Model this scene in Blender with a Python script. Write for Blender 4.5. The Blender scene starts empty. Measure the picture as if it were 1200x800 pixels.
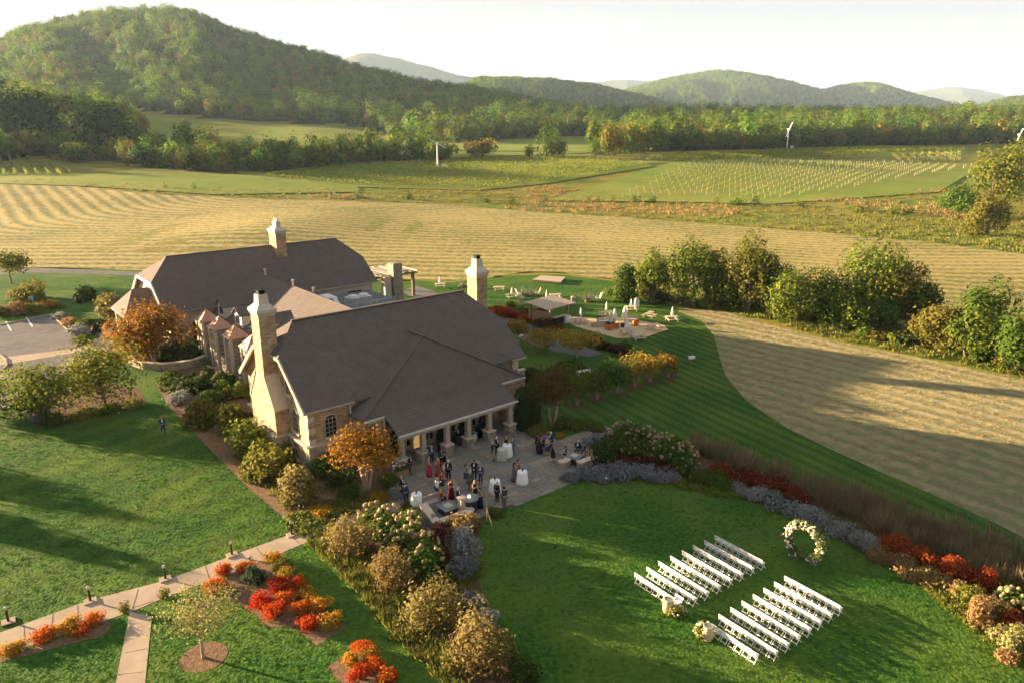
import bpy, bmesh, math, random
import numpy as np
from mathutils import Vector, Matrix, noise as mnoise

# ---------------------------------------------------------------- camera, sky, sun, exposure
S = bpy.context.scene
COL = S.collection
CAM_H, FPX, HORIZON = 28.5, 870.0, 140.0
PITCH = math.atan((400 - HORIZON) / FPX)
cd = bpy.data.cameras.new("camera"); cam = bpy.data.objects.new("camera", cd); COL.objects.link(cam)
cd.sensor_width = 36; cd.lens = FPX / 1200 * 36; cd.clip_start = .5; cd.clip_end = 40000
cam.location = (0, 0, CAM_H); cam.rotation_euler = (math.pi / 2 - PITCH, 0, 0)
S.camera = cam
SUN_AZ, SUN_EL = math.radians(-71), math.radians(8.0)
W = bpy.data.worlds.new("World"); S.world = W; W.use_nodes = True
wn = W.node_tree.nodes; wl = W.node_tree.links
sky = wn.new("ShaderNodeTexSky"); sky.sky_type = 'NISHITA'; sky.sun_disc = False
sky.sun_elevation = SUN_EL; sky.sun_rotation = SUN_AZ % (2 * math.pi)
sky.air_density = 1.3; sky.dust_density = 1.6; sky.ozone_density = 1.0; sky.altitude = 100
bg = wn["Background"]; bg.inputs[1].default_value = .051
# thin high overcast veil: desaturates the blue and a low cloud bank near the horizon
tc = wn.new("ShaderNodeTexCoord"); mp = wn.new("ShaderNodeMapping"); mp.inputs[3].default_value = (5, 5, 22)
nz = wn.new("ShaderNodeTexNoise"); nz.inputs['Scale'].default_value = 1.6; nz.inputs['Detail'].default_value = 7; nz.inputs['Roughness'].default_value = .6
cr = wn.new("ShaderNodeValToRGB"); cr.color_ramp.elements[0].position = .46; cr.color_ramp.elements[1].position = .66
sp = wn.new("ShaderNodeSeparateXYZ"); mr = wn.new("ShaderNodeMapRange")
mr.inputs[1].default_value = .012; mr.inputs[2].default_value = .11; mr.inputs[3].default_value = 1; mr.inputs[4].default_value = 0.0
mm = wn.new("ShaderNodeMath"); mm.operation = 'MULTIPLY'
hs = wn.new("ShaderNodeMix"); hs.data_type = 'RGBA'; hs.inputs[0].default_value = .94
hs.inputs[7].default_value = (1.14, 1.18, 1.25, 1)
mx = wn.new("ShaderNodeMix"); mx.data_type = 'RGBA'; mx.inputs[7].default_value = (1.75, 1.70, 1.68, 1)
wl.new(tc.outputs['Generated'], mp.inputs[0]); wl.new(mp.outputs[0], nz.inputs['Vector']); wl.new(nz.outputs[0], cr.inputs[0])
wl.new(tc.outputs['Generated'], sp.inputs[0]); wl.new(sp.outputs[2], mr.inputs[0])
wl.new(cr.outputs[0], mm.inputs[0]); wl.new(mr.outputs[0], mm.inputs[1])
hv = wn.new('ShaderNodeHueSaturation'); hv.inputs['Saturation'].default_value = .4; wl.new(sky.outputs[0], hv.inputs['Color']); wl.new(hv.outputs[0], hs.inputs[6]); wl.new(hs.outputs[2], mx.inputs[6]); wl.new(mm.outputs[0], mx.inputs[0])
wl.new(mx.outputs[2], bg.inputs[0])
sl = bpy.data.lights.new("sun", 'SUN'); sl.energy = 5.0; sl.angle = math.radians(.55); sl.color = (1, .73, .44)
sun = bpy.data.objects.new("sun", sl); COL.objects.link(sun); sun.location = (-200, 100, 120)
SD = Vector((math.sin(SUN_AZ) * math.cos(SUN_EL), math.cos(SUN_AZ) * math.cos(SUN_EL), math.sin(SUN_EL)))
sun.rotation_euler = SD.to_track_quat('Z', 'Y').to_euler()
S.view_settings.view_transform = 'Standard'; S.view_settings.look = 'None'
S.view_settings.exposure = 3.22; S.view_settings.gamma = 1
S.render.engine = 'CYCLES'
S.cycles.max_bounces = 6; S.cycles.diffuse_bounces = 3; S.cycles.transparent_max_bounces = 8
S.cycles.volume_bounces = 0; S.cycles.use_denoising = True

# ---------------------------------------------------------------- pixel -> world helpers (photograph is 1200 x 800)
_c, _s = math.cos(PITCH), math.sin(PITCH)
def at(x, y, z=0.0):
    dx = (x - 600) / FPX; dy = -(y - 400) / FPX
    ry = _c + dy * _s; rz = -_s + dy * _c
    t = (z - CAM_H) / rz
    return Vector((dx * t, ry * t, z))
def topix(P):
    P = np.asarray(P, float); zz = P[..., 2] - CAM_H
    w = P[..., 1] * _c - zz * _s; u = P[..., 1] * _s + zz * _c
    w = np.where(w < .1, .1, w)
    return 600 + FPX * P[..., 0] / w, 400 - FPX * u / w
def sst(a, b, x):
    t = np.clip((x - a) / (b - a), 0, 1); return t * t * (3 - 2 * t)
RIDGE_X = np.array([-500, -250, -60, 0, 60, 120, 180, 240, 300, 360, 420, 500, 560, 620, 700, 760, 2000])
RIDGE_Y = np.array([90, 75, 58, 53, 34, 21, 17, 21, 43, 59, 76, 93, 101, 113, 128, 141, 141])
def H(x, y):
    x = np.asarray(x, float); y = np.asarray(y, float)
    a = x / np.maximum(y, 30.0); px = 600 + 908 * a
    base = 8.5 * sst(190, 520, y) + 15 * sst(560, 950, y)
    und = (1.5 * np.sin(x / 95 + 1.0) * np.sin(y / 70 + .6) + .9 * np.sin(x / 47 + y / 61)) * sst(170, 290, y)
    base = base + 2.0 * np.exp(-((x + 62) / 24.) ** 2 - ((y - 195) / 42.) ** 2) * sst(158, 190, y) + und + 3.0 * sst(230, 330, y) * np.exp(-((x - 60) / 110.) ** 2 - ((y - 380) / 70.) ** 2)
    ry = np.interp(px, RIDGE_X, RIDGE_Y)
    hr = np.maximum(CAM_H + (140 - ry) / 908 * 1500 - 24 - 14 - 12, 0)
    spur = 1 + .10 * np.sin(px / 28.) + .06 * np.sin(px / 13. + y / 130.)
    hill = hr * sst(600, 1500, y) ** 1.25 * np.where(y < 1450, spur * (1 - sst(1100, 1450, y)) + sst(1100, 1450, y), 1)
    foot = 24 * np.exp(-((x + 350) / 110.) ** 2 - ((y - 540) / 95.) ** 2)
    return base + hill + foot
def hit(x, y, zoff=0.0):
    dx = (x - 600) / FPX; dy = -(y - 400) / FPX
    d = np.array([dx, _c + dy * _s, -_s + dy * _c]); o = np.array([0, 0, CAM_H])
    t0 = 5.0; t = t0
    while t < 4000:
        P = o + d * t
        if P[2] <= H(P[0], P[1]) + zoff: break
        t0 = t; t *= 1.02
    lo, hi = t0, t
    for _ in range(24):
        m = (lo + hi) / 2; P = o + d * m
        if P[2] <= H(P[0], P[1]) + zoff: hi = m
        else: lo = m
    P = o + d * hi
    return Vector((P[0], P[1], float(H(P[0], P[1])) + zoff))
def hgt(xb, yb, yt, b=None):
    """height of an upright thing whose foot is at (xb,yb) and top at yt"""
    b = b or at(xb, yb); lo, hi = 0, 60
    for _ in range(40):
        m = (lo + hi) / 2
        if topix(np.array([b[0], b[1], b[2] + m]))[1] > yt: lo = m
        else: hi = m
    return lo
def mpp(P):  # metres per photo pixel at P
    return (P[1] * _c - (P[2] - CAM_H) * _s) / FPX

# ---------------------------------------------------------------- object helpers
def tag(o, label=None, cat=None, group=None, kind=None):
    if label: o['label'] = label
    if cat: o['category'] = cat
    if group: o['group'] = group
    if kind: o['kind'] = kind
    return o
def thing(name, label, cat, loc=(0, 0, 0), rz=0.0, group=None):
    o = bpy.data.objects.new(name, None); COL.objects.link(o)
    o.empty_display_size = .3; o.location = loc; o.rotation_euler = (0, 0, rz)
    return tag(o, label, cat, group)
def link(name, me, mat=None, parent=None, loc=None, rz=None, scale=None):
    o = bpy.data.objects.new(name, me); COL.objects.link(o)
    if parent is not None: o.parent = parent
    if loc is not None: o.location = loc
    if rz is not None: o.rotation_euler = (0, 0, rz)
    if scale is not None: o.scale = (scale,) * 3 if isinstance(scale, (int, float)) else scale
    if mat is not None:
        if not me.materials: me.materials.append(mat)
        elif me.materials[0] != mat:
            o.material_slots[0].link = 'OBJECT'; o.material_slots[0].material = mat
    return o
def copy_thing(root, loc, rz=0.0, label=None, group=None, scale=None):
    r = root.copy(); COL.objects.link(r); r.location = loc; r.rotation_euler = (0, 0, rz)
    if scale is not None: r.scale = (scale,) * 3 if isinstance(scale, (int, float)) else scale
    if label: r['label'] = label
    if group: r['group'] = group
    for ch in KIDS.get(root.name, None) or list(root.children):
        c = ch.copy(); COL.objects.link(c); c.parent = r
        for g in list(ch.children):
            d = g.copy(); COL.objects.link(d); d.parent = c
    return r
KIDS = {}
class MB:
    def __init__(s): s.v = []; s.f = []
    def add(s, vs, fs):
        n = len(s.v); s.v += [tuple(p) for p in vs]; s.f += [tuple(i + n for i in f) for f in fs]; return s
    def box(s, c, d, rz=0.0, tilt=None):
        x, y, z = d[0] / 2, d[1] / 2, d[2] / 2
        M_ = Matrix.Rotation(rz, 3, 'Z')
        if tilt: M_ = M_ @ Matrix.Rotation(tilt[1], 3, tilt[0])
        vs = [Vector(c) + M_ @ Vector((a * x, b * y, e * z)) for a in (-1, 1) for b in (-1, 1) for e in (-1, 1)]
        return s.add(vs, [(0, 1, 3, 2), (4, 6, 7, 5), (0, 4, 5, 1), (2, 3, 7, 6), (0, 2, 6, 4), (1, 5, 7, 3)])
    def bar(s, a, b, w, h=None, up=(0, 0, 1)):
        a, b = Vector(a), Vector(b); h = h or w; d = (b - a); L = d.length; d /= L
        u = Vector(up)
        if abs(d.dot(u)) > .95: u = Vector((1, 0, 0))
        x = d.cross(u).normalized(); y = x.cross(d)
        vs = [p + x * (i * w / 2) + y * (j * h / 2) for p in (a, b) for i, j in ((-1, -1), (1, -1), (1, 1), (-1, 1))]
        return s.add(vs, [(3, 2, 1, 0), (4, 5, 6, 7), (0, 1, 5, 4), (1, 2, 6, 5), (2, 3, 7, 6), (3, 0, 4, 7)])
    def tube(s, pts, rads, n=7, cap=True):
        pts = [Vector(p) for p in pts]
        if isinstance(rads, (int, float)): rads = [rads] * len(pts)
        vs = []; fs = []
        for i, p in enumerate(pts):
            d = (pts[min(i + 1, len(pts) - 1)] - pts[max(i - 1, 0)]).normalized()
            u = Vector((0, 0, 1)) if abs(d.z) < .9 else Vector((1, 0, 0))
            x = d.cross(u).normalized(); y = x.cross(d)
            for k in range(n):
                t = 2 * math.pi * k / n
                vs.append(p + (x * math.cos(t) + y * math.sin(t)) * rads[i])
        for i in range(len(pts) - 1):
            for k in range(n):
                fs.append((i * n + k, i * n + (k + 1) % n, (i + 1) * n + (k + 1) % n, (i + 1) * n + k))
        if cap:
            fs.append(tuple(range(n - 1, -1, -1))); fs.append(tuple((len(pts) - 1) * n + k for k in range(n)))
        return s.add(vs, fs)
    def lathe(s, prof, n=14, c=(0, 0, 0), wob=None):
        vs = []; fs = []
        for i, (r, z) in enumerate(prof):
            for k in range(n):
                t = 2 * math.pi * k / n; rr = r * (1 + (wob(t, z) if wob else 0))
                vs.append((c[0] + rr * math.cos(t), c[1] + rr * math.sin(t), c[2] + z))
        m = len(prof)
        for i in range(m - 1):
            for k in range(n):
                fs.append((i * n + k, i * n + (k + 1) % n, (i + 1) * n + (k + 1) % n, (i + 1) * n + k))
        fs.append(tuple(range(n - 1, -1, -1))); fs.append(tuple((m - 1) * n + k for k in range(n)))
        return s.add(vs, fs)
    def prism(s, poly, z0, z1):
        n = len(poly); vs = [(p[0], p[1], z0) for p in poly] + [(p[0], p[1], z1) for p in poly]
        return s.add(vs, [tuple(range(n - 1, -1, -1)), tuple(range(n, 2 * n))] + [(i, (i + 1) % n, n + (i + 1) % n, n + i) for i in range(n)])
    def extr(s, poly3, vec):
        """solid from a planar polygon pushed along vec"""
        n = len(poly3); a = [Vector(p) for p in poly3]; b = [p + Vector(vec) for p in a]
        return s.add(a + b, [tuple(range(n)), tuple(range(2 * n - 1, n - 1, -1))] + [((i + 1) % n, i, n + i, n + (i + 1) % n) for i in range(n)])
    def ball(s, c, r, seg=8, rings=5, sq=(1, 1, 1)):
        vs = [(c[0], c[1], c[2] + r * sq[2])]; fs = []
        for i in range(1, rings):
            p = math.pi * i / rings
            for k in range(seg):
                t = 2 * math.pi * k / seg
                vs.append((c[0] + r * sq[0] * math.sin(p) * math.cos(t), c[1] + r * sq[1] * math.sin(p) * math.sin(t), c[2] + r * sq[2] * math.cos(p)))
        vs.append((c[0], c[1], c[2] - r * sq[2])); L = len(vs) - 1
        for k in range(seg):
            fs.append((0, 1 + k, 1 + (k + 1) % seg)); b = 1 + (rings - 2) * seg
            fs.append((L, b + (k + 1) % seg, b + k))
        for i in range(rings - 2):
            for k in range(seg):
                a = 1 + i * seg; fs.append((a + k, a + seg + k, a + seg + (k + 1) % seg, a + (k + 1) % seg))
        return s.add(vs, fs)
    def mesh(s, name, mat=None, smooth=False):
        me = bpy.data.meshes.new(name); me.from_pydata(s.v, [], s.f); me.validate(); me.update()
        bm = bmesh.new(); bm.from_mesh(me); bmesh.ops.recalc_face_normals(bm, faces=bm.faces); bm.to_mesh(me); bm.free()
        if smooth: me.polygons.foreach_set('use_smooth', [True] * len(me.polygons))
        if mat: me.materials.append(mat)
        return me
    def build(s, name, mat=None, parent=None, loc=None, rz=None, smooth=False):
        return link(name, s.mesh(name, mat, smooth), None, parent, loc, rz)
def frame(name, label, cat, poly, z0, z1): pass

# ---------------------------------------------------------------- materials
def mat(name, cols, scale=3.0, rough=.85, bump=0.0, bscale=None, detail=5, rand=0.0, coord='Object', stretch=(1, 1, 1), spec=.06, metal=0.0, emit=None, cols2=None, scale2=.15, fac2=.5):
    m = bpy.data.materials.new(name); m.use_nodes = True; N = m.node_tree.nodes; L = m.node_tree.links
    b = N["Principled BSDF"]; b.inputs['Roughness'].default_value = rough; b.inputs['Specular IOR Level'].default_value = spec; b.inputs['Metallic'].default_value = metal
    if not isinstance(cols, list): cols = [cols]
    t = N.new("ShaderNodeTexCoord"); mpn = N.new("ShaderNodeMapping"); mpn.inputs[3].default_value = stretch
    L.new(t.outputs[coord], mpn.inputs[0])
    n = N.new("ShaderNodeTexNoise"); n.inputs['Scale'].default_value = scale; n.inputs['Detail'].default_value = detail; n.inputs['Roughness'].default_value = .62
    L.new(mpn.outputs[0], n.inputs['Vector'])
    r = N.new("ShaderNodeValToRGB"); e = r.color_ramp.elements
    if len(cols) == 1:
        c = cols[0]; cols = [tuple(x * .85 for x in c), tuple(min(1, x * 1.12) for x in c)]
    while len(e) < len(cols): e.new(.5)
    for i, c in enumerate(cols):
        e[i].position = .32 + .36 * i / (len(cols) - 1); e[i].color = (*c[:3], 1)
    L.new(n.outputs[0], r.inputs[0]); out = r.outputs[0]
    if cols2 is not None:
        n2 = N.new("ShaderNodeTexNoise"); n2.inputs['Scale'].default_value = scale2; n2.inputs['Detail'].default_value = 4; L.new(mpn.outputs[0], n2.inputs['Vector'])
        r2 = N.new("ShaderNodeValToRGB"); r2.color_ramp.elements[0].position = .40; r2.color_ramp.elements[1].position = .62
        r2.color_ramp.elements[0].color = (0, 0, 0, 1); r2.color_ramp.elements[1].color = (fac2, fac2, fac2, 1); L.new(n2.outputs[0], r2.inputs[0])
        x = N.new("ShaderNodeMix"); x.data_type = 'RGBA'; L.new(r2.outputs[0], x.inputs[0]); L.new(out, x.inputs[6]); x.inputs[7].default_value = (*cols2, 1); out = x.outputs[2]
    if rand:
        oi = N.new("ShaderNodeObjectInfo"); h = N.new("ShaderNodeHueSaturation"); ma = N.new("ShaderNodeMapRange")
        ma.inputs[3].default_value = 1 - rand; ma.inputs[4].default_value = 1 + rand
        L.new(oi.outputs['Random'], ma.inputs[0]); L.new(ma.outputs[0], h.inputs['Value']); L.new(out, h.inputs['Color']); out = h.outputs[0]
    L.new(out, b.inputs['Base Color'])
    if bump:
        n3 = N.new("ShaderNodeTexNoise"); n3.inputs['Scale'].default_value = bscale or scale * 3; n3.inputs['Detail'].default_value = 6; L.new(mpn.outputs[0], n3.inputs['Vector'])
        bn = N.new("ShaderNodeBump"); bn.inputs['Strength'].default_value = bump; bn.inputs['Distance'].default_value = .1
        L.new(n3.outputs[0], bn.inputs['Height']); L.new(bn.outputs[0], b.inputs['Normal'])
    if emit:
        b.inputs['Emission Color'].default_value = (*emit[:3], 1); b.inputs['Emission Strength'].default_value = emit[3]
    m["out"] = "x"
    return m
def leafmat(name, cols, rand=.18, trans=.35, hue=.02, patch=None):
    """leaf colours by a per-leaf attribute; a share of light passes through the leaves"""
    m = bpy.data.materials.new(name); m.use_nodes = True; N = m.node_tree.nodes; L = m.node_tree.links
    b = N["Principled BSDF"]; b.inputs['Roughness'].default_value = .7; b.inputs['Specular IOR Level'].default_value = .04
    a = N.new("ShaderNodeAttribute"); a.attribute_name = 'tint'
    r = N.new("ShaderNodeValToRGB"); e = r.color_ramp.elements
    while len(e) < len(cols): e.new(.5)
    for i, c in enumerate(cols):
        e[i].position = i / (len(cols) - 1); e[i].color = (*c, 1)
    L.new(a.outputs['Fac'], r.inputs[0])
    oi = N.new("ShaderNodeObjectInfo"); h = N.new("ShaderNodeHueSaturation")
    ma = N.new("ShaderNodeMapRange"); ma.inputs[3].default_value = 1 - rand; ma.inputs[4].default_value = 1 + rand
    mh = N.new("ShaderNodeMath"); mh.operation = 'MULTIPLY_ADD'
    fr = N.new("ShaderNodeMath"); fr.operation = 'MULTIPLY'; fr.inputs[1].default_value = 7.31
    f2 = N.new("ShaderNodeMath"); f2.operation = 'FRACT'
    L.new(oi.outputs['Random'], ma.inputs[0]); L.new(oi.outputs['Random'], fr.inputs[0]); L.new(fr.outputs[0], f2.inputs[0])
    L.new(f2.outputs[0], mh.inputs[0]); mh.inputs[1].default_value = hue * 2; mh.inputs[2].default_value = .5 - hue
    L.new(mh.outputs[0], h.inputs['Hue']); L.new(ma.outputs[0], h.inputs['Value']); L.new(r.outputs[0], h.inputs['Color'])
    L.new(h.outputs[0], b.inputs['Base Color'])
    tr = N.new("ShaderNodeBsdfTranslucent"); L.new(h.outputs[0], tr.inputs[0])
    ms = N.new("ShaderNodeMixShader"); ms.inputs[0].default_value = trans
    L.new(b.outputs[0], ms.inputs[1]); L.new(tr.outputs[0], ms.inputs[2]); L.new(ms.outputs[0], N["Material Output"].inputs[0])
    return m
def brickmat(name, c1, c2, mortar, bw, bh, msize=.02, bump=.6, rough=.9, jitter=.5, var=(.72, 1.3)):
    """coursed masonry on vertical faces: (x+y, z) coordinates"""
    m = bpy.data.materials.new(name); m.use_nodes = True; N = m.node_tree.nodes; L = m.node_tree.links
    b = N["Principled BSDF"]; b.inputs['Roughness'].default_value = rough; b.inputs['Specular IOR Level'].default_value = .15
    t = N.new("ShaderNodeTexCoord"); s_ = N.new("ShaderNodeSeparateXYZ"); L.new(t.outputs['Object'], s_.inputs[0])
    ad = N.new("ShaderNodeMath"); L.new(s_.outputs[0], ad.inputs[0]); L.new(s_.outputs[1], ad.inputs[1])
    cb = N.new("ShaderNodeCombineXYZ"); L.new(ad.outputs[0], cb.inputs[0]); L.new(s_.outputs[2], cb.inputs[1])
    nd = N.new("ShaderNodeTexNoise"); nd.inputs['Scale'].default_value = 2.2; L.new(t.outputs['Object'], nd.inputs['Vector'])
    va = N.new("ShaderNodeVectorMath"); va.operation = 'MULTIPLY_ADD'; va.inputs[1].default_value = (.16 * jitter,) * 3; L.new(nd.outputs['Color'], va.inputs[0]); L.new(cb.outputs[0], va.inputs[2])
    k = N.new("ShaderNodeTexBrick"); k.inputs['Scale'].default_value = 1; k.inputs['Brick Width'].default_value = bw; k.inputs['Row Height'].default_value = bh
    k.inputs['Mortar Size'].default_value = msize; k.inputs['Color1'].default_value = (*c1, 1); k.inputs['Color2'].default_value = (*c2, 1); k.inputs['Mortar'].default_value = (*mortar, 1)
    k.inputs['Bias'].default_value = 0
    L.new(va.outputs[0], k.inputs['Vector'])
    n2 = N.new("ShaderNodeTexNoise"); n2.inputs['Scale'].default_value = 1.1; n2.inputs['Detail'].default_value = 8; L.new(t.outputs['Object'], n2.inputs['Vector'])
    h = N.new("ShaderNodeHueSaturation"); mr_ = N.new("ShaderNodeMapRange"); mr_.inputs[1].default_value = .3; mr_.inputs[2].default_value = .7; mr_.inputs[3].default_value = var[0]; mr_.inputs[4].default_value = var[1]
    L.new(n2.outputs[0], mr_.inputs[0]); L.new(mr_.outputs[0], h.inputs['Value']); L.new(k.outputs['Color'], h.inputs['Color']); L.new(h.outputs[0], b.inputs['Base Color'])
    bn = N.new("ShaderNodeBump"); bn.inputs['Strength'].default_value = bump; bn.inputs['Distance'].default_value = .05
    n4 = N.new("ShaderNodeTexNoise"); n4.inputs['Scale'].default_value = 9; n4.inputs['Detail'].default_value = 5; L.new(t.outputs['Object'], n4.inputs['Vector'])
    sb = N.new("ShaderNodeMath"); sb.operation = 'SUBTRACT'; L.new(n4.outputs[0], sb.inputs[0]); L.new(k.outputs['Fac'], sb.inputs[1])
    L.new(sb.outputs[0], bn.inputs['Height']); L.new(bn.outputs[0], b.inputs['Normal'])
    return m
M = {}
M['lawn'] = mat('lawn', [(.014, .060, .009), (.031, .092, .012), (.072, .138, .019)], 3.2, bump=1.0, bscale=5, cols2=(.10, .145, .022), scale2=.16, fac2=.55, detail=9)
M['meadow'] = mat('meadow', [(.085, .125, .018), (.15, .175, .026), (.22, .20, .045)], .07, bump=.6, bscale=1.2, cols2=(.24, .14, .032), scale2=.022, fac2=.5, detail=9)
M['post'] = mat('post', [(.42, .37, .29)], 3)
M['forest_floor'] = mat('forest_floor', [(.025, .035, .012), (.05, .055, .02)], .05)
M['field_grass'] = mat('field_grass', [(.12, .175, .022), (.18, .22, .034)], .08, cols2=(.24, .22, .05), scale2=.03, detail=8, bump=.4, bscale=1)
M['mulch'] = mat('mulch', [(.055, .032, .018), (.10, .06, .035), (.15, .095, .058)], 6, bump=1, bscale=18)
M['soil'] = mat('soil', [(.10, .062, .036), (.16, .10, .06), (.22, .145, .088)], 4, bump=1, bscale=14)
M['concrete'] = mat('concrete', [(.34, .27, .20), (.41, .33, .25)], 1.2, bump=.15, bscale=20, cols2=(.28, .22, .165), scale2=.4)
M['asphalt'] = mat('asphalt', [(.10, .095, .10), (.15, .14, .14)], .8, bump=.2, bscale=30, cols2=(.18, .165, .155), scale2=.2)
M['gravel'] = mat('gravel', [(.11, .11, .115), (.17, .165, .165)], 3, bump=.5, bscale=20)
M['sand'] = mat('sand', [(.46, .33, .19), (.55, .41, .25)], 2, bump=.4, bscale=12)
M['paint'] = mat('paint', [(.7, .7, .7)], 3, rough=.6)
M['flag'] = mat('flag', [(.085, .088, .090), (.125, .12, .115), (.175, .155, .13)], 1.1, bump=.25, bscale=9, cols2=(.17, .125, .09), scale2=.7, fac2=.5, detail=2)
M['copper'] = mat('copper', [(.33, .17, .10), (.42, .23, .14)], 2, rough=.55, spec=.4)
M['roof'] = brickmat('roof', (.128, .102, .091), (.117, .094, .085), (.095, .077, .070), .40, .16, .018, .5, jitter=.05, var=(.90, 1.10))
M['wall'] = brickmat('wall', (.46, .32, .19), (.27, .185, .11), (.38, .29, .20), .42, .16, .014, .7)
M['plinth'] = brickmat('plinth', (.42, .33, .25), (.30, .235, .18), (.36, .29, .22), .5, .28, .02, .9)
M['rubble'] = brickmat('rubble', (.36, .29, .21), (.21, .17, .13), (.30, .26, .21), .45, .26, .03, 1, jitter=1.4)
M['stucco'] = mat('stucco', [(.44, .39, .32), (.52, .46, .385)], 2, bump=.2, bscale=14)
M['trim'] = mat('trim', [(.36, .30, .23)], 2, rough=.6)
M['whitetrim'] = mat('whitetrim', [(.52, .47, .41)], 2, rough=.5)
M['glass'] = mat('glass', [(.012, .013, .015)], 2, rough=.08, spec=.6)
M['dark'] = mat('dark', [(.012, .012, .014)], 2, rough=.5)
M['blackmetal'] = mat('blackmetal', [(.02, .02, .022)], 2, rough=.4, spec=.5)
M['steel'] = mat('steel', [(.55, .56, .58)], 2, rough=.3, metal=.8)
M['wood'] = mat('wood', [(.24, .16, .095), (.33, .22, .13)], 3, stretch=(1, 6, 1), bump=.2)
M['greywood'] = mat('greywood', [(.36, .28, .21), (.46, .37, .29)], 3, stretch=(1, 5, 1), bump=.2)
M['palewood'] = mat('palewood', [(.42, .35, .26), (.55, .46, .35)], 3, bump=.2, rand=.1)
M['bark'] = mat('bark', [(.10, .075, .055), (.17, .13, .10)], 5, bump=.6)
M['palebark'] = mat('palebark', [(.30, .21, .15), (.40, .30, .22)], 4, bump=.3)
M['white'] = mat('white', [(.66, .65, .63)], 2, rough=.45)
M['cloth'] = mat('cloth', [(.76, .76, .73), (.82, .82, .79)], 4, rough=.9)
M['sagecloth'] = mat('sagecloth', [(.42, .44, .38)], 4, rough=.9)
M['oak'] = mat('oak', [(.46, .34, .20), (.60, .46, .29)], 4, stretch=(1, 1, .3), bump=.2)
M['slate'] = mat('slate', [(.16, .19, .20)], 3, rough=.6)
M['orange'] = mat('orange', [(.50, .15, .03)], 3, rough=.7)
M['cushion'] = mat('cushion', [(.33, .29, .25)], 3)
M['seatwall'] = brickmat('seatwall', (.40, .30, .23), (.30, .23, .18), (.33, .26, .2), .3, .15, .015, .6)
M['coping'] = mat('coping', [(.46, .38, .29), (.54, .45, .35)], 2, bump=.2)
M['umbrella'] = mat('umbrella', [(.66, .62, .56)], 3, rough=.9, rand=.08)
M['pot'] = mat('pot', [(.48, .46, .42)], 3, bump=.2)
M['fur'] = mat('fur', [(.26, .24, .22)], 3)
M['bluesign'] = mat('bluesign', [(.05, .25, .65)], 3, rough=.4)
M['terracotta'] = mat('terracotta', [(.42, .15, .08)], 3)
M['flame'] = mat('flame', [(.9, .5, .2)], 3, emit=(1, .65, .3, .8))
M['firestones'] = mat('firestones', [(.42, .37, .28), (.52, .46, .36)], 8, bump=.4)

_ones = ['', 'first', 'second', 'third', 'fourth', 'fifth', 'sixth', 'seventh', 'eighth', 'ninth', 'tenth', 'eleventh', 'twelfth', 'thirteenth', 'fourteenth', 'fifteenth', 'sixteenth', 'seventeenth', 'eighteenth', 'nineteenth']
def ordinal(n):
    if n < 20: return _ones[n]
    t = {2: 'twent', 3: 'thirt', 4: 'fort', 5: 'fift', 6: 'sixt', 7: 'sevent', 8: 'eight', 9: 'ninet'}[n // 10]
    return t + 'ieth' if n % 10 == 0 else t + 'y ' + _ones[n % 10]

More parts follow.
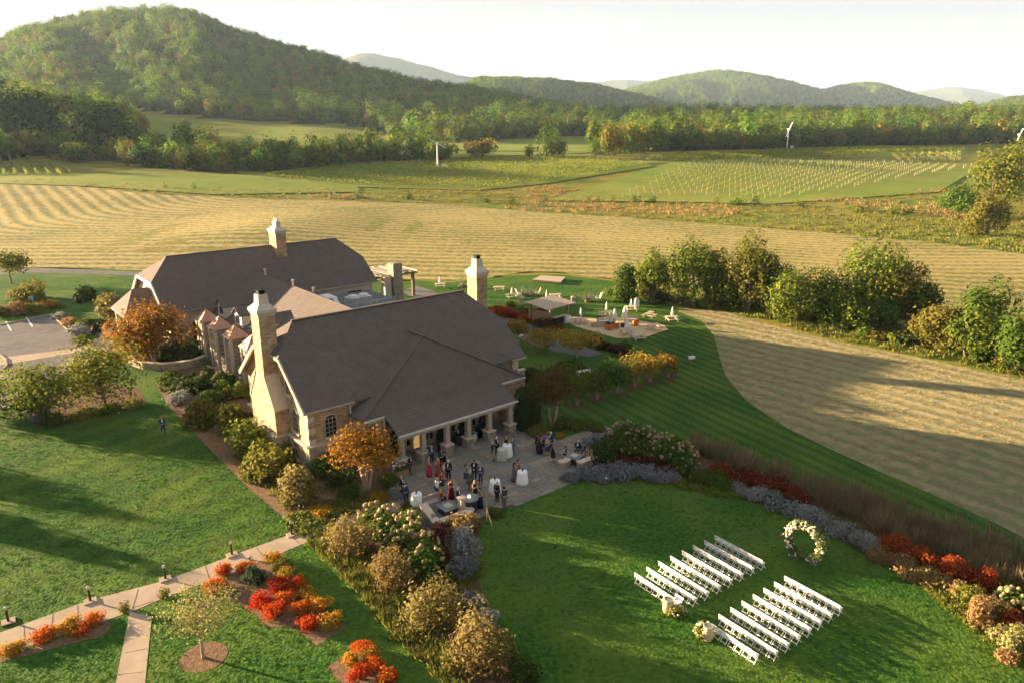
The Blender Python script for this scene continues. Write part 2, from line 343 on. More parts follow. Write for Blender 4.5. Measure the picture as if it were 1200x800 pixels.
# ---------------------------------------------------------------- vegetation builders
def leafcloud(seed, n, ell, clumps=14, leaf=.2, shape='round', tintbase=.5, jag=.35, aspect=1.5, njit=.45):
    """leaf-sized quads gathered in clumps through an ellipsoid (base of crown at z=0). returns verts, faces, tint, clump centres"""
    R = np.random.RandomState(seed); rx, ry, rz = ell
    cc = []
    while len(cc) < clumps:
        d = R.normal(size=3); d /= np.linalg.norm(d); r = R.rand() ** (1 / 2.4)
        p = d * r * .74
        if shape == 'mound': p[2] = abs(p[2]) * 1.25 - .42
        elif shape == 'cone':
            zz = R.rand() ** 1.5; ang = R.rand() * 6.283; rr = (1 - zz) * .78 * R.rand() ** .4 + .04; p = np.array([rr * math.cos(ang), rr * math.sin(ang), zz * 1.8 - .85])
        elif shape == 'spread':
            p[2] = p[2] * .75 + .12 * (1 - (p[0] ** 2 + p[1] ** 2))
        elif shape == 'vase':
            zz = R.rand(); ang = R.rand() * 6.283; rr = (.15 + .68 * zz) * R.rand() ** .5; p = np.array([rr * math.cos(ang), rr * math.sin(ang), zz * 1.6 - .8])
        cc.append(p)
    cc = np.array(cc); cs = (.30 + .26 * R.rand(clumps)) * (1.25 if clumps < 9 else 1.0) * (14 / max(clumps, 6)) ** .26
    if shape == 'cone': cs = cs * (1.05 - .75 * (cc[:, 2] + .85) / 1.8)
    w = cs ** 2; idx = R.choice(clumps, n, p=w / w.sum())
    d = R.normal(size=(n, 3)); d /= np.linalg.norm(d, axis=1)[:, None]
    rr = (1 - jag + jag * 1.4 * R.rand(n) ** .7) * cs[idx]
    P = cc[idx] + d * rr[:, None]
    pc = P / np.maximum(np.linalg.norm(P, axis=1), .05)[:, None]
    N_ = d * .75 + pc * .75 + R.normal(size=(n, 3)) * njit + np.array([0, 0, .2]); N_ /= np.linalg.norm(N_, axis=1)[:, None]
    out = R.rand(n) < .06; P[out] *= (1.05 + .28 * R.rand(int(out.sum())))[:, None]
    P = P * np.array([rx, ry, rz]) + np.array([0, 0, rz * (.62 if shape == 'mound' else .95)])
    if shape == 'mound': P[:, 2] = np.abs(P[:, 2])
    t = np.cross(N_, R.normal(size=(n, 3))); t /= np.maximum(np.linalg.norm(t, axis=1), 1e-6)[:, None]
    b = np.cross(N_, t)
    s_ = leaf * (.55 + .9 * R.rand(n))
    a1 = t * (s_ * aspect / 2)[:, None]; b1 = b * (s_ / 2)[:, None]
    V = np.stack([P - a1, P - b1 * .9, P + a1, P + b1 * .9], axis=1).reshape(-1, 3)
    tint = np.clip(tintbase + R.normal(size=n) * .17 + (R.rand(clumps)[idx] - .5) * .4, 0, 1)
    C = cc * np.array([rx, ry, rz]) + np.array([0, 0, rz * (.62 if shape == 'mound' else .95)])
    return V, tint, C
def quadmesh(name, V, tint, m):
    n = len(V) // 4; me = bpy.data.meshes.new(name)
    me.vertices.add(len(V)); me.vertices.foreach_set('co', V.astype(np.float32).ravel())
    me.loops.add(4 * n); me.loops.foreach_set('vertex_index', np.arange(4 * n, dtype=np.int32))
    me.polygons.add(n); me.polygons.foreach_set('loop_start', np.arange(0, 4 * n, 4, dtype=np.int32))
    me.update(calc_edges=True)
    a = me.attributes.new('tint', 'FLOAT', 'FACE'); a.data.foreach_set('value', tint.astype(np.float32))
    me.materials.append(m); return me
def tree_meshes(seed, height, rx, ry, trunk_h, leaf, n, m, shape='round', clumps=16, trunk_r=None, multi=1, bark='bark', jag=.35, tintbase=.5, njit=.45):
    """crown and limb meshes for one tree kind"""
    rz = (height - trunk_h) / 1.95
    V, t, C = leafcloud(seed, n, (rx, ry, rz), clumps, leaf, shape, jag=jag, tintbase=tintbase, njit=njit)
    V[:, 2] += trunk_h
    crown = quadmesh('crown', V, t, m)
    R = random.Random(seed); b = MB(); tr = trunk_r or height * .022
    for k in range(multi):
        a = k * 6.283 / multi + R.random(); off = 0 if multi == 1 else tr * 2.0
        top = Vector((math.cos(a) * off * 3, math.sin(a) * off * 3, trunk_h + rz * .7)) if multi > 1 else Vector((R.uniform(-.05, .05) * height, R.uniform(-.05, .05) * height, trunk_h + rz * 1.0))
        base = Vector((math.cos(a) * off * .5, math.sin(a) * off * .5, -.1))
        mid = base.lerp(top, .5) + Vector((R.uniform(-1, 1), R.uniform(-1, 1), 0)) * tr
        b.tube([base, base.lerp(mid, .15), mid, top], [tr * 1.5, tr, tr * .8, tr * .3], 7)
        for c in range(k, min(len(C), 8 * multi), multi):
            q = Vector(C[c]) + Vector((0, 0, trunk_h)); s0 = base.lerp(top, R.uniform(.4, .85))
            md = s0.lerp(q, .5) + Vector((0, 0, -.06 * (q - s0).length))
            b.tube([s0, md, q], [tr * .42, tr * .28, tr * .1], 5)
    trunk = b.mesh('trunk', M[bark], True)
    return crown, trunk
def tree(name, label, cat, loc, meshes, rz=0, group=None, scale=None, parts=('crown', 'trunk')):
    r = thing(name, label, cat, loc, rz, group)
    if scale is not None: r.scale = (scale,) * 3 if isinstance(scale, (int, float)) else scale
    link(parts[0], meshes[0], None, r); link(parts[1], meshes[1], None, r)
    return r
def shrub_meshes(seed, rx, ry, h, leaf, n, m, shape='mound', clumps=9, jag=.4, stems=6, tintbase=.5, aspect=1.6, njit=.75):
    rz = h / 1.45 if shape == 'mound' else h / 1.9
    V, t, C = leafcloud(seed, n, (rx, ry, rz), clumps, leaf, shape, jag=jag, tintbase=tintbase, aspect=aspect, njit=njit)
    V[:, 2] = np.maximum(V[:, 2], .02)
    R = random.Random(seed); b = MB()
    for k in range(stems):
        c = Vector(C[k % len(C)]); b.tube([(R.uniform(-.1, .1) * rx, R.uniform(-.1, .1) * ry, -.05), (c.x * .45, c.y * .45, max(.1, c.z * .55)), (c.x, c.y, max(.15, c.z))], [.035, .028, .012], 5)
    return quadmesh('foliage', V, t, m), b.mesh('stems', M['bark'])
def shrub(name, label, cat, loc, meshes, rz=0, group=None, scale=None):
    return tree(name, label, cat, loc, meshes, rz, group, scale, ('foliage', 'stems'))
def inpoly(px, py, poly):
    px = np.asarray(px); py = np.asarray(py); r = np.zeros(px.shape, bool); j = len(poly) - 1
    for i in range(len(poly)):
        xi, yi = poly[i][0], poly[i][1]; xj, yj = poly[j][0], poly[j][1]
        if yi != yj:
            r ^= ((yi > py) != (yj > py)) & (px < (xj - xi) * (py - yi) / (yj - yi) + xi)
        j = i
    return r
SRC = {}
def scatter(name, pts, src, label=None, cat=None, smin=.7, smax=1.3, seed=0, tilt=.15, parent=None, scales=None):
    """one object: copies of src (mesh) on every point"""
    R = np.random.RandomState(seed); n = len(pts)
    me = bpy.data.meshes.new(name); me.vertices.add(n); me.vertices.foreach_set('co', np.asarray(pts, np.float32).ravel())
    a = me.attributes.new('sc', 'FLOAT', 'POINT'); a.data.foreach_set('value', (scales if scales is not None else R.uniform(smin, smax, n)).astype(np.float32))
    rot = np.stack([R.uniform(-tilt, tilt, n), R.uniform(-tilt, tilt, n), R.uniform(0, 6.283, n)], 1).astype(np.float32)
    b = me.attributes.new('rt', 'FLOAT_VECTOR', 'POINT'); b.data.foreach_set('vector', rot.ravel())
    o = bpy.data.objects.new(name, me); COL.objects.link(o)
    if parent: o.parent = parent
    if src.name not in SRC:
        SRC[src.name] = bpy.data.objects.new('source_' + src.name, src)
    g = bpy.data.node_groups.new('scatter_' + name, 'GeometryNodeTree')
    g.interface.new_socket('Geometry', in_out='INPUT', socket_type='NodeSocketGeometry'); g.interface.new_socket('Geometry', in_out='OUTPUT', socket_type='NodeSocketGeometry')
    N = g.nodes; L = g.links; gi = N.new('NodeGroupInput'); go = N.new('NodeGroupOutput'); ip = N.new('GeometryNodeInstanceOnPoints'); ob = N.new('GeometryNodeObjectInfo')
    ob.inputs[0].default_value = SRC[src.name]
    A = N.new('GeometryNodeInputNamedAttribute'); A.data_type = 'FLOAT'; A.inputs[0].default_value = 'sc'
    B = N.new('GeometryNodeInputNamedAttribute'); B.data_type = 'FLOAT_VECTOR'; B.inputs[0].default_value = 'rt'
    L.new(gi.outputs[0], ip.inputs['Points']); L.new(ob.outputs['Geometry'], ip.inputs['Instance']); L.new(A.outputs[0], ip.inputs['Scale']); L.new(B.outputs[0], ip.inputs['Rotation'])
    L.new(ip.outputs[0], go.inputs[0])
    md = o.modifiers.new('scatter', 'NODES'); md.node_group = g
    return tag(o, label, cat, None, 'stuff')
def tuft_mesh(name, m, blades=12, r=.16, h=.09, w=.03, seed=1, lean=.5):
    R = np.random.RandomState(seed); V = []; 
    for k in range(blades):
        a = R.rand() * 6.283; q = r * math.sqrt(R.rand()); c = np.array([q * math.cos(a), q * math.sin(a), 0]); d = R.rand() * 6.283
        s_ = np.array([math.cos(d), math.sin(d), 0]) * w * (.6 + .8 * R.rand()); hh = h * (.6 + .8 * R.rand()); ln = np.array([math.cos(a), math.sin(a), 0]) * hh * lean * R.rand() + np.array([0, 0, hh])
        V += [c - s_, c + s_, c + s_ * .35 + ln, c - s_ * .35 + ln]
    return quadmesh(name, np.array(V), R.rand(blades), m)
LEAF = {}
def lm(key, *cols, **k): LEAF[key] = leafmat('leaves_' + key, list(cols), **k)
lm('grass', (.020, .080, .010), (.046, .130, .016), (.110, .185, .028), rand=.3, trans=.5)
lm('forest', (.045, .105, .010), (.10, .170, .016), (.19, .235, .028), trans=.42, rand=.32, hue=.025)
lm('forestgold', (.10, .105, .014), (.18, .16, .022), (.25, .20, .03), rand=.3, hue=.025)
lm('dark', (.018, .040, .009), (.036, .066, .012), (.062, .090, .018), rand=.25)
lm('green', (.032, .068, .009), (.068, .112, .014), (.125, .160, .024), rand=.2)
lm('lightgreen', (.068, .10, .013), (.13, .165, .022), (.22, .225, .04), rand=.15)
lm('olive', (.068, .080, .013), (.13, .130, .020), (.20, .165, .034), rand=.15)
lm('maple', (.11, .055, .012), (.21, .10, .015), (.31, .17, .024), rand=.1)
lm('goldmaple', (.13, .085, .010), (.28, .14, .014), (.40, .22, .025), rand=.08)
lm('rust', (.055, .045, .014), (.105, .065, .018), (.15, .10, .022), rand=.1)
lm('gold', (.12, .10, .015), (.28, .19, .022), (.42, .28, .04), rand=.1)
lm('red', (.16, .07, .012), (.38, .024, .005), (.46, .05, .008), (.46, .14, .015), rand=.15, hue=.004)
lm('redorange', (.14, .14, .025), (.42, .045, .008), (.48, .13, .012), (.40, .27, .03), rand=.12, hue=.004)
lm('orangegreen', (.12, .14, .02), (.26, .20, .02), (.46, .17, .016), (.50, .28, .03), rand=.12, hue=.004)
lm('burgundy', (.040, .012, .010), (.075, .022, .016), (.11, .04, .022), rand=.15, hue=.004)
lm('crimson', (.09, .018, .010), (.17, .035, .014), (.24, .07, .02), rand=.15, hue=.004)
lm('redhedge', (.16, .03, .010), (.30, .055, .014), (.34, .12, .02), rand=.12, hue=.004)
lm('blue', (.12, .13, .135), (.185, .195, .215), (.27, .275, .30), rand=.15)
lm('silver', (.14, .155, .145), (.22, .23, .215), (.32, .32, .29), rand=.15)
lm('willow', (.15, .15, .045), (.25, .23, .085), (.37, .33, .15), rand=.1)
lm('straw', (.20, .155, .065), (.29, .225, .095), (.36, .29, .13), rand=.2)
lm('cream', (.26, .20, .10), (.38, .30, .16), (.50, .40, .24), rand=.1)
lm('tan', (.15, .10, .035), (.25, .165, .06), (.34, .24, .10), rand=.15)
lm('pampas', (.10, .095, .042), (.195, .155, .08), (.30, .22, .125), rand=.15)
lm('copperbush', (.105, .090, .028), (.19, .145, .048), (.29, .215, .082), rand=.12)
lm('ground', (.075, .105, .018), (.15, .165, .03), (.24, .22, .05), rand=.25)
lm('vine', (.10, .15, .02), (.19, .225, .03), (.29, .275, .045), rand=.15, trans=.45)
lm('flowerwhite', (.62, .55, .42), (.74, .68, .56), (.82, .78, .70), rand=.05, trans=.2)
lm('flowergold', (.55, .30, .06), (.72, .50, .18), (.80, .70, .45), rand=.05, trans=.2)
lm('spruce', (.020, .045, .022), (.035, .065, .032), (.055, .085, .042), rand=.1)

HAZE = .000055
# ---------------------------------------------------------------- terrain
def hitv(px, py, zoff=0.0):
    px = np.asarray(px, float); py = np.asarray(py, float)
    dx = (px - 600) / FPX; dy = -(py - 400) / FPX; d = np.stack([dx, _c + dy * _s, -_s + dy * _c], -1)
    lo = np.full(px.shape, 20.0); hi = np.full(px.shape, 2500.0); done = np.zeros(px.shape, bool); t = 20.0; prev = 20.0
    while t < 2500:
        P = d * t; below = (P[..., 2] + CAM_H <= H(P[..., 0], P[..., 1]) + zoff) & ~done
        hi[below] = t; lo[below] = prev; done |= below; prev = t; t *= 1.03
        if done.all(): break
    for _ in range(18):
        m = (lo + hi) / 2; P = d * m[..., None]; b = P[..., 2] + CAM_H <= H(P[..., 0], P[..., 1]) + zoff
        hi = np.where(b, m, hi); lo = np.where(b, lo, m)
    P = d * hi[..., None]; P[..., 2] = H(P[..., 0], P[..., 1]) + zoff
    return P
def gridmesh(name, P, m, attrs=None, smooth=True):
    nv, nu = P.shape[:2]; me = bpy.data.meshes.new(name)
    me.vertices.add(nu * nv); me.vertices.foreach_set('co', P.reshape(-1, 3).astype(np.float32).ravel())
    i = np.arange((nv - 1) * nu).reshape(nv - 1, nu)[:, :-1].ravel()
    F = np.stack([i, i + 1, i + 1 + nu, i + nu], 1).astype(np.int32); n = len(F)
    me.loops.add(4 * n); me.loops.foreach_set('vertex_index', F.ravel())
    me.polygons.add(n); me.polygons.foreach_set('loop_start', np.arange(0, 4 * n, 4, dtype=np.int32))
    me.update(calc_edges=True)
    if smooth: me.polygons.foreach_set('use_smooth', [True] * n)
    for k, v in (attrs or {}).items():
        a = me.attributes.new(k, 'FLOAT', 'POINT'); a.data.foreach_set('value', v.ravel().astype(np.float32))
    me.materials.append(m); return me
ys = np.concatenate([[-400, -100, 0, 60, 120], np.arange(150, 700, 7.0), np.arange(700, 1700, 20.0), [1750, 1900, 2300, 3000, 4500, 7000, 11500]])
xs = np.concatenate([[-8800, -5000, -3000, -2200], np.arange(-1700, -560, 30.0), np.arange(-560, 560, 11.0), np.arange(560, 1720, 30.0), [2200, 3000, 5000, 8800]])
X, Y = np.meshgrid(xs, ys); Z = H(X, Y)
far = sst(1700, 2300, Y); Z = Z * (1 - far) + 20 * far
me = gridmesh('ground', np.stack([X, Y, Z], -1), M['meadow'])
GROUND = tag(link('ground', me), kind='structure')

def sheet(name, poly, m, z, kind='structure', label=None):
    pts = [at(p[0], p[1]) if len(p) == 2 else Vector(p) for p in poly]
    me = bpy.data.meshes.new(name); me.from_pydata([(p[0], p[1], z) for p in pts], [], [tuple(range(len(pts)))]); me.update()
    if me.polygons[0].normal.z < 0: me.flip_normals()
    me.materials.append(m); return tag(link(name, me), label, kind=kind)
def slab(name, poly, m, z0, z1):
    pts = [at(p[0], p[1]) if len(p) == 2 else Vector(p) for p in poly]
    b = MB(); b.prism([(p[0], p[1]) for p in pts], z0, z1); return tag(b.build(name, m), kind='structure')
def resample(pl, n):
    pl = np.asarray(pl, float); d = np.r_[0, np.cumsum(np.hypot(*np.diff(pl, axis=0).T))]; t = np.linspace(0, d[-1], n)
    return np.stack([np.interp(t, d, pl[:, 0]), np.interp(t, d, pl[:, 1])], 1)
def drape(name, top, bot, m, nx, ny, zoff=.12, phase=None, ridge=0.0, lin=1.0):
    A = resample(top, nx); B = resample(bot, nx); t = (np.linspace(0, 1, ny) ** lin)[:, None, None]
    Q = B[None] * (1 - t) + A[None] * t
    P = hitv(Q[..., 0], Q[..., 1], 0.0)
    P[..., 2] += zoff
    at_ = {}
    if phase:
        ph = phase(P[..., 0], P[..., 1]); at_['phase'] = ph
        P[..., 2] += ridge * np.maximum(0, np.cos(2 * np.pi * ph)) ** 2
    return tag(link(name, gridmesh(name, P, m, at_)), kind='structure')
def haymat(name, straw, stubble, amp=.42, nscale=.25, dist=5.0):
    m = bpy.data.materials.new(name); m.use_nodes = True; N = m.node_tree.nodes; L = m.node_tree.links
    b = N["Principled BSDF"]; b.inputs['Roughness'].default_value = .95; b.inputs['Specular IOR Level'].default_value = .1
    a = N.new("ShaderNodeAttribute"); a.attribute_name = 'phase'
    t = N.new("ShaderNodeTexCoord"); n = N.new("ShaderNodeTexNoise"); n.inputs['Scale'].default_value = nscale; n.inputs['Detail'].default_value = 8; n.inputs['Roughness'].default_value = .7
    L.new(t.outputs['Object'], n.inputs['Vector'])
    k = N.new("ShaderNodeMath"); k.operation = 'MULTIPLY'; k.inputs[1].default_value = 6.28318; L.new(a.outputs['Fac'], k.inputs[0])
    nn = N.new("ShaderNodeMath"); nn.operation = 'MULTIPLY_ADD'; nn.inputs[1].default_value = dist; L.new(n.outputs[0], nn.inputs[0]); L.new(k.outputs[0], nn.inputs[2])
    s_ = N.new("ShaderNodeMath"); s_.operation = 'COSINE'; L.new(nn.outputs[0], s_.inputs[0])
    n2 = N.new("ShaderNodeTexNoise"); n2.inputs['Scale'].default_value = .9; n2.inputs['Detail'].default_value = 8; L.new(t.outputs['Object'], n2.inputs['Vector'])
    ad = N.new("ShaderNodeMath"); ad.operation = 'MULTIPLY_ADD'; ad.inputs[1].default_value = amp * .36; L.new(s_.outputs[0], ad.inputs[0]); L.new(n2.outputs[0], ad.inputs[2])
    n5 = N.new("ShaderNodeTexNoise"); n5.inputs['Scale'].default_value = .03; n5.inputs['Detail'].default_value = 4; L.new(t.outputs['Object'], n5.inputs['Vector'])
    a5 = N.new("ShaderNodeMath"); a5.operation = 'MULTIPLY_ADD'; a5.inputs[1].default_value = .62; L.new(n5.outputs[0], a5.inputs[0]); L.new(ad.outputs[0], a5.inputs[2])
    r = N.new("ShaderNodeValToRGB"); e = r.color_ramp.elements; e.new(.5)
    e[0].position = .60; e[0].color = (*stubble, 1); e[1].position = .80; e[1].color = tuple(.5 * (p + q) for p, q in zip(straw, stubble)) + (1,); e[2].position = 1.06 if False else 1.0; e[2].color = (*straw, 1)
    L.new(a5.outputs[0], r.inputs[0]); L.new(r.outputs[0], b.inputs['Base Color'])
    bn = N.new("ShaderNodeBump"); bn.inputs['Strength'].default_value = .9; bn.inputs['Distance'].default_value = .25; n3 = N.new("ShaderNodeTexNoise"); n3.inputs['Scale'].default_value = 1.3; n3.inputs['Detail'].default_value = 9; n3.inputs['Roughness'].default_value = .75
    L.new(t.outputs['Object'], n3.inputs['Vector']); L.new(n3.outputs[0], bn.inputs['Height']); L.new(bn.outputs[0], b.inputs['Normal'])
    return m
M['hay'] = haymat('hay', (.33, .265, .10), (.12, .125, .038))
M['hay2'] = haymat('hay2', (.29, .24, .125), (.16, .16, .075), amp=.34, dist=1.6)
BOT = [(-200, 309), (0, 313), (165, 317), (300, 322), (450, 330), (490, 328), (530, 329), (575, 326), (600, 321), (625, 319), (655, 320), (720, 328), (800, 333), (900, 343), (1000, 353), (1100, 364), (1200, 379), (1330, 400)]
TOP = [(-200, 207), (0, 215), (75, 217), (175, 228), (300, 233), (400, 236), (520, 240), (640, 250), (740, 256), (860, 265), (1000, 276), (1100, 286), (1200, 298), (1330, 312)]
bw = np.array([at(*p)[:2] for p in BOT])
def ph_up(x, y):
    yb = np.interp(x, bw[:, 0], 148 + .0 * bw[:, 1] + np.clip((bw[:, 0] - 20) * -.42, -60, 0))
    d1 = y - yb + 5 * np.sin(x / 60.) + 3 * np.sin(y / 30. + x / 90.)
    p0 = np.array([-118., 165.]); dr = np.array([-104., 140.]); dr /= np.hypot(*dr)
    d2 = (x - p0[0]) * dr[1] - (y - p0[1]) * dr[0] + 36
    k = 16.; h_ = np.clip(.5 + .5 * (d2 - d1) / k, 0, 1)
    return (d2 * (1 - h_) + d1 * h_ - k * h_ * (1 - h_)) / 4.5
drape('hay_field', TOP, BOT, M['hay'], 260, 240, .03, ph_up, .16, 1.0)
T2 = [(792, 360), (850, 366), (900, 380), (960, 396), (1040, 412), (1100, 424), (1200, 444), (1330, 470)]
B2 = [(796, 366), (822, 376), (836, 392), (842, 415), (850, 440), (875, 470), (920, 500), (980, 530), (1060, 565), (1130, 596), (1200, 630), (1330, 690)]
hd = (at(1200, 440) - at(880, 372)); hd.normalize()
def ph_lo(x, y):
    d = (x - 20) * -hd.y + (y - 95) * hd.x
    return (d + 2.5 * np.sin((x * hd.x + y * hd.y) / 26.)) / 2.3
drape('mown_field', T2, B2, M['hay2'], 150, 130, .016, ph_lo, .05, 1.0)
drape('hill_pasture', [(138, 131), (230, 141), (310, 147), (400, 151), (440, 158), (464, 164)], [(146, 143), (180, 160), (222, 174), (290, 184), (390, 182), (445, 172), (466, 167)], M['field_grass'], 60, 30, .5)
drape('vineyard_grass', [(790, 190), (905, 187), (1040, 190), (1150, 196)], [(640, 236), (760, 237), (905, 240), (1100, 226)], M['field_grass'], 60, 30, .3)
drape('vineyard_grass', [(290, 205), (400, 193), (560, 185.5), (720, 188), (762, 193)], [(300, 213), (420, 220), (560, 224), (640, 216), (764, 196)], M['field_grass'], 60, 14, .3)
drape('vineyard_grass', [(738, 189), (800, 182.5), (900, 177.5), (1000, 174.5), (1135, 172)], [(742, 192), (800, 191.5), (900, 188), (1000, 186), (1135, 180)], M['field_grass'], 60, 10, .3)
drape('field_grass', [(-200, 199), (0, 206), (100, 206), (250, 205), (420, 208)], [(-200, 211), (0, 216), (100, 219), (250, 229), (420, 226)], M['field_grass'], 60, 12, .3)
drape('pasture', [(520, 172), (600, 166), (690, 162), (700, 166)], [(520, 186), (600, 183), (690, 180), (700, 176)], M['field_grass'], 20, 8, .3)

# ---- near ground sheets (traced on the flat ground)
sheet('lawn', [(-125, 20, 0), (52, 14, 0)] + [(1260, 662), (1200, 628), (1130, 595), (1060, 564), (980, 529), (920, 499), (875, 469), (850, 439), (842, 414), (836, 391), (822, 375), (800, 364), (760, 345), (720, 330), (655, 322), (600, 323), (530, 331), (490, 329), (430, 329), (165, 317), (0, 313), (-120, 309)], M['lawn'], .008)
M['stripe'] = M['lawn'].copy(); M['stripe'].name = 'striped_lawn'
def add_wave(m, ang, scale, dark, lo=.42, hi=.58):
    N = m.node_tree.nodes; L = m.node_tree.links; b = N["Principled BSDF"]; old = b.inputs['Base Color'].links[0].from_socket
    t = N.new("ShaderNodeTexCoord"); mp_ = N.new("ShaderNodeMapping"); mp_.inputs[2].default_value = (0, 0, ang); L.new(t.outputs['Object'], mp_.inputs[0])
    w = N.new("ShaderNodeTexWave"); w.inputs['Scale'].default_value = scale; w.inputs['Distortion'].default_value = .8; w.inputs['Detail Scale'].default_value = .3; L.new(mp_.outputs[0], w.inputs['Vector'])
    r = N.new("ShaderNodeMapRange"); r.inputs[1].default_value = lo; r.inputs[2].default_value = hi; r.inputs[3].default_value = dark; r.inputs[4].default_value = 1; L.new(w.outputs['Fac'], r.inputs[0])
    h = N.new("ShaderNodeHueSaturation"); L.new(r.outputs[0], h.inputs['Value']); L.new(old, h.inputs['Color']); L.new(h.outputs[0], b.inputs['Base Color'])
sd = at(955, 547) - at(772, 462); sang = -math.atan2(sd.y, sd.x) + math.pi / 2
add_wave(M['stripe'], sang, .215, .66, .2, .6)
M['left_lawn'] = M['lawn'].copy(); M['left_lawn'].name = 'left_lawn'
ld = at(207, 630) - at(125, 670); add_wave(M['left_lawn'], -math.atan2(ld.y, ld.x) + math.pi / 2, .11, .80, .3, .7)
LEFTL = [(-120, 20, 0), (-120, 100, 0), (0, 480), (20, 462), (44, 501), (100, 488), (172, 473), (184, 452), (200, 478), (240, 520), (290, 570), (343, 615), (342, 625), (271, 651), (193, 680), (105, 703), (0, 741), (-60, 763)]
sheet('left_lawn', LEFTL, M['left_lawn'], .0095)
STRIPE = [(600, 470), (660, 440), (720, 412), (790, 372), (800, 364), (822, 375), (836, 391), (842, 414), (850, 439), (875, 469), (920, 499), (980, 529), (1060, 564), (1130, 595), (1200, 628), (1260, 662), (1200, 652), (1100, 612), (1000, 577), (900, 545), (820, 522), (740, 505), (700, 505)]
sheet('striped_lawn', STRIPE, M['stripe'], .012)
CIRC = [(569, 604), (598, 594), (630, 582), (668, 567), (700, 564), (740, 561), (790, 563), (830, 571), (870, 582), (910, 596), (950, 612), (1000, 636), (1050, 667), (1100, 705), (1150, 745), (1200, 777), (1290, 845), (1330, 1000), (690, 1000), (655, 850), (632, 812), (608, 782), (585, 745), (566, 700), (558, 665), (558, 635)]
PATIO = [(448, 588), (462, 607), (500, 622), (560, 612), (570, 604), (598, 594), (630, 582), (668, 567), (682, 552), (692, 528), (722, 508), (703, 498), (650, 517), (642, 506), (634, 498), (610, 485), (585, 475), (450, 520), (452, 545), (466, 560), (462, 575)]
sheet('patio_base', PATIO, M['mulch'], .016)
E1 = [(690, 556), (700, 563), (740, 560), (790, 562), (830, 570), (870, 581), (910, 595), (950, 611), (1000, 635), (1050, 666), (1100, 704), (1150, 744), (1200, 776), (1290, 844), (1330, 700), (1260, 668), (1200, 655), (1100, 618), (1000, 585), (900, 552), (820, 525), (760, 505), (722, 503), (700, 520), (684, 545)]
sheet('planting_bed', E1, M['mulch'], .014)
BANK = [(345, 614), (385, 612), (450, 586), (463, 606), (500, 622), (560, 611), (569, 604), (558, 635), (558, 665), (566, 700), (585, 745), (608, 782), (632, 812), (655, 850), (590, 850), (530, 812), (460, 740), (400, 672), (362, 634)]
sheet('planting_bed', BANK, M['mulch'], .012)
HB = [(184, 452), (200, 478), (240, 520), (290, 570), (343, 615), (385, 612), (450, 582), (468, 558), (455, 545), (420, 540), (345, 510), (290, 470), (285, 425), (200, 430)]
sheet('planting_bed', HB, M['soil'], .012)
sheet('garden_path', [(-60, 763), (0, 741), (105, 703), (193, 680), (271, 651), (342, 625), (385, 611), (450, 580), (455, 590), (392, 625), (355, 637), (280, 668), (200, 697), (160, 714), (120, 728), (0, 768), (-60, 790)], M['concrete'], .020)
sheet('garden_path', [(152, 716), (178, 722), (166, 840), (128, 840)], M['concrete'], .024)
b = MB()
for a_, c_ in (((28, 732), (29, 757)), ((62, 719), (60, 744)), ((91, 709), (92, 737)), ((162, 690), (155, 714)), ((155, 712), (180, 704)), ((145, 765), (172, 760)), ((139, 790), (168, 787)), ((240, 661), (246, 680)), ((300, 641), (312, 656)), ((340, 626), (352, 638))):
    p, q = at(*a_), at(*c_); b.bar((p.x, p.y, .025), (q.x, q.y, .025), .035, .006)
b.build('path_joint', M['soil'])['kind'] = 'structure'
sheet('drive', [(-140, 371), (0, 381), (60, 369), (110, 415), (92, 425), (60, 450), (0, 480), (-140, 520)], M['asphalt'], .014)
sheet('drive', [(-150, 318), (0, 316), (36, 314), (166, 319), (215, 322), (215, 326), (160, 323), (36, 319.5), (0, 322), (-150, 326)], M['asphalt'], .016)
sheet('walkway', [(-140, 437), (0, 419), (88, 408), (118, 395), (112, 390), (118, 384), (150, 388), (180, 400), (165, 415), (150, 412), (100, 411), (0, 428), (-140, 450)], M['concrete'], .020)
for q in ([(6, 377.5), (8, 377), (14, 388), (12, 388)], [(30, 372.5), (32, 372.3), (39, 383), (37, 383)], [(-22, 379), (-20, 379), (-14, 390), (-16, 390)]):
    sheet('stall_marking', q, M['paint'], .020)
sheet('service_drive', [(588, 368), (630, 384), (655, 396), (690, 408), (706, 414), (690, 418), (650, 412), (612, 398), (585, 380)], M['gravel'], .016)
sheet('service_path', [(488, 335), (510, 342), (535, 352), (520, 360), (490, 352), (470, 342)], M['gravel'], .016)
sheet('sand_terrace', [(655, 372), (668, 371), (700, 373), (715, 370), (750, 376), (778, 381), (783, 386), (760, 394), (738, 396), (722, 396), (700, 390), (675, 383)], M['sand'], .018)
RB = [(268, 671), (300, 655), (325, 654), (345, 672), (370, 700), (405, 735), (370, 757), (355, 742), (340, 735), (312, 733), (300, 722), (290, 712), (270, 703), (262, 688)]
sheet('planting_bed', RB, M['soil'], .016)
sheet('planting_bed', [(383, 781), (424, 755), (470, 805), (430, 840)], M['soil'], .016)
sheet('planting_bed', [(-60, 792), (0, 772), (60, 752), (120, 724), (131, 730), (128, 737), (118, 745), (60, 760), (0, 776), (-60, 798)], M['soil'], .016)
c_ = at(239, 769); sheet('planting_bed', [(c_.x + 1.25 * math.cos(k * .3142), c_.y + 1.25 * math.sin(k * .3142), 0) for k in range(20)], M['soil'], .016)
for p in ((676, 474), (700, 467), (724, 460), (744, 453), (762, 447), (783, 442)):
    c_ = at(*p); sheet('planting_bed', [(c_.x + 1.0 * math.cos(k * .3927), c_.y + 1.0 * math.sin(k * .3927), 0) for k in range(16)], M['mulch'], .018)
LB = [(20, 462), (44, 501), (100, 488), (172, 473), (165, 455), (110, 447), (60, 452)]
sheet('planting_bed', LB, M['mulch'], .012)
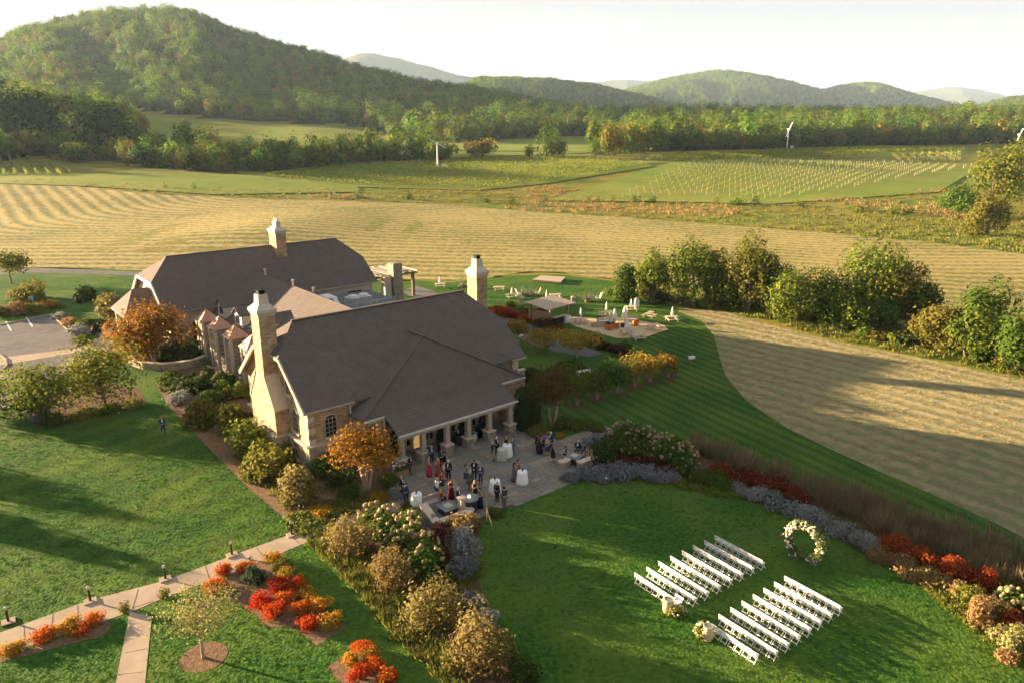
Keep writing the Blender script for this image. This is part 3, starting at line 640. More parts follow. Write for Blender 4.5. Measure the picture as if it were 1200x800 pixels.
# flagstones of the patio: coursed slabs, each its own size, height and edge
rp = random.Random(4); pp = [(at(*p).x, at(*p).y) for p in PATIO]
uax = Vector((math.sin(math.radians(50.1)), math.cos(math.radians(50.1)), 0)); vax = Vector((-uax.y, uax.x, 0))
b = MB(); vv = -46.0
us = [Vector((p[0], p[1], 0)).dot(uax) for p in pp]; vs_ = [Vector((p[0], p[1], 0)).dot(vax) for p in pp]
vv = min(vs_)
flag_cells = []
while vv < max(vs_):
    hh = rp.choice((.45, .6, .9)); uu = min(us) - rp.random()
    while uu < max(us):
        ww = rp.choice((.6, .75, .9, 1.2)); flag_cells.append((uu, vv, ww, hh)); uu += ww
    vv += hh
px_ = [p[0] for p in pp]; 
cx = np.array([(uax * (c[0] + c[2] / 2) + vax * (c[1] + c[3] / 2))[:2] for c in flag_cells]); ok = inpoly(cx[:, 0], cx[:, 1], pp)
a_uv = MB(); tints = []
for k_, c in zip(ok, flag_cells):
    if not k_: continue
    g = .012; z = .034 + rp.uniform(0, .007)
    q = [uax * u_ + vax * v_ for u_, v_ in ((c[0] + g, c[1] + g), (c[0] + c[2] - g, c[1] + g), (c[0] + c[2] - g, c[1] + c[3] - g), (c[0] + g, c[1] + c[3] - g))]
    a_uv.prism([(p.x, p.y) for p in q], .012, z); tints += [rp.random()] * 6
me = a_uv.mesh('flagstones')
at_ = me.attributes.new('tint', 'FLOAT', 'FACE'); at_.data.foreach_set('value', tints)
fm = bpy.data.materials.new('flagstone'); fm.use_nodes = True; N = fm.node_tree.nodes; L = fm.node_tree.links; bb = N["Principled BSDF"]; bb.inputs['Roughness'].default_value = .85; bb.inputs['Specular IOR Level'].default_value = .2
A_ = N.new("ShaderNodeAttribute"); A_.attribute_name = 'tint'; r_ = N.new("ShaderNodeValToRGB"); e = r_.color_ramp.elements; e.new(.35); e.new(.6); e.new(.85)
for q, (pz, cl) in enumerate(((0, (.138, .132, .117)), (.35, (.19, .178, .152)), (.6, (.165, .158, .14)), (.85, (.24, .19, .14)), (1, (.27, .24, .195)))): e[q].position = pz; e[q].color = (*cl, 1)
n_ = N.new("ShaderNodeTexNoise"); n_.inputs['Scale'].default_value = 2.5; n_.inputs['Detail'].default_value = 8; t_ = N.new("ShaderNodeTexCoord"); L.new(t_.outputs['Object'], n_.inputs['Vector'])
h_ = N.new("ShaderNodeHueSaturation"); mr2 = N.new("ShaderNodeMapRange"); mr2.inputs[3].default_value = .65; mr2.inputs[4].default_value = 1.35; L.new(n_.outputs[0], mr2.inputs[0]); L.new(mr2.outputs[0], h_.inputs['Value'])
L.new(A_.outputs['Fac'], r_.inputs[0]); L.new(r_.outputs[0], h_.inputs['Color']); L.new(h_.outputs[0], bb.inputs['Base Color'])
me.materials.append(fm); tag(link('flagstones', me), 'grey and tan flagstones laid in courses on the patio', None, None, 'stuff')

# ---------------------------------------------------------------- far mountains
M['mountain'] = mat('mountain', [(.022, .034, .012), (.045, .058, .018), (.075, .080, .026)], .012, bump=1.0, bscale=.03, detail=9)
MT_PTS = []
def mountain(prof, Yd, depth, seed, base=-30, amp=.10, trees=0):
    nx = 220; xs_ = np.linspace(prof[0][0], prof[-1][0], nx)
    fx = np.array([p[0] for p in prof], float); fy = np.array([p[1] for p in prof], float)
    py = np.interp(xs_, fx, fy); ker = np.hanning(15); ker /= ker.sum(); py = np.convolve(np.pad(py, 7, mode='edge'), ker, mode='valid')
    k = Yd / 908; top = CAM_H + (HORIZON - py - 9) * k; rows = 60; V_ = []
    for j in range(rows):
        t = j / (rows - 1); fr = math.sin(min(1, t / .6) * math.pi / 2) ** 1.1 if t < .6 else 1 - ((t - .6) / .4) ** 1.5
        yy = Yd + (t - .6) * depth; row = []
        for i, x in enumerate(xs_):
            wx = (x - 600) / 908 * Yd; q = Vector((wx / (Yd * .055) + seed * 9.1, yy / (Yd * .11), seed * 1.7))
            rdg = 1 - 2 * abs(mnoise.noise(q)) ; rd2 = 1 - 2 * abs(mnoise.noise(q * 2.3 + Vector((5, 3, 1)))); hh = max(0, top[i] - base)
            z = base + hh * (fr + (rdg * .17 + rd2 * .07) * math.sin(math.pi * min(1, fr * .92)) ** 1.0 * (1 - .35 * fr)) + hh * .015 * mnoise.noise(q * 6)
            row.append((wx * (.6 + .4 * yy / Yd), yy, z))
        V_.append(row)
    V_ = np.array(V_); tag(link('mountain', gridmesh('mountain', V_, M['mountain'])), kind='structure')
    if trees:
        R = np.random.RandomState(seed); u = R.uniform(0, nx - 1.01, trees); v = (rows - 1) * .64 * R.rand(trees) ** .8
        i = u.astype(int); j = v.astype(int); fu = (u - i)[:, None]; fv = (v - j)[:, None]
        MT_PTS.append((V_[j, i] * (1 - fu) * (1 - fv) + V_[j, i + 1] * fu * (1 - fv) + V_[j + 1, i] * (1 - fu) * fv + V_[j + 1, i + 1] * fu * fv))
mountain([(480, 140), (560, 92), (590, 91), (640, 93), (700, 101), (760, 113), (800, 124), (850, 140)], 2600, 900, 1, trees=9000)
mountain([(640, 140), (700, 112), (740, 101), (780, 92), (830, 83), (870, 87), (920, 97), (980, 109), (1050, 124), (1120, 140)], 4000, 1600, 2, trees=16000)
mountain([(880, 140), (950, 104), (990, 95), (1010, 94), (1050, 103), (1090, 116), (1130, 123), (1180, 140)], 3800, 1300, 3, trees=9000)
mountain([(960, 130), (1060, 103), (1100, 96), (1130, 99), (1180, 108), (1260, 105), (1380, 125)], 9500, 3000, 4)
mountain([(330, 140), (400, 70), (432, 60), (480, 69), (540, 84), (590, 87), (640, 96), (680, 110), (740, 140)], 6500, 2200, 5)
mountain([(580, 130), (640, 93), (700, 91), (740, 88), (790, 90), (850, 100), (920, 112), (1000, 130)], 8500, 2500, 6)
mountain([(1060, 142), (1120, 126), (1170, 116), (1230, 108), (1330, 96), (1480, 100)], 2200, 700, 7, trees=6000)

# ---------------------------------------------------------------- air
hm = bpy.data.materials.new('haze'); hm.use_nodes = True; N = hm.node_tree.nodes; N.remove(N['Principled BSDF'])
pv = N.new('ShaderNodeVolumePrincipled'); pv.inputs['Color'].default_value = (.56, .75, 1, 1); pv.inputs['Density'].default_value = HAZE; pv.inputs['Anisotropy'].default_value = .1
hm.node_tree.links.new(pv.outputs[0], N['Material Output'].inputs['Volume'])
tag(MB().box((0, 5700, 315), (18400, 12800, 770)).build('haze', hm), 'thin pale autumn haze', None, None, 'stuff')

# ---------------------------------------------------------------- forests, far trees, vineyards
FT = [tree_meshes(900 + k, hgt_, r_, r_ * .95, hgt_ * .10, 1.15, 420, LEAF[key], 'round', 8, jag=.3, njit=.3) for k, (hgt_, r_, key) in enumerate(((17, 5.9, 'forest'), (20, 6.6, 'forest'), (14, 5.4, 'forest'), (15, 5.6, 'forestgold'), (19, 5.2, 'green')))]
R = np.random.RandomState(11)
n = 52000; yy = np.sqrt(R.uniform(320. ** 2, 1720. ** 2, n)); aa = R.uniform(-.86, .86, n); P = np.stack([aa * yy, yy, H(aa * yy, yy)], 1)
qx, qy = topix(P)
CLEAR = [(132, 126), (230, 137), (310, 143), (400, 146), (445, 154), (470, 165), (446, 176), (390, 187), (290, 188), (222, 178), (180, 164), (146, 147)]
PAST = [(515, 170), (600, 163), (692, 159), (704, 168), (690, 183), (600, 186), (515, 188)]
BELT = [(-160, 196), (0, 192), (28, 183), (60, 186), (140, 190), (180, 197), (240, 203), (330, 201), (430, 192), (560, 186), (640, 186), (640, 176), (520, 176), (470, 182), (300, 188), (200, 182), (150, 172), (-160, 150)]
EDGE = [(560, 184), (640, 187), (700, 183), (760, 178.5), (900, 174.5), (1000, 171.5), (1300, 168), (1300, 90), (560, 90)]
HILL = [(-200, 178), (120, 150), (150, 160), (300, 160), (470, 160), (600, 176), (700, 160), (700, -50), (-200, -50)]
acc = (inpoly(qx, qy, BELT) | inpoly(qx, qy, EDGE) | inpoly(qx, qy, HILL)) & ~inpoly(qx, qy, CLEAR) & ~inpoly(qx, qy, PAST)
# cells under the trees take a floor darkened to deepen gaps between lit crowns
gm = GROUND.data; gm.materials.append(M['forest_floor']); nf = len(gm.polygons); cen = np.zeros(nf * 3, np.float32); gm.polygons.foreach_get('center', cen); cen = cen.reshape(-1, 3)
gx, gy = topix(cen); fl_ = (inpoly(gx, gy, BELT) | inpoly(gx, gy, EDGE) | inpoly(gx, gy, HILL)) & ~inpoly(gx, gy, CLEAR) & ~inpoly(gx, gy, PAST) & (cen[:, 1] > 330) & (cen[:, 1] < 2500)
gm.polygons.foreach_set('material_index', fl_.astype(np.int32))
# screen of trees in front of the lower pasture stays open: thin the belt there
P = P[acc]; qx = qx[acc]; qy = qy[acc]
keep = ~(inpoly(qx, qy, [(455, 170), (640, 170), (640, 200), (455, 200)]) & (R.rand(len(P)) < .35)); P = P[keep]; qx = qx[keep]; qy = qy[keep]
dist = P[:, 1]; ok = np.argsort(dist); P = P[ok]; qx = qx[ok]; qy = qy[ok]
dec = []
for p in P:  # keep trees a crown apart
    dec.append(p)
P = np.array(dec)
cell = {}; sel = []
for i, p in enumerate(P):
    k = (int(p[0] // (8.5 if p[1] < 700 else 10)), int(p[1] // (8.5 if p[1] < 700 else 10)))
    if k in cell: continue
    cell[k] = 1; sel.append(i)
P = P[sel]; qx = qx[sel]; qy = qy[sel]
rr = random.Random(3); protos = {}
NIND = 225
print('forest trees', len(P))
for i in range(min(NIND, len(P))):
    vis = -60 < qx[i] < 1260
    if not vis: continue
    k = rr.choice((0, 0, 1, 2, 2, 3, 4)); sc = rr.uniform(.62, 1.1) * (.85 if P[i][1] < 480 else 1.25)
    left = qx[i] < 560
    q_ = qx[i]; look = ('broad leafy', 'tall leafy', 'low leafy', 'golden tinged', 'narrow dark green')[k]
    seg = 'below the huge left trees' if q_ < 130 else 'left of the wide pasture tree' if q_ < 290 else 'below the mid hill pasture' if q_ < 400 else 'below the right pasture end' if q_ < 480 else 'behind the middle wind machine' if q_ < 600 else 'beside the small lower pasture' if q_ < 720 else 'above the young vine rows' if q_ < 900 else 'right of the central wind machine' if q_ < 1050 else 'above the far right crest'
    lab = ('%s tree in the wooded belt %s' % (look, seg), 'trees of the belt and wood edge beyond the fields')
    tree('woodland_tree', lab[0], 'tree', tuple(P[i] - np.array([0, 0, .2])), FT[k], rr.random() * 6.28, lab[1], (sc, sc, sc * rr.uniform(.85, 1.15)))
rest = np.array([p for i, p in enumerate(P) if i >= NIND or not (-60 < qx[i] < 1260)])
pick = np.random.RandomState(5).choice(5, len(rest), p=[.28, .2, .26, .16, .10])
for k in range(5):
    q = rest[pick == k]
    scatter('forest', q, FT[k][0], 'green autumn forest covering the far hill and the woods below it', None, .65, 1.25, k, .05)

for k, q in enumerate(MT_PTS):
    scatter('mountain_forest', q, FT[k % 3][0], 'far mountain forest', None, .7, 1.35, 60 + k, .05)
def vine_block(poly, az, spacing, key, hgt_, label, group, posts=True, leafsz=.55, dens=5.0, step=6.0, wid=.5, seed=0, gap=0):
    R = np.random.RandomState(seed); d = np.array([math.sin(math.radians(az)), math.cos(math.radians(az))]); nn = np.array([d[1], -d[0]])
    W_ = hitv(np.array([p[0] for p in poly], float), np.array([p[1] for p in poly], float))
    s0, s1 = (W_[:, :2] @ nn).min(), (W_[:, :2] @ nn).max(); t0, t1 = (W_[:, :2] @ d).min(), (W_[:, :2] @ d).max()
    pl = [(w[0], w[1]) for w in W_]; c = 0
    for s in np.arange(s0 + spacing / 2, s1, spacing):
        t = np.arange(t0, t1, .5); Q = s * nn[None] + t[:, None] * d[None]; k = inpoly(Q[:, 0], Q[:, 1], pl); Q = Q[k]
        if len(Q) < 12: continue
        n = int(len(Q) * .5 * dens); i = R.randint(0, len(Q), n)
        C = np.stack([Q[i, 0] + R.uniform(-wid, wid, n) * abs(nn[0]) + R.uniform(-.3, .3, n), Q[i, 1] + R.uniform(-wid, wid, n) * abs(nn[1]), np.zeros(n)], 1); C[:, 2] = H(C[:, 0], C[:, 1]) + .5 + R.rand(n) * (hgt_ - .5)
        N_ = R.normal(size=(n, 3)); N_ /= np.linalg.norm(N_, axis=1)[:, None]; a = np.cross(N_, R.normal(size=(n, 3))); a /= np.linalg.norm(a, axis=1)[:, None]; b_ = np.cross(N_, a); z = leafsz * R.uniform(.6, 1.3, n)[:, None]
        V = np.stack([C - a * z * .7, C - b_ * z * .5, C + a * z * .7, C + b_ * z * .5], 1).reshape(-1, 3)
        o0 = Vector((Q[len(Q) // 2][0], Q[len(Q) // 2][1], float(H(*Q[len(Q) // 2])))); V = V - np.array(o0)
        r = thing('vine_row', label % ordinal(c + 1), 'vine row', o0, 0, group)
        link('vines', quadmesh('vines', V, np.clip(R.normal(.5, .25, n), 0, 1), LEAF[key]), None, r)
        if posts:
            m_ = MB()
            for q in Q[::int(step / .5)]:
                z = float(H(*q)); m_.box((q[0] - o0.x, q[1] - o0.y, z + .95 - o0.z), (.12, .12, 1.9))
            tag(m_.build('posts', M['post'], r), 'row of pale trellis posts', None, None, 'stuff')
        c += 1
    return c
c = []
c.append(vine_block([(806, 192), (905, 189), (1050, 191), (1135, 197), (1010, 219), (905, 234), (800, 229), (720, 233)], 36, 4.2, 'vine', 1.3, 'young vine row with pale posts on the green slope, %s from the left', 'young vine rows on the green slope', True, .32, 3.2, 6.0, seed=1))
c.append(vine_block([(740, 189), (800, 183), (900, 178), (1000, 175), (1130, 172.5), (1130, 178.5), (1030, 180), (1000, 185), (900, 187), (800, 191)], 84, 3.4, 'vine', 2.1, 'dense yellowing vine row on the crest below the wood, %s from the wood', 'dense vine rows on the crest', False, .5, 7, seed=2))
c.append(vine_block([(1040, 182), (1125, 180), (1125, 190), (1050, 189)], 20, 4.5, 'vine', 1.8, 'vine row with pale posts on the far right crest, %s from the left', 'vine rows on the far right crest', True, .6, 4, 5, seed=3))
c.append(vine_block([(400, 194), (560, 186), (720, 189), (760, 194), (700, 205), (640, 214), (560, 222), (420, 218), (300, 208)], 72, 3.6, 'vine', 1.7, 'yellow green vine row in the middle vineyard, %s from its far side', 'vine rows in the middle vineyard', False, .42, 5.5, seed=4))
c.append(vine_block([(-90, 185), (25, 184), (58, 190), (84, 203), (70, 207), (-90, 207)], -34, 4.0, 'vine', 1.7, 'vine row in the small vineyard at the far left, %s from the left', 'vine rows at the far left', True, .6, 5, 7, seed=5))
print('rows', c)
# wind machines between the vines
def wind_machine(px, yb, yt, label, ang):
    p = hit(px, yb); h = hgt(px, yb, yt, p)
    r = thing('wind_machine', label, 'wind machine', p); w = max(.22, h * .035)
    MB().lathe([(w * 1.5, 0), (w, .4), (w * .7, h)], 10).build('mast', M['white'], r, smooth=True)
    MB().box((0, 0, h), (w * 3, w * 5, w * 2.2)).build('gearbox', M['white'], r)
    for s in (-1, 1):
        b = MB(); e = Vector((math.cos(ang) * s * h * .42, 0, math.sin(ang) * s * h * .42 + h)); b.bar((0, -w * 2.8, h), (e.x, -w * 2.8, e.z), w * 2.0, w * .5); b.build('blade', M['white'], r)
    MB().box((w * 8, 0, 1.0), (2.2, 1.3, 1.4)).build('engine_box', M['white'], r)
wind_machine(513, 197, 168, 'white wind machine with slanted blades above the middle vineyard', -.5)
wind_machine(922, 174, 152, 'white wind machine standing before the dark wood at the centre right', 1.2)
wind_machine(1191, 176, 158, 'leaning white wind machine at the right edge beside the tall roadside tree', 1.25)

# named single trees in the middle distance
def mid(px, yb, yt, w, key, label, shape='round', seed=1, n=1100, cl=12, group=None, thk=.1, leafk=.06, zoff=0):
    p = hit(px, yb); h = hgt(px, yb, yt, p); r = w * mpp(p) / 2
    ms = tree_meshes(seed, h, r, r, h * thk, max(.2, leafk * 2 * r), n, LEAF[key], shape, cl, jag=.42, njit=.6)
    return tree('field_tree' if shape != 'cone' else 'evergreen_tree', label, 'tree', (p.x, p.y, p.z - .1), ms, seed * 1.3, group)
def midbush(px, yb, yt, w, key, label, seed=1, n=380, group=None):
    p = hit(px, yb); h = max(.8, hgt(px, yb, yt, p)); r = w * mpp(p) / 2
    return shrub('field_shrub', label, 'shrub', (p.x, p.y, p.z - .05), shrub_meshes(seed, r, r * .9, h, max(.16, .16 * r), n, LEAF[key], clumps=8), seed, group)
for k, (px, yb, yt, w, key, lab, sh) in enumerate([
    (218, 152, 138, 16, 'lightgreen', 'pale round tree alone at the top of the hill pasture', 'round'),
    (240, 200, 158, 30, 'lightgreen', 'bright round tree in the belt, left of the dark pointed pair', 'round'),
    (258, 190, 153, 20, 'dark', 'dark pointed evergreen right behind the bright round belt tree', 'cone'),
    (265, 203, 175, 22, 'olive', 'brownish small tree just right of the bright round belt tree', 'round'),
    (232, 178, 150, 14, 'dark', 'small dark evergreen at the left foot of the hill pasture', 'cone'),
    (305, 200, 170, 46, 'green', 'wide spreading tree below the middle of the hill pasture', 'round'),
    (342, 198, 160, 22, 'forest', 'upright green tree below the right part of the hill pasture', 'round'),
    (375, 197, 164, 44, 'lightgreen', 'wide yellow green tree below the right part of the hill pasture', 'round'),
    (430, 162, 147, 9, 'dark', 'small dark cone tree at the right end of the hill pasture', 'cone'),
    (200, 196, 174, 28, 'forest', 'rounded tree left of the dark pointed evergreens', 'round'),
    (95, 190, 165, 44, 'forest', 'broad dark tree beside the small vineyard at the far left', 'round'),
    (150, 195, 162, 24, 'forestgold', 'narrow golden green tree between broad dark belt trees', 'round'),
    (170, 197, 170, 34, 'dark', 'broad dark tree right of the narrow golden green tree', 'round'),
    (35, 182, 152, 62, 'olive', 'broad pale olive tree at the far left above the vineyard', 'round'),
    (55, 178, 98, 74, 'dark', 'huge dark tree rising at the far left below the hill', 'round'),
    (15, 176, 92, 60, 'dark', 'huge dark tree touching the left picture edge below the hill', 'round'),
    (120, 186, 120, 60, 'dark', 'tall dark tree standing right of the huge left trees', 'round'),
    (520, 190, 165, 40, 'forest', 'green tree behind the white wind machine of the middle vineyard', 'round'),
    (560, 186, 160, 42, 'forestgold', 'golden green tree right of the middle wind machine', 'round'),
    (720, 183, 142, 36, 'forestgold', 'light golden tree at the near corner of the wood', 'round'),
    (655, 186, 164, 22, 'green', 'small round green tree in front of the small pasture', 'round')]):
    mid(px, yb, yt, w, key, lab, sh, 40 + k, 1100 if sh == 'round' else 900, 12, None, .08)
big = [(1155, 275, 188, 52, 'olive', 'tall column of reddish green foliage in front of the right roadside tree', 'cone'), (1164, 250, 160, 64, 'lightgreen', 'large light green tree behind the reddish column at the right', 'round'),
       (1192, 235, 163, 50, 'lightgreen', 'green tree at the right picture edge behind the light green one', 'round'), (1122, 255, 215, 50, 'green', 'low dark green tree left of the reddish column at the right', 'round')]
for k, (px, yb, yt, w, key, lab, sh) in enumerate(big): mid(px, yb, yt, w, key, lab, sh, 70 + k, 3600, 22, None, .02, .036)
G = 'scattered shrubs in the rough meadow'
rb = random.Random(8)
for k, (px, yb, yt, w) in enumerate([(690, 237, 229, 8), (701, 237, 228, 7), (718, 237, 227, 9), (745, 237, 227, 14), (765, 238, 230, 12), (840, 240, 227, 14), (865, 240, 231, 20), (885, 241, 230, 14), (1010, 248, 236, 20), (1050, 252, 240, 22), (1065, 250, 241, 16), (193, 221, 210, 8), (228, 222, 213, 9), (640, 236, 228, 9), (380, 232, 224, 12), (420, 233, 226, 14), (480, 234, 226, 14), (600, 240, 230, 18), (570, 238, 231, 14), (940, 243, 236, 12)]):
    midbush(px, yb, yt, w, ('green', 'dark', 'olive')[k % 3], '%s shrub in the rough meadow %s' % (('leafy green', 'small dark', 'small olive')[k % 3], 'left of the middle wind machine' if px < 500 else 'between hay field and middle vineyard' if px < 660 else 'below the left end of the young vine rows' if px < 780 else 'below the middle of the young vine rows' if px < 930 else 'below the right end of the young vine rows'), 300 + k, 160, G)
for k, (px, yb, yt, w, lab) in enumerate([(90, 187, 178, 40, 'long tan grass clump beside the far left vineyard')]):
    midbush(px, yb, yt, w, 'tan', lab, 340 + k, 500)
# orange broomsedge in the rough meadow
bs = tuft_mesh('broomsedge', LEAF['tan'], 14, .8, .6, .10, 3)
bg2 = tuft_mesh('meadow_grass', LEAF['ground'], 12, .9, .4, .12, 4)
R = np.random.RandomState(21); n = 13000
ax = R.uniform(-60, 1260, n); ay = 196 + R.rand(n) ** .8 * 105
top_ = np.interp(ax, [-60, 300, 420, 560, 640, 760, 905, 1100, 1260], [206, 222, 220, 224, 218, 232, 238, 222, 205]); bot_ = np.interp(ax, [p[0] for p in TOP], [p[1] for p in TOP])
k = (ay > top_) & (ay < bot_ - .5); Q = hitv(ax[k], ay[k])
nzv = np.array([mnoise.noise(Vector((q[0] / 40., q[1] / 40., 3.))) for q in Q])
scatter('broomsedge', Q[nzv > .12], bs, 'tawny orange grass growing in patches in the rough meadow', None, .6, 1.4, 1)
scatter('meadow_grass', Q[nzv <= .12], bg2, 'rough green grass of the uncut meadow', None, .6, 1.3, 2)

# ---------------------------------------------------------------- the stone buildings (one local frame: x along the ridges, y away from the camera)
BAZ = math.radians(50.1)
UB = Vector((math.sin(BAZ), math.cos(BAZ), 0)); VB = Vector((math.cos(BAZ), -math.sin(BAZ), 0))
BORG = VB * -50.0; BRZ = math.atan2(UB.y, UB.x)
def bw_(x, y, z=0): return BORG + UB * x - VB * y + Vector((0, 0, z))
def roofmb(faces, th=.22):
    """solid roof skin: every face gets thickness downwards and closed edges"""
    b = MB()
    for f in faces: b.extr(f, (0, 0, -th))
    return b
def add_window(parent, c, w, h, face, arch=False, name='window', cols=3, rows=4, sill=True, lit=False):
    """face: 'f' looks to -y, 'l' looks to -x, 'r' to +x. frame and sill are stone, panes sit behind glazing bars"""
    if face == 'f': T = lambda a, d, z: (c[0] + a, c[1] - d, c[2] + z)
    elif face == 'l': T = lambda a, d, z: (c[0] - d, c[1] - a, c[2] + z)
    else: T = lambda a, d, z: (c[0] + d, c[1] + a, c[2] + z)
    def bx(b, a0, a1, d0, d1, z0, z1):
        vs = [T(a, d, z) for a in (a0, a1) for d in (d0, d1) for z in (z0, z1)]
        b.add(vs, [(0, 1, 3, 2), (4, 6, 7, 5), (0, 4, 5, 1), (2, 3, 7, 6), (0, 2, 6, 4), (1, 5, 7, 3)])
    b = MB(); t = .06
    bx(b, -w / 2 - t, -w / 2, -.05, .06, 0, h); bx(b, w / 2, w / 2 + t, -.05, .06, 0, h); bx(b, -w / 2 - t, w / 2 + t, -.05, .06, -t, 0)
    if not arch: bx(b, -w / 2 - t, w / 2 + t, -.05, .06, h, h + t)
    fr = b.build('window', M['trim'], parent)
    b = MB()
    for i in range(1, cols): a = -w / 2 + w * i / cols; bx(b, a - .02, a + .02, .012, .04, 0, h + (.18 if arch else 0))
    for j in range(1, rows + 1 if arch else rows): z = h * j / rows; bx(b, -w / 2, w / 2, .014, .038, z - .02, z + .02)
    b.build('glazing_bars', M['trim'], fr)
    b = MB()
    if arch:
        pts = [T(-w / 2, .01, 0), T(w / 2, .01, 0)] + [T(w / 2 * math.cos(q), .01, h + w * .30 * math.sin(q)) for q in np.linspace(0, math.pi, 9)]
        v = Vector(T(0, -.05, 0)) - Vector(T(0, 0, 0)); b.extr(pts, v); b.build('pane', M['litglass' if lit else 'glass'], fr)
        b = MB()
        prev = None
        for q in np.linspace(0, math.pi, 9):
            p = T((w / 2 + t) * math.cos(q), .03, h + (w * .30 + t) * math.sin(q))
            if prev: b.bar(prev, p, .12, .10)
            prev = p
        b.build('arch', M['stucco'], fr)
    else:
        bx(b, -w / 2, w / 2, -.04, .01, 0, h); b.build('pane', M['litglass' if lit else 'glass'], fr)
    if sill:
        b = MB(); bx(b, -w / 2 - .18, w / 2 + .18, -.05, .16, -t - .16, -t); b.build('sill', M['stucco'], fr)
    return fr
M['litglass'] = mat('litglass', [(.20, .11, .03)], 1.5, rough=.15, emit=(1, .6, .2, .05))
def wallsolid(name, prof, x0, x1, m, root):
    b = MB(); b.extr([(x0, p[0], p[1]) for p in prof], (x1 - x0, 0, 0)); return b.build(name, m, root)
def chimney(parent, cx, cy, w, d, z0, z1, ztop, flue=1, base=None, wallm='wall'):
    """stack with a flared cap band, sloped stucco hood and flue"""
    b = MB(); b.box((cx, cy, (z0 + z1) / 2), (d, w, z1 - z0)); ch = b.build('chimney', M[wallm], parent)
    b = MB(); o = .32; zz = z1
    def fr(a0, a1, zb, zt): 
        vs = [(cx + sx * d / 2 * a0[0], cy + sy * w / 2 * a0[1], zb) for sx, sy in ((-1, -1), (1, -1), (1, 1), (-1, 1))] + [(cx + sx * d / 2 * a1[0], cy + sy * w / 2 * a1[1], zt) for sx, sy in ((-1, -1), (1, -1), (1, 1), (-1, 1))]
        b.add(vs, [(3, 2, 1, 0), (4, 5, 6, 7), (0, 1, 5, 4), (1, 2, 6, 5), (2, 3, 7, 6), (3, 0, 4, 7)])
    g = lambda e: (1 + e * 2 / d, 1 + e * 2 / w)
    hh = ztop - z1
    fr(g(.0), g(.15), z1 - .02, z1 + .20 * hh); fr(g(.17), g(.17), z1 + .201 * hh, z1 + .32 * hh)
    fr(g(.14), (.66, .60), z1 + .321 * hh, z1 + .55 * hh)
    if flue == 1: fr((.64, .58), (.56, .50), z1 + .551 * hh, ztop)
    b.build('cap', M['stucco'], ch)
    if flue == 1:
        b = MB(); b.box((cx, cy, ztop + .14), (d * .36, w * .30, .3)); b.box((cx, cy, ztop + .33), (d * .46, w * .38, .06)); b.build('flue', M['dark'], ch)
    else:
        for s in (-1, 1):
            b = MB(); b.box((cx, cy + s * w * .16, z1 + .78 * hh), (d * .46, w * .22, hh * .5)); b.build('stack', M['stucco'], ch)
            b = MB(); b.lathe([(.17, 0), (.15, .28), (.2, .3), (.14, .45), (.02, .52)], 10, (cx, cy + s * w * .16, z1 + 1.03 * hh)); b.build('flue', M['steel'], ch)
    return ch

M['dark2'] = mat('dark2', [(.045, .040, .040)], 3)
# ---- front hall
hall = thing('stone_hall', 'large stone hall with steep brown roof and a chimney on each gable, facing the patio', 'building', BORG, BRZ)
EV, RZ, Y0, Y1, X0, X1 = 5.6, 11.5, 4.0, 18.0, 23.0, 47.0
sl_ = (RZ - EV) / 7.0
cl, crr = 9.2, 8.5; dl = (RZ - cl) / sl_; dr_ = (RZ - crr) / sl_
f = [[(X0, Y0, EV), (X1, Y0, EV), (X1, 11 - dr_, crr), (44.3, 11, RZ), (25.7, 11, RZ), (X0, 11 - dl, cl)],
     [(X1, Y1, EV), (X0, Y1, EV), (X0, 11 + dl, cl), (25.7, 11, RZ), (44.3, 11, RZ), (X1, 11 + dr_, crr)],
     [(X0, 11 - dl, cl), (25.7, 11, RZ), (X0, 11 + dl, cl)][::-1], [(X1, 11 - dr_, crr), (X1, 11 + dr_, crr), (44.3, 11, RZ)]]
roof = roofmb(f).build('roof', M['roof'], hall)
b = MB(); b.bar((25.6, 11, RZ + .03), (44.4, 11, RZ + .03), .3, .08); b.build('ridge_cap', M['roof'], roof)
# pavilion hip over the patio side
A, Bq, Cq, Dq = (36.0, 8.35, 9.25), (36.0, 6.0, 9.25), (27.4, 2.2, 4.3), (45.2, 2.2, 4.3)
zl = lambda y: EV + (y - Y0) * sl_
f2 = [[Cq, (29.4, 2.2, 4.3), (29.4, -.15, 3.2), (42.3, -.15, 3.2), (42.3, 2.2, 4.3), Dq, Bq]]
roofmb([[Cq, Dq, Bq], [A, Bq, Cq, (27.1, 4.3, 4.45)][::-1], [Dq, Bq, A, (45.5, 4.3, 4.45)][::-1]], .2).build('pavilion_roof', M['roof'], hall)
roofmb([[(29.4, 2.2, 4.3), (29.4, -.15, 3.2), (42.3, -.15, 3.2), (42.3, 2.2, 4.3)]], .16).build('porch_roof', M['roof'], hall)
for a_, c_ in (((36.0, 8.45, 9.2), (27.2, 4.2, 5.66)), ((36.0, 8.45, 9.2), (45.4, 4.2, 5.66))): MB().bar(a_, c_, .22, .10).build('valley_flashing', M['dark2'], hall)
for a_, c_ in (((36.0, 6.0, 9.3), (36.0, 8.3, 9.3)), ((36.0, 6.0, 9.3), (27.4, 2.2, 4.36)), ((36.0, 6.0, 9.3), (45.2, 2.2, 4.36))): MB().bar(a_, c_, .26, .07).build('ridge_cap', M['roof'], hall)
b = MB()
b.bar((29.35, -.22, 3.12), (42.35, -.22, 3.12), .16, .16); b.build('gutter', M['whitetrim'], hall)
MB().bar((27.4, 2.1, 4.2), (29.36, 2.1, 4.2), .16, .16).build('gutter', M['whitetrim'], hall)
MB().bar((42.34, 2.1, 4.2), (45.25, 2.1, 4.2), .16, .16).build('gutter', M['whitetrim'], hall)
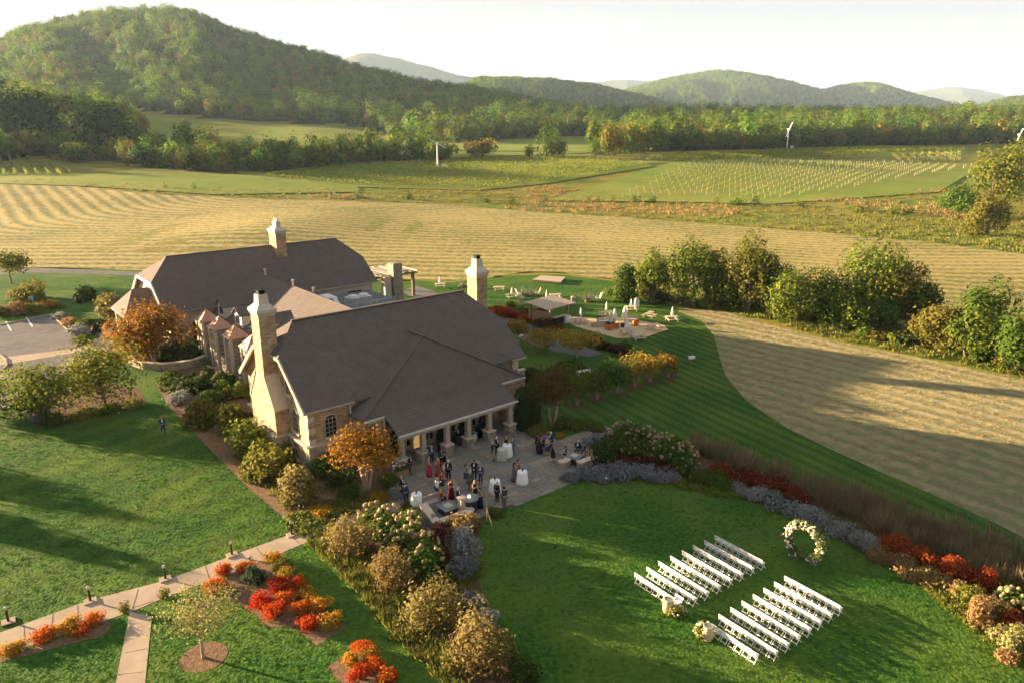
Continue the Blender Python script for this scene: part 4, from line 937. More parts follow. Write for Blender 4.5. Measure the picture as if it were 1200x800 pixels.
MB().bar((X0, Y0 - .04, EV - .12), (27.6, Y0 - .04, EV - .12), .12, .14).build('gutter', M['trim'], hall)
MB().bar((45.2, Y0 - .04, EV - .12), (X1, Y0 - .04, EV - .12), .12, .14).build('gutter', M['trim'], hall)
for y0_, z0_, y1_, z1_ in ((Y0, EV, 11 - dl, cl), (Y1, EV, 11 + dl, cl)):
    b = MB(); b.bar((X0 + .05, y0_, z0_ - .14), (X0 + .05, y1_, z1_ - .14), .16, .34); b.build('rake_board', M['trim'], hall)
MB().bar((X0 + .05, 11 - dl, cl - .12), (X0 + .05, 11 + dl, cl - .12), .16, .3).build('rake_board', M['trim'], hall)
MB().bar((27.25, 4.1, 5.3), (27.25, 4.1, .3), .11).build('downspout', M['whitetrim'], hall)
MB().bar((29.3, 2.05, 4.0), (29.3, 2.05, .3), .11).build('downspout', M['whitetrim'], hall)
wp = [(4.6, 0), (17.4, 0), (17.4, zl(4.6) - .3), (11 + dl + .1, cl - .32), (11 - dl - .1, cl - .32), (4.6, zl(4.6) - .3)]
wallsolid('wall', wp, 23.6, 46.4, M['wall'], hall)
# plinth with a weathered band
b = MB(); b.box((35, 11, 1.1), (22.8 + .36, 12.8 + .36, 2.2)); b.build('plinth', M['plinth'], hall)
b = MB(); b.box((23.42, 11, 2.27), (.34, 13.16, .16)); b.box((24.9, 4.45, 2.27), (3.0, .34, .16)); b.build('plinth_band', M['coping'], hall)
# quoins, each stone proud of the wall
for i in range(6):
    w_ = .42 if i % 2 else .6
    MB().box((23.6 + w_ / 2 - .03, 4.6 + .3 - .03, 2.6 + i * .5), (w_, .6 - .2 * (i % 2), .44)).build('quoin', M['coping'], hall)
# pavilion body
b = MB(); b.box((28.5, 3.9, 2.05), (2.2, 3.2, 4.1)); b.build('wall', M['wall'], hall)
b = MB(); b.box((43.8, 3.9, 2.05), (2.6, 3.2, 4.1)); b.build('wall', M['wall'], hall)
b = MB(); b.box((36.05, 3.6, 1.6), (12.9, 1.4, 3.2)); b.build('wall', M['wall'], hall)
# gable windows
add_window(hall, (23.58, 7.0, 2.9), .95, 1.75, 'l', True); add_window(hall, (23.58, 15.6, 2.9), .95, 1.75, 'l', True)
add_window(hall, (23.40, 7.0, .55), .95, 1.3, 'l', rows=3); add_window(hall, (23.40, 15.6, .55), .95, 1.3, 'l', rows=3)
add_window(hall, (23.58, 8.1, 6.0), .72, 1.05, 'l', True, rows=3); add_window(hall, (23.58, 13.9, 6.2), .62, .95, 'l', True, rows=3)
add_window(hall, (25.6, 4.58, 2.75), 1.0, 1.6, 'f', True); add_window(hall, (25.6, 4.40, .5), 1.0, 1.6, 'f', sill=False)
add_window(hall, (28.3, 2.28, 2.6), .7, 1.1, 'f', True)
MB().box((45.9, 4.5, 4.7), (.8, .3, .9)).build('band_stone', M['coping'], hall)
# left chimney breast with sloped shoulders
b = MB(); yc = 11.0
b.extr([(22.35, yc - 2.6, 0), (22.35, yc + 2.6, 0), (22.35, yc + 2.6, 4.6), (22.35, yc + .78, 7.2), (22.35, yc + .78, 7.6), (22.35, yc - .98, 7.6), (22.35, yc - .98, 7.2), (22.35, yc - 2.6, 4.6)], (1.27, 0, 0))
brst = b.build('chimney_breast', M['wall'], hall)
b = MB(); b.box((22.75, yc, 1.1), (1.1, 5.4, 2.2)); b.build('plinth', M['plinth'], brst)
b = MB(); b.box((22.80, yc, 2.27), (1.16, 5.52, .15)); b.build('plinth_band', M['coping'], brst)
for s in (-1, 1): MB().extr([(22.28, yc + s * 2.7, 4.56), (22.28, yc + s * .95 - .08, 7.28), (22.28, yc + s * .95 - .08, 7.44), (22.28, yc + s * 2.7, 4.72)], (1.34, 0, 0)).build('weathering', M['coping'], brst)
chimney(hall, 23.1, yc - .1, 1.7, 1.45, 6.9, 12.5, 14.3)
chimney(hall, 47.0, 12.0, 1.65, 1.4, 0.0, 12.5, 14.4)
# porch: posts on stone piers, beam, doors and sidelights
for x in (29.75, 31.9, 34.4, 36.75, 39.15, 41.65):
    pr = MB().box((x, .15, .45), (.85, .85, .9)).build('pier', M['rubble'], hall)
    MB().box((x, .15, .95), (1.0, 1.0, .12)).build('pier_cap', M['coping'], pr)
    MB().box((x, .15, 1.98), (.42, .42, 1.94)).build('post', M['trim'], pr)
MB().bar((29.6, .12, 2.84), (42.1, .12, 2.84), .3, .3).build('beam', M['trim'], hall)
MB().box((36.0, 2.88, 2.62), (12.6, .08, .22)).build('head_band', M['trim'], hall)
for k, x in enumerate((30.6, 33.1, 35.5, 38.0, 40.4)):
    d = MB()
    for s in (-1, 1): d.box((x + s * .52, 2.87, 1.2), (.1, .08, 2.4))
    d.box((x, 2.87, 2.43), (1.14, .08, .1)); d = d.build('door', M['trim'], hall)
    MB().box((x, 2.885, 1.19), (.92, .03, 2.3)).build('door_leaf', M['dark'] if k != 1 else M['litglass'], d)
    MB().box((x - .36, 2.84, 1.05), (.04, .06, .2)).build('handle', M['steel'], d)
    for s in (-1, 1): add_window(hall, (x + s * .98, 2.90, .5), .42, 1.8, 'f', cols=1, rows=3, sill=False)
# ---- back hall
back = thing('entrance_hall', 'long stone hall with clipped gables and twin flue chimney behind, beside the car park', 'building', BORG, BRZ)
EB, RB_, BY0, BY1, BX0, BX1, BYC = 5.5, 11.2, 46.0, 61.0, 24.0, 54.2, 53.5
sb_ = (RB_ - EB) / 7.5; cb_ = 8.6; db = (RB_ - cb_) / sb_
f = [[(BX0, BY0, EB), (BX1, BY0, EB), (BX1, BYC - db, cb_), (51.6, BYC, RB_), (27.2, BYC, RB_), (BX0, BYC - db, cb_)],
     [(BX1, BY1, EB), (BX0, BY1, EB), (BX0, BYC + db, cb_), (27.2, BYC, RB_), (51.6, BYC, RB_), (BX1, BYC + db, cb_)],
     [(BX0, BYC + db, cb_), (27.2, BYC, RB_), (BX0, BYC - db, cb_)], [(BX1, BYC - db, cb_), (BX1, BYC + db, cb_), (51.6, BYC, RB_)]]
rf = roofmb(f).build('roof', M['roof'], back)
MB().bar((27.1, BYC, RB_ + .03), (51.7, BYC, RB_ + .03), .3, .08).build('ridge_cap', M['roof'], rf)
zb = lambda y: EB + (y - BY0) * sb_
wp = [(46.6, 0), (60.4, 0), (60.4, zb(46.6) - .3), (BYC + db + .1, cb_ - .3), (BYC - db - .1, cb_ - .3), (46.6, zb(46.6) - .3)]
wallsolid('wall', wp, 24.7, 53.6, M['stucco'], back)
for y0_, z0_, y1_, z1_ in ((BY0, EB, BYC - db, cb_), (BY1, EB, BYC + db, cb_), (BYC - db, cb_ + .02, BYC + db, cb_ + .02)):
    MB().bar((BX0 + .05, y0_, z0_ - .15), (BX0 + .05, y1_, z1_ - .15), .18, .36).build('rake_board', M['whitetrim'], back)
MB().bar((BX0, BY0 - .04, EB - .12), (BX1, BY0 - .04, EB - .12), .12, .14).build('gutter', M['trim'], back)
chimney(back, 42.2, BYC - .8, 2.4, 1.5, 8.0, 13.0, 14.6, 2)
# entrance porch with a hipped roof
pz, px0, py0, py1 = 4.7, 20.6, 50.6, 57.4
f = [[(px0, py1, pz), (px0, py0, pz), (22.6, BYC + .4, 7.4)], [(px0, py0, pz), (24.6, py0, pz), (24.6, BYC + .4, 7.4), (22.6, BYC + .4, 7.4)], [(24.6, py1, pz), (px0, py1, pz), (22.6, BYC + .4, 7.4), (24.6, BYC + .4, 7.4)]]
pr = roofmb(f, .2).build('porch_roof', M['roof'], back)
MB().bar((px0 - .03, py0, pz - .14), (px0 - .03, py1, pz - .14), .14, .2).build('gutter', M['trim'], pr)
for y in (py0 + .5, py1 - .5): MB().box((px0 + .5, y, 2.25), (.5, .5, 4.5)).build('post', M['trim'], back)
add_window(back, (50.6, 46.58, 2.4), 2.2, 2.0, 'f', cols=3, rows=2)
for x in (28, 33): add_window(back, (x, 46.58, 1.4), 1.2, 2.2, 'f')
MB().box((24.66, BYC + .4, 1.3), (.1, 2.2, 2.6)).build('door', M['dark'], back)
# ---- connecting wing
wing = thing('connecting_wing', 'low wing with a tan lit roof, three dormers and stone turrets joining the two halls', 'building', BORG, BRZ)
WX, WZ = 37.3, 8.6; ex, ez = 28.9, 3.9; s_w = (WZ - ez) / (WX - ex)
f = [[(ex, 45.95, ez), (ex, 18.1, ez), (WX, 15.0, WZ), (WX, 50.6, WZ)], [(WX, 15.0, WZ), (41.5, 16.2, 6.1), (41.5, 46.6, 6.1), (WX, 50.6, WZ)]]
roofmb(f, .2).build('roof', M['roof'], wing)
wallsolid('wall', [(18.0, 0), (46.5, 0), (46.5, 3.9), (18.0, 3.9)], 29.2, 41.3, M['wall'], wing)
b = MB(); b.box((47.0, 32, 2.2), (11, 27.5, 4.4)); b.build('flat_roof', M['gravel'], wing)
MB().bar((ex - .05, 18.2, ez - .12), (ex - .05, 45.9, ez - .12), .14, .16).build('gutter', M['trim'], wing)
for k, y in enumerate((43.1, 37.4, 31.8, 26.0)):
    x0 = 29.9; zr = 7.0; hw = 1.3; zw = 6.15
    xe = lambda z: ex + (z - ez) / s_w
    b = MB(); b.extr([(x0 + .2, y - hw + .12, ez + .3), (x0 + .2, y + hw - .12, ez + .3), (x0 + .2, y + hw - .12, zw), (x0 + .2, y, zr - .12), (x0 + .2, y - hw + .12, zw)], (4.2, 0, 0)); dm = b.build('dormer', M['whitetrim'], wing)
    roofmb([[(x0 - .1, y - hw, zw - .06), (xe(zw) + .2, y - hw, zw - .06), (xe(zr) + .3, y, zr), (x0 - .1, y, zr)], [(x0 - .1, y + hw, zw - .06), (x0 - .1, y, zr), (xe(zr) + .3, y, zr), (xe(zw) + .2, y + hw, zw - .06)]], .1).build('dormer_roof', M['roof'], dm)
    MB().box((x0 + .17, y, ez + 1.6), (.06, 1.0, .9)).build('pane', M['glass'], dm)
for y in (41.9, 37.4, 32.4, 27.2):
    x = 27.9
    t = MB().box((x, y, 2.45), (1.9, 1.9, 4.9)).build('turret', M['rubble'], wing)
    for sx, sy in ((-1, -1), (-1, 1), (1, -1), (1, 1)):
        MB().box((x + sx * .93, y + sy * .93, 2.45), (.3, .3, 4.88)).build('corner_stones', M['coping'], t)
    b = MB(); o = 1.22; b.add([(x - o, y - o, 4.92), (x + o, y - o, 4.92), (x + o, y + o, 4.92), (x - o, y + o, 4.92), (x, y, 6.25)], [(3, 2, 1, 0), (0, 1, 4), (1, 2, 4), (2, 3, 4), (3, 0, 4)]); b.build('copper_cap', M['copper'], t)
MB().box((27.3, 34.5, .9), (.4, 17, 1.8)).build('low_wall', M['rubble'], wing)
for x, y, z in ((37.3, 46.0, 8.6), (37.3, 37.2, 8.6), (38.2, 33.4, 8.1)):
    MB().lathe([(.14, 0), (.14, .75), (.2, .76), (.2, .9)], 8, (x, y, z - .1)).build('vent_pipe', M['steel'], wing)
# rooftop plant
pl = bw_(46.5, 37.8, 4.4)
r = thing('rooftop_air_conditioner', 'grey rooftop air conditioning plant with round fan guards on the flat roof', 'air conditioner', pl, BRZ)
MB().box((0, 0, .75), (3.2, 1.8, 1.2)).build('casing', M['steel'], r)
for s in (-1, 1): MB().lathe([(.6, 0), (.6, .25), (.45, .28), (.1, .3)], 14, (s * .8, 0, 1.35)).build('fan_guard', M['white'], r)
for s in (-1, 1): MB().box((s * 1.3, 0, .08), (.3, 1.8, .16)).build('foot', M['blackmetal'], r)
r = thing('duct_unit', 'pale boxy duct unit beside the fan plant on the flat roof', 'duct unit', bw_(43.4, 40.4, 4.4), BRZ)
MB().box((0, 0, .7), (1.4, 2.6, 1.4)).build('casing', M['white'], r); MB().bar((.2, -1.2, 1.1), (.3, -2.4, .3), .6).build('duct', M['steel'], r)
r = thing('guard_rail', 'thin metal guard rail around the rooftop plant', 'railing', bw_(46.5, 35.2, 4.4), BRZ)
for x in np.linspace(-4, 4, 7): MB().bar((x, 0, 0), (x, 0, 1.1), .06).build('post', M['steel'], r)
for z in (.55, 1.1): MB().bar((-4, 0, z), (4, 0, z), .06).build('rail', M['steel'], r)
# pergola and the freestanding stone chimney
p0 = bw_(61.7, 53.4)
h_ = hgt(466, 352, 309, p0)
r = thing('outdoor_chimney', 'freestanding rough grey stone chimney rising in front of the pergola', 'chimney', p0, BRZ)
MB().box((0, 0, h_ / 2), (1.7, 1.7, h_)).build('stack', M['rubble'], r)
for k in range(7): MB().box(((k % 3 - 1) * .5, (k // 3 - 1) * .55, h_ + .08), (.44, .4, .2)).build('cap_stone', M['rubble'], r)
MB().box((-1.6, .3, h_ * .34), (1.2, 1.2, h_ * .68)).build('side_flue', M['stucco'], r)
r = thing('pergola', 'dark timber pergola with pale rafters behind the roofs', 'pergola', bw_(60.5, 57.5), BRZ)
for x in (-5, .2, 5.2):
    for y in (-3, 3.2): MB().box((x, y, 1.9), (.42, .42, 3.8)).build('post', M['bark'], r)
for y in (-3, 3.2): MB().bar((-5.8, y, 3.95), (6.2, y, 3.95), .25, .35).build('beam', M['bark'], r)
for x in np.linspace(-5.3, 5.7, 9): MB().bar((x, -3.8, 4.25), (x, 4.0, 4.25), .16, .26).build('rafter', M['greywood'], r)
for k in range(4): MB().box((-3.9 + k * 2.6, .1, 4.43), (1.5, 5.6, .05)).build('shade_cloth', M['cushion'], r)
# white wing wall seen right of the hall
r = thing('garden_screen', 'low white and grey stone screen wall behind the hall corner', 'wall', bw_(49.0, 8.5), BRZ)
MB().box((0, 0, 1.1), (3.2, .35, 2.2)).build('wall', M['plinth'], r); MB().box((0, 0, 2.26), (3.4, .5, .12)).build('coping', M['coping'], r)
# curved retaining wall by the entrance
r = thing('retaining_wall', 'low curved stone retaining wall below the clipped hedge', 'wall', at(195, 430))
o = at(195, 430); prev = None; pts = [at(*p) - o for p in ((151, 421), (157, 428), (170, 432), (190, 434), (210, 432), (228, 429), (241, 424))]
for i in range(len(pts) - 1):
    a, c = pts[i], pts[i + 1]; w = MB(); w.bar(a + Vector((0, 0, .4)), c + Vector((0, 0, .4)), .5, .8); w.build('wall_stone', M['rubble'], r)
    w = MB(); w.bar(a + Vector((0, 0, .85)), c + Vector((0, 0, .85)), .62, .1); w.build('coping', M['coping'], r)

# ---------------------------------------------------------------- ceremony: chairs, wreath, barrels
CAZ = math.radians(53.4); FA = Vector((math.sin(CAZ), math.cos(CAZ), 0)); RA = Vector((math.cos(CAZ), -math.sin(CAZ), 0))
CRZ = math.atan2(-FA.x, FA.y)  # local +y -> facing
def chair_parts():
    seat = MB().box((0, .02, .44), (.37, .34, .03)).mesh('seat', M['white'])
    b = MB()
    for s in (-1, 1): b.bar((s * .20, -.17, .42), (s * .20, -.24, .80), .035, .045)
    b.box((0, -.232, .755), (.40, .025, .085)); b.box((0, -.207, .60), (.40, .02, .05))
    back = b.mesh('backrest', M['white'])
    legs = []
    for s in (-1, 1):
        legs.append(MB().bar((s * .205, -.15, .46), (s * .205, .25, 0.0), .032, .045).mesh('front_leg', M['white']))
        legs.append(MB().bar((s * .175, .16, .44), (s * .175, -.22, 0.0), .032, .045).mesh('rear_leg', M['white']))
    st = MB(); st.bar((-.175, -.19, .07), (.175, -.19, .07), .03, .035); st.bar((-.2, .21, .06), (.2, .21, .06), .03, .035); st = st.mesh('stretcher', M['white'])
    return seat, back, legs, st
CH = chair_parts()
def chair(loc, rz, label):
    r = thing('folding_chair', label, 'chair', loc, rz, 'white folding chairs set out for the ceremony')
    link('seat', CH[0], None, r); link('backrest', CH[1], None, r); link('stretcher', CH[3], None, r)
    for k, m in enumerate(CH[2]): link('front_leg' if k % 2 == 0 else 'rear_leg', m, None, r)
L0 = [(730 + x / 8, 620 + y / 8) for x, y in ((100, 405), (213, 353), (342, 293), (447, 240), (555, 187), (658, 138), (763, 102), (848, 56))]
R0 = [(828.5, 728)] + [(800 + x / 8, 690 + y / 8) for x, y in ((333, 230),)] + [(850 + x / 8, 660 + y / 8) for x, y in ((50, 403), (155, 343), (265, 280), (362, 223), (458, 168), (548, 115))]
def fit(rows):
    P_ = [at(p[0], p[1], .8) for p in rows]; n = len(P_); s = [p.dot(FA) for p in P_]; i = np.arange(n)
    k, c = np.polyfit(i, s, 1); q = np.polyfit(i, [p.dot(RA) for p in P_], 1)
    return [FA * (c + k * j) + RA * (q[1] + q[0] * j) for j in range(n)], k
rl, kl = fit(L0); rrw, kr = fit(R0)
wL = (at(891.3, 658.2, .8) - at(835.8, 627.2, .8)).length / 8; wR = (at(984.4, 710.6, .8) - at(918.5, 674.6, .8)).length / 8
print('chair pitch', wL, wR, kl, kr)
OD = ['first', 'second', 'third', 'fourth', 'fifth', 'sixth', 'seventh', 'eighth']
rc = random.Random(6)
for blk, rows, wd in (('patio side', rl, wL), ('outer side', rrw, wR)):
    for i, p in enumerate(rows):
        n = 8 if i else 7
        for k in range(n):
            c = p + RA * (wd * (k + .5)) + FA * .22; c.z = .03
            aisle = OD[7 - k] if rows is rl else OD[k]
            rowname = OD[7 - i]
            if rows is rl and i == 0: aisle = OD[6 - k]
            chair(c + Vector((rc.uniform(-.012, .012), rc.uniform(-.012, .012), 0)), CRZ + rc.uniform(-.03, .03), 'white folding chair %s from the aisle, %s row from the wreath, %s' % (aisle, rowname, blk))
lm('wreath', (.09, .13, .03), (.16, .20, .05), (.26, .28, .09), rand=.05)
# flower wreath (a broken ring of blossom on a round frame)
wc = at(940, 657); wb = at(940, 657, .12)
wr = thing('flower_wreath', 'tall round wreath of white and blush flowers on a stand before the chairs', 'wreath', at(941, 655), CRZ + .12)
RAD = 1.18; zc = 1.38
b = MB(); b.tube([(RAD * math.cos(t), 0, zc + RAD * math.sin(t)) for t in np.linspace(-.5 * math.pi, 1.5 * math.pi, 40)], .03, 6, False); b.build('hoop', M['blackmetal'], wr)
b = MB(); b.box((-.55, 0, .08), (.5, .5, .16)); b.build('foot', M['slate'], wr); MB().box((.75, 0, .14), (.42, .42, .28)).build('foot', M['slate'], wr)
Rn = np.random.RandomState(7); n = 5200; th = Rn.uniform(-.5 * math.pi, 1.5 * math.pi, n); k = ~((th > -.5 * math.pi - .1) & (th < -.36 * math.pi)) & ~(th > 1.42 * math.pi); th = th[k]; n = len(th)
thick = .22 + .11 * (np.sin(th * 3 + .5) + 1) / 2 + .05 * np.cos(th)
d = Rn.normal(size=(n, 3)); d /= np.linalg.norm(d, axis=1)[:, None]; rr_ = thick * Rn.rand(n) ** .45 * 1.15
C = np.stack([RAD * np.cos(th), np.zeros(n), zc + RAD * np.sin(th)], 1) + d * rr_[:, None]; C[:, 2] = np.maximum(C[:, 2], .06)
def quadsat(C, s, Rn, asp=1.5):
    n = len(C); N_ = Rn.normal(size=(n, 3)); N_ /= np.linalg.norm(N_, axis=1)[:, None]; a = np.cross(N_, Rn.normal(size=(n, 3))); a /= np.linalg.norm(a, axis=1)[:, None]; b_ = np.cross(N_, a); z = s * Rn.uniform(.6, 1.3, n)[:, None]
    return np.stack([C - a * z * asp / 2, C - b_ * z / 2, C + a * z * asp / 2, C + b_ * z / 2], 1).reshape(-1, 3)
link('foliage', quadmesh('foliage', quadsat(C, .15, Rn), Rn.rand(n), LEAF['wreath']), None, wr)
def blooms(pts, rads, m, name='flower_heads', parent=None, label=None, seed=0):
    R = random.Random(seed); b = MB()
    for p, r in zip(pts, rads): b.ball(p, r, 6, 4, (1, 1, .75 + .3 * R.random()))
    me = b.mesh(name, None, True); a = me.attributes.new('tint', 'FLOAT', 'FACE'); t = []
    nf = len(me.polygons) // max(1, len(pts))
    for p in pts: t += [R.random()] * nf
    a.data.foreach_set('value', (t + [.5] * len(me.polygons))[:len(me.polygons)]); me.materials.append(m)
    o = link(name, me, None, parent); return tag(o, label, None, None, 'stuff')
q = Rn.uniform(0, 2 * math.pi, 330); q = q[(np.sin(q) > -.92)]
pts = [(RAD * math.cos(t) + Rn.normal() * .14, Rn.uniform(-.34, .10), zc + RAD * math.sin(t) + Rn.normal() * .14) for t in q]
blooms(pts[:230], Rn.uniform(.05, .10, 230), LEAF['flowerwhite'], 'flower_heads', wr, 'white and blush blossoms of the wreath'); blooms(pts[230:], Rn.uniform(.04, .08, 120), LEAF['flowergold'], 'flower_heads', wr, 'peach blossoms of the wreath')
def barrel(loc, label, s=1.0):
    r = thing('wine_barrel', label, 'barrel', loc); r.scale = (s, s, s)
    for k in range(18):
        a0, a1 = 2 * math.pi * k / 18 + .02, 2 * math.pi * (k + 1) / 18 - .02; b = MB(); pr = [(.27, 0), (.325, .22), (.345, .45), (.325, .68), (.27, .9)]
        vs = [((rr - dd) * math.cos(a), (rr - dd) * math.sin(a), z) for dd in (0, .03) for rr, z in pr for a in (a0, a1)]
        fs = []
        for i in range(4): fs += [(2 * i, 2 * i + 1, 2 * i + 3, 2 * i + 2), (10 + 2 * i, 12 + 2 * i, 13 + 2 * i, 11 + 2 * i), (2 * i, 2 * i + 2, 12 + 2 * i, 10 + 2 * i), (2 * i + 1, 11 + 2 * i, 13 + 2 * i, 3 + 2 * i)]
        fs += [(0, 10, 11, 1), (8, 9, 19, 18)]; b.add(vs, fs); b.build('stave', M['oak'], r)
    for z, rr in ((.06, .288), (.24, .334), (.66, .334), (.84, .288)): MB().lathe([(rr - .02, -.025), (rr, -.025), (rr, .025), (rr - .02, .025)], 18, (0, 0, z)).build('hoop', M['steel'] if False else M['oak'], r)
    MB().lathe([(.24, 0), (.24, .03)], 16, (0, 0, .855)).build('lid', M['slate'], r)
barrel(at(782.5, 716, .03), 'pale wine barrel behind the last row nearer the patio')
barrel(at(829, 748, .03), 'pale wine barrel standing left of the last row farther from the patio')
def bouquet(loc, rx, ry, h, seed, label):
    r = thing('flower_arrangement', label, 'flowers', loc); ms = shrub_meshes(seed, rx, ry, h, .12, 420, LEAF['lightgreen'], clumps=7); link('foliage', ms[0], None, r)
    R = random.Random(seed); pts = []
    for k in range(46):
        a = R.uniform(0, 6.28); e = R.uniform(.1, 1.4); pts.append((rx * math.cos(a) * math.cos(e) * .95, ry * math.sin(a) * math.cos(e) * .95, .1 + h * .9 * math.sin(e)))
    blooms(pts[:26], [R.uniform(.05, .08) for _ in pts[:26]], LEAF['flowerwhite'], 'flower_heads', r, 'white blossoms of the arrangement', 2); blooms(pts[26:], [R.uniform(.04, .08) for _ in pts[26:]], LEAF['flowergold'], 'flower_heads', r, 'golden blossoms of the arrangement', 3)
bouquet(at(794, 720, .03), .62, .45, .6, 31, 'white and gold flowers on the grass right of the left barrel')
bouquet(at(821, 745, .03), .45, .45, .85, 32, 'yellow and white flowers standing left of the right barrel')
p = at(794, 712, .03)
r = thing('welcome_sign', 'white tilted sign board beside the left barrel', 'sign', p, CRZ); MB().box((0, 0, .62), (.62, .03, .46), 0, ('X', -.6)).build('board', M['white'], r)
for s in (-1, 1): MB().bar((s * .2, -.05, 0), (s * .2, .02, .6), .03).build('leg', M['white'], r)

# ---------------------------------------------------------------- patio furniture
Z0 = .04
def cocktail(px, py, label, m='cloth', stuff=True, s=1.0):
    p = at(px, py, Z0)
    t = thing('cocktail_table', 'high round table under the ' + label, 'table', p); t.scale = (s, s, s)
    MB().lathe([(.39, 1.06), (.39, 1.09)], 20).build('table_top', M['greywood'], t); MB().lathe([(.28, 0), (.28, .03), (.05, .06), (.04, 1.05)], 12).build('pedestal', M['blackmetal'], t)
    rnd = random.Random(int(px)); ph = rnd.random() * 6
    b = MB(); b.lathe([(.50, .012), (.47, .3), (.435, .7), (.415, 1.0), (.40, 1.10), (.36, 1.112), (.02, 1.113)], 36, wob=lambda a, z: max(0, (1.0 - z)) * .10 * math.sin(a * 9 + ph) * (1 + .4 * math.sin(a * 4)))
    c = b.build('tablecloth', M[m], None, p, smooth=True); c.scale = (s, s, s); tag(c, 'floor length ' + label, 'tablecloth')
    if stuff:
        q = thing('flower_vase', 'small vase on the ' + label, 'vase', (p[0], p[1], p[2] + 1.115 * s))
        MB().lathe([(.05, 0), (.06, .08), (.04, .16)], 8).build('vase', M['slate'], q); ms = shrub_meshes(int(px), .10, .10, .16, .06, 50, LEAF['green'], clumps=4); link('foliage', ms[0], None, q, (0, 0, .12))
cocktail(488.5, 593, 'white cloth left of the near fire pit')
cocktail(580, 577, 'white cloth at the middle of the patio')
cocktail(612, 566, 'white cloth before the couple in grey and red')
cocktail(594.5, 534, 'white cloth among guests by the porch')
cocktail(588, 539, 'grey green cloth among guests by the porch', 'sagecloth', False)
def seatwall(name, pts, label, h=.55, t=.5):
    W_ = [at(p[0], p[1], 0) for p in pts]; o = W_[0]; r = thing('seat_wall', label, 'stone wall', o)
    for i in range(len(W_) - 1):
        a, c = W_[i] - o, W_[i + 1] - o; MB().bar(a + Vector((0, 0, h / 2)), c + Vector((0, 0, h / 2)), t, h).build('wall', M['seatwall'], r)
        d = (c - a).normalized() * .05; MB().bar(a - d + Vector((0, 0, h + .045 + .004 * (i % 2))), c + d + Vector((0, 0, h + .045 + .004 * (i % 2))), t + .1, .09).build('coping', M['coping'], r)
def fire_table(px, py, label, sz=1.15, rz=None, h=.55):
    r = thing('fire_pit_table', label, 'fire table', at(px, py, Z0), BRZ if rz is None else rz)
    MB().box((0, 0, h * .45), (sz * .8, sz * .8, h * .9)).build('base', M['blackmetal'], r); MB().box((0, 0, h), (sz, sz, .08)).build('table_top', M['slate'], r); MB().box((0, 0, h + .05), (sz * .46, sz * .46, .05)).build('fire_bed', M['firestones'], r)
seatwall('w', [(496, 598), (512, 620), (552, 606), (543, 597)], 'low U shaped stone seat wall around the near fire pit')
fire_table(525, 600, 'square dark fire table inside the near seat wall', 1.35)
r = thing('stone_bench', 'grey stone block bench with cushion left of the near fire table', 'bench', at(508, 592, Z0), BRZ)
MB().box((0, 0, .24), (1.5, .6, .48)).build('seat', M['cushion'], r); MB().box((0, .3, .6), (1.5, .14, .5)).build('backrest', M['cushion'], r)
seatwall('w', [(655, 548), (663, 547), (668, 541)], 'short curved stone seat wall left of the far fire pit')
seatwall('w', [(678, 549), (706, 538), (702, 529)], 'low curved stone seat wall right of the far fire pit')
fire_table(673, 541, 'square dark fire table inside the far seat wall', 1.3, BRZ + .3, .6)
r = thing('outdoor_bar', 'curved dark bar counter with a lit top behind the near seat wall', 'bar', at(550, 597, Z0))
MB().lathe([(.62, 0), (.66, 1.0)], 20).build('counter', M['blackmetal'], r); MB().lathe([(.74, 1.0), (.74, 1.06)], 20).build('counter_top', M['slate'], r)
MB().lathe([(.05, 1.06), (.11, 1.1), (.11, 1.2), (.02, 1.28)], 10).build('lamp', M['flame'], r)
r = thing('stone_pillar', 'short pale stone pillar beside the dark bar counter', 'pillar', at(541.5, 601, Z0), BRZ); MB().box((0, 0, .65), (.45, .45, 1.3)).build('shaft', M['coping'], r); MB().box((0, 0, 1.33), (.55, .55, .08)).build('cap', M['coping'], r)
def heater(px, py, label):
    r = thing('patio_heater', label, 'patio heater', at(px, py, Z0), .4)
    MB().box((0, 0, .4), (.5, .5, .8)).build('gas_box', M['blackmetal'], r)
    for sx in (-1, 1):
        for sy in (-1, 1): MB().bar((sx * .23, sy * .23, .8), (sx * .11, sy * .11, 2.2), .035).build('strut', M['steel'], r)
    MB().tube([(0, 0, .8), (0, 0, 2.1)], .06, 8).build('flame_tube', M['glasslight'], r); MB().box((0, 0, 2.24), (.55, .55, .07)).build('hood', M['steel'], r)
M['glasslight'] = mat('glasslight', [(.5, .54, .55)], 3, rough=.15, spec=.6)
heater(602, 500, 'silver pyramid patio heater under the end of the porch roof'); heater(612.5, 499.5, 'silver pyramid patio heater beside the round dark topiary')
def urn(px, py, label, s=1.0, plant=True):
    r = thing('planter_urn', label, 'planter', at(px, py, Z0)); r.scale = (s, s, s)
    MB().lathe([(.26, 0), (.40, .18), (.44, .5), (.36, .78), (.42, .86), (.36, .88), (.30, .80)], 16).build('pot', M['pot'], r, smooth=True); MB().lathe([(.32, .76), (.3, .8)], 12).build('soil', M['soil'], r)
    if plant: ms = shrub_meshes(int(px), .4, .4, .5, .14, 160, LEAF['green'], clumps=6); link('foliage', ms[0], None, r, (0, 0, .78))
urn(502, 534, 'pale round urn beside the lit porch door', 1.0, False); urn(554, 517, 'pale round urn beside the fourth porch post', 1.0, False)
r = thing('draped_table', 'round table under a black cloth on the porch', 'table', at(537.5, 519, Z0)); MB().lathe([(.55, 0), (.5, .9), (.48, 1.0), (.02, 1.01)], 20, wob=lambda a, z: .05 * math.sin(a * 8) * (1 - z)).build('cloth', M['dark'], r); MB().lathe([(.07, 1.0), (.09, 1.1), (.04, 1.3)], 8).build('jug', M['steel'], r)
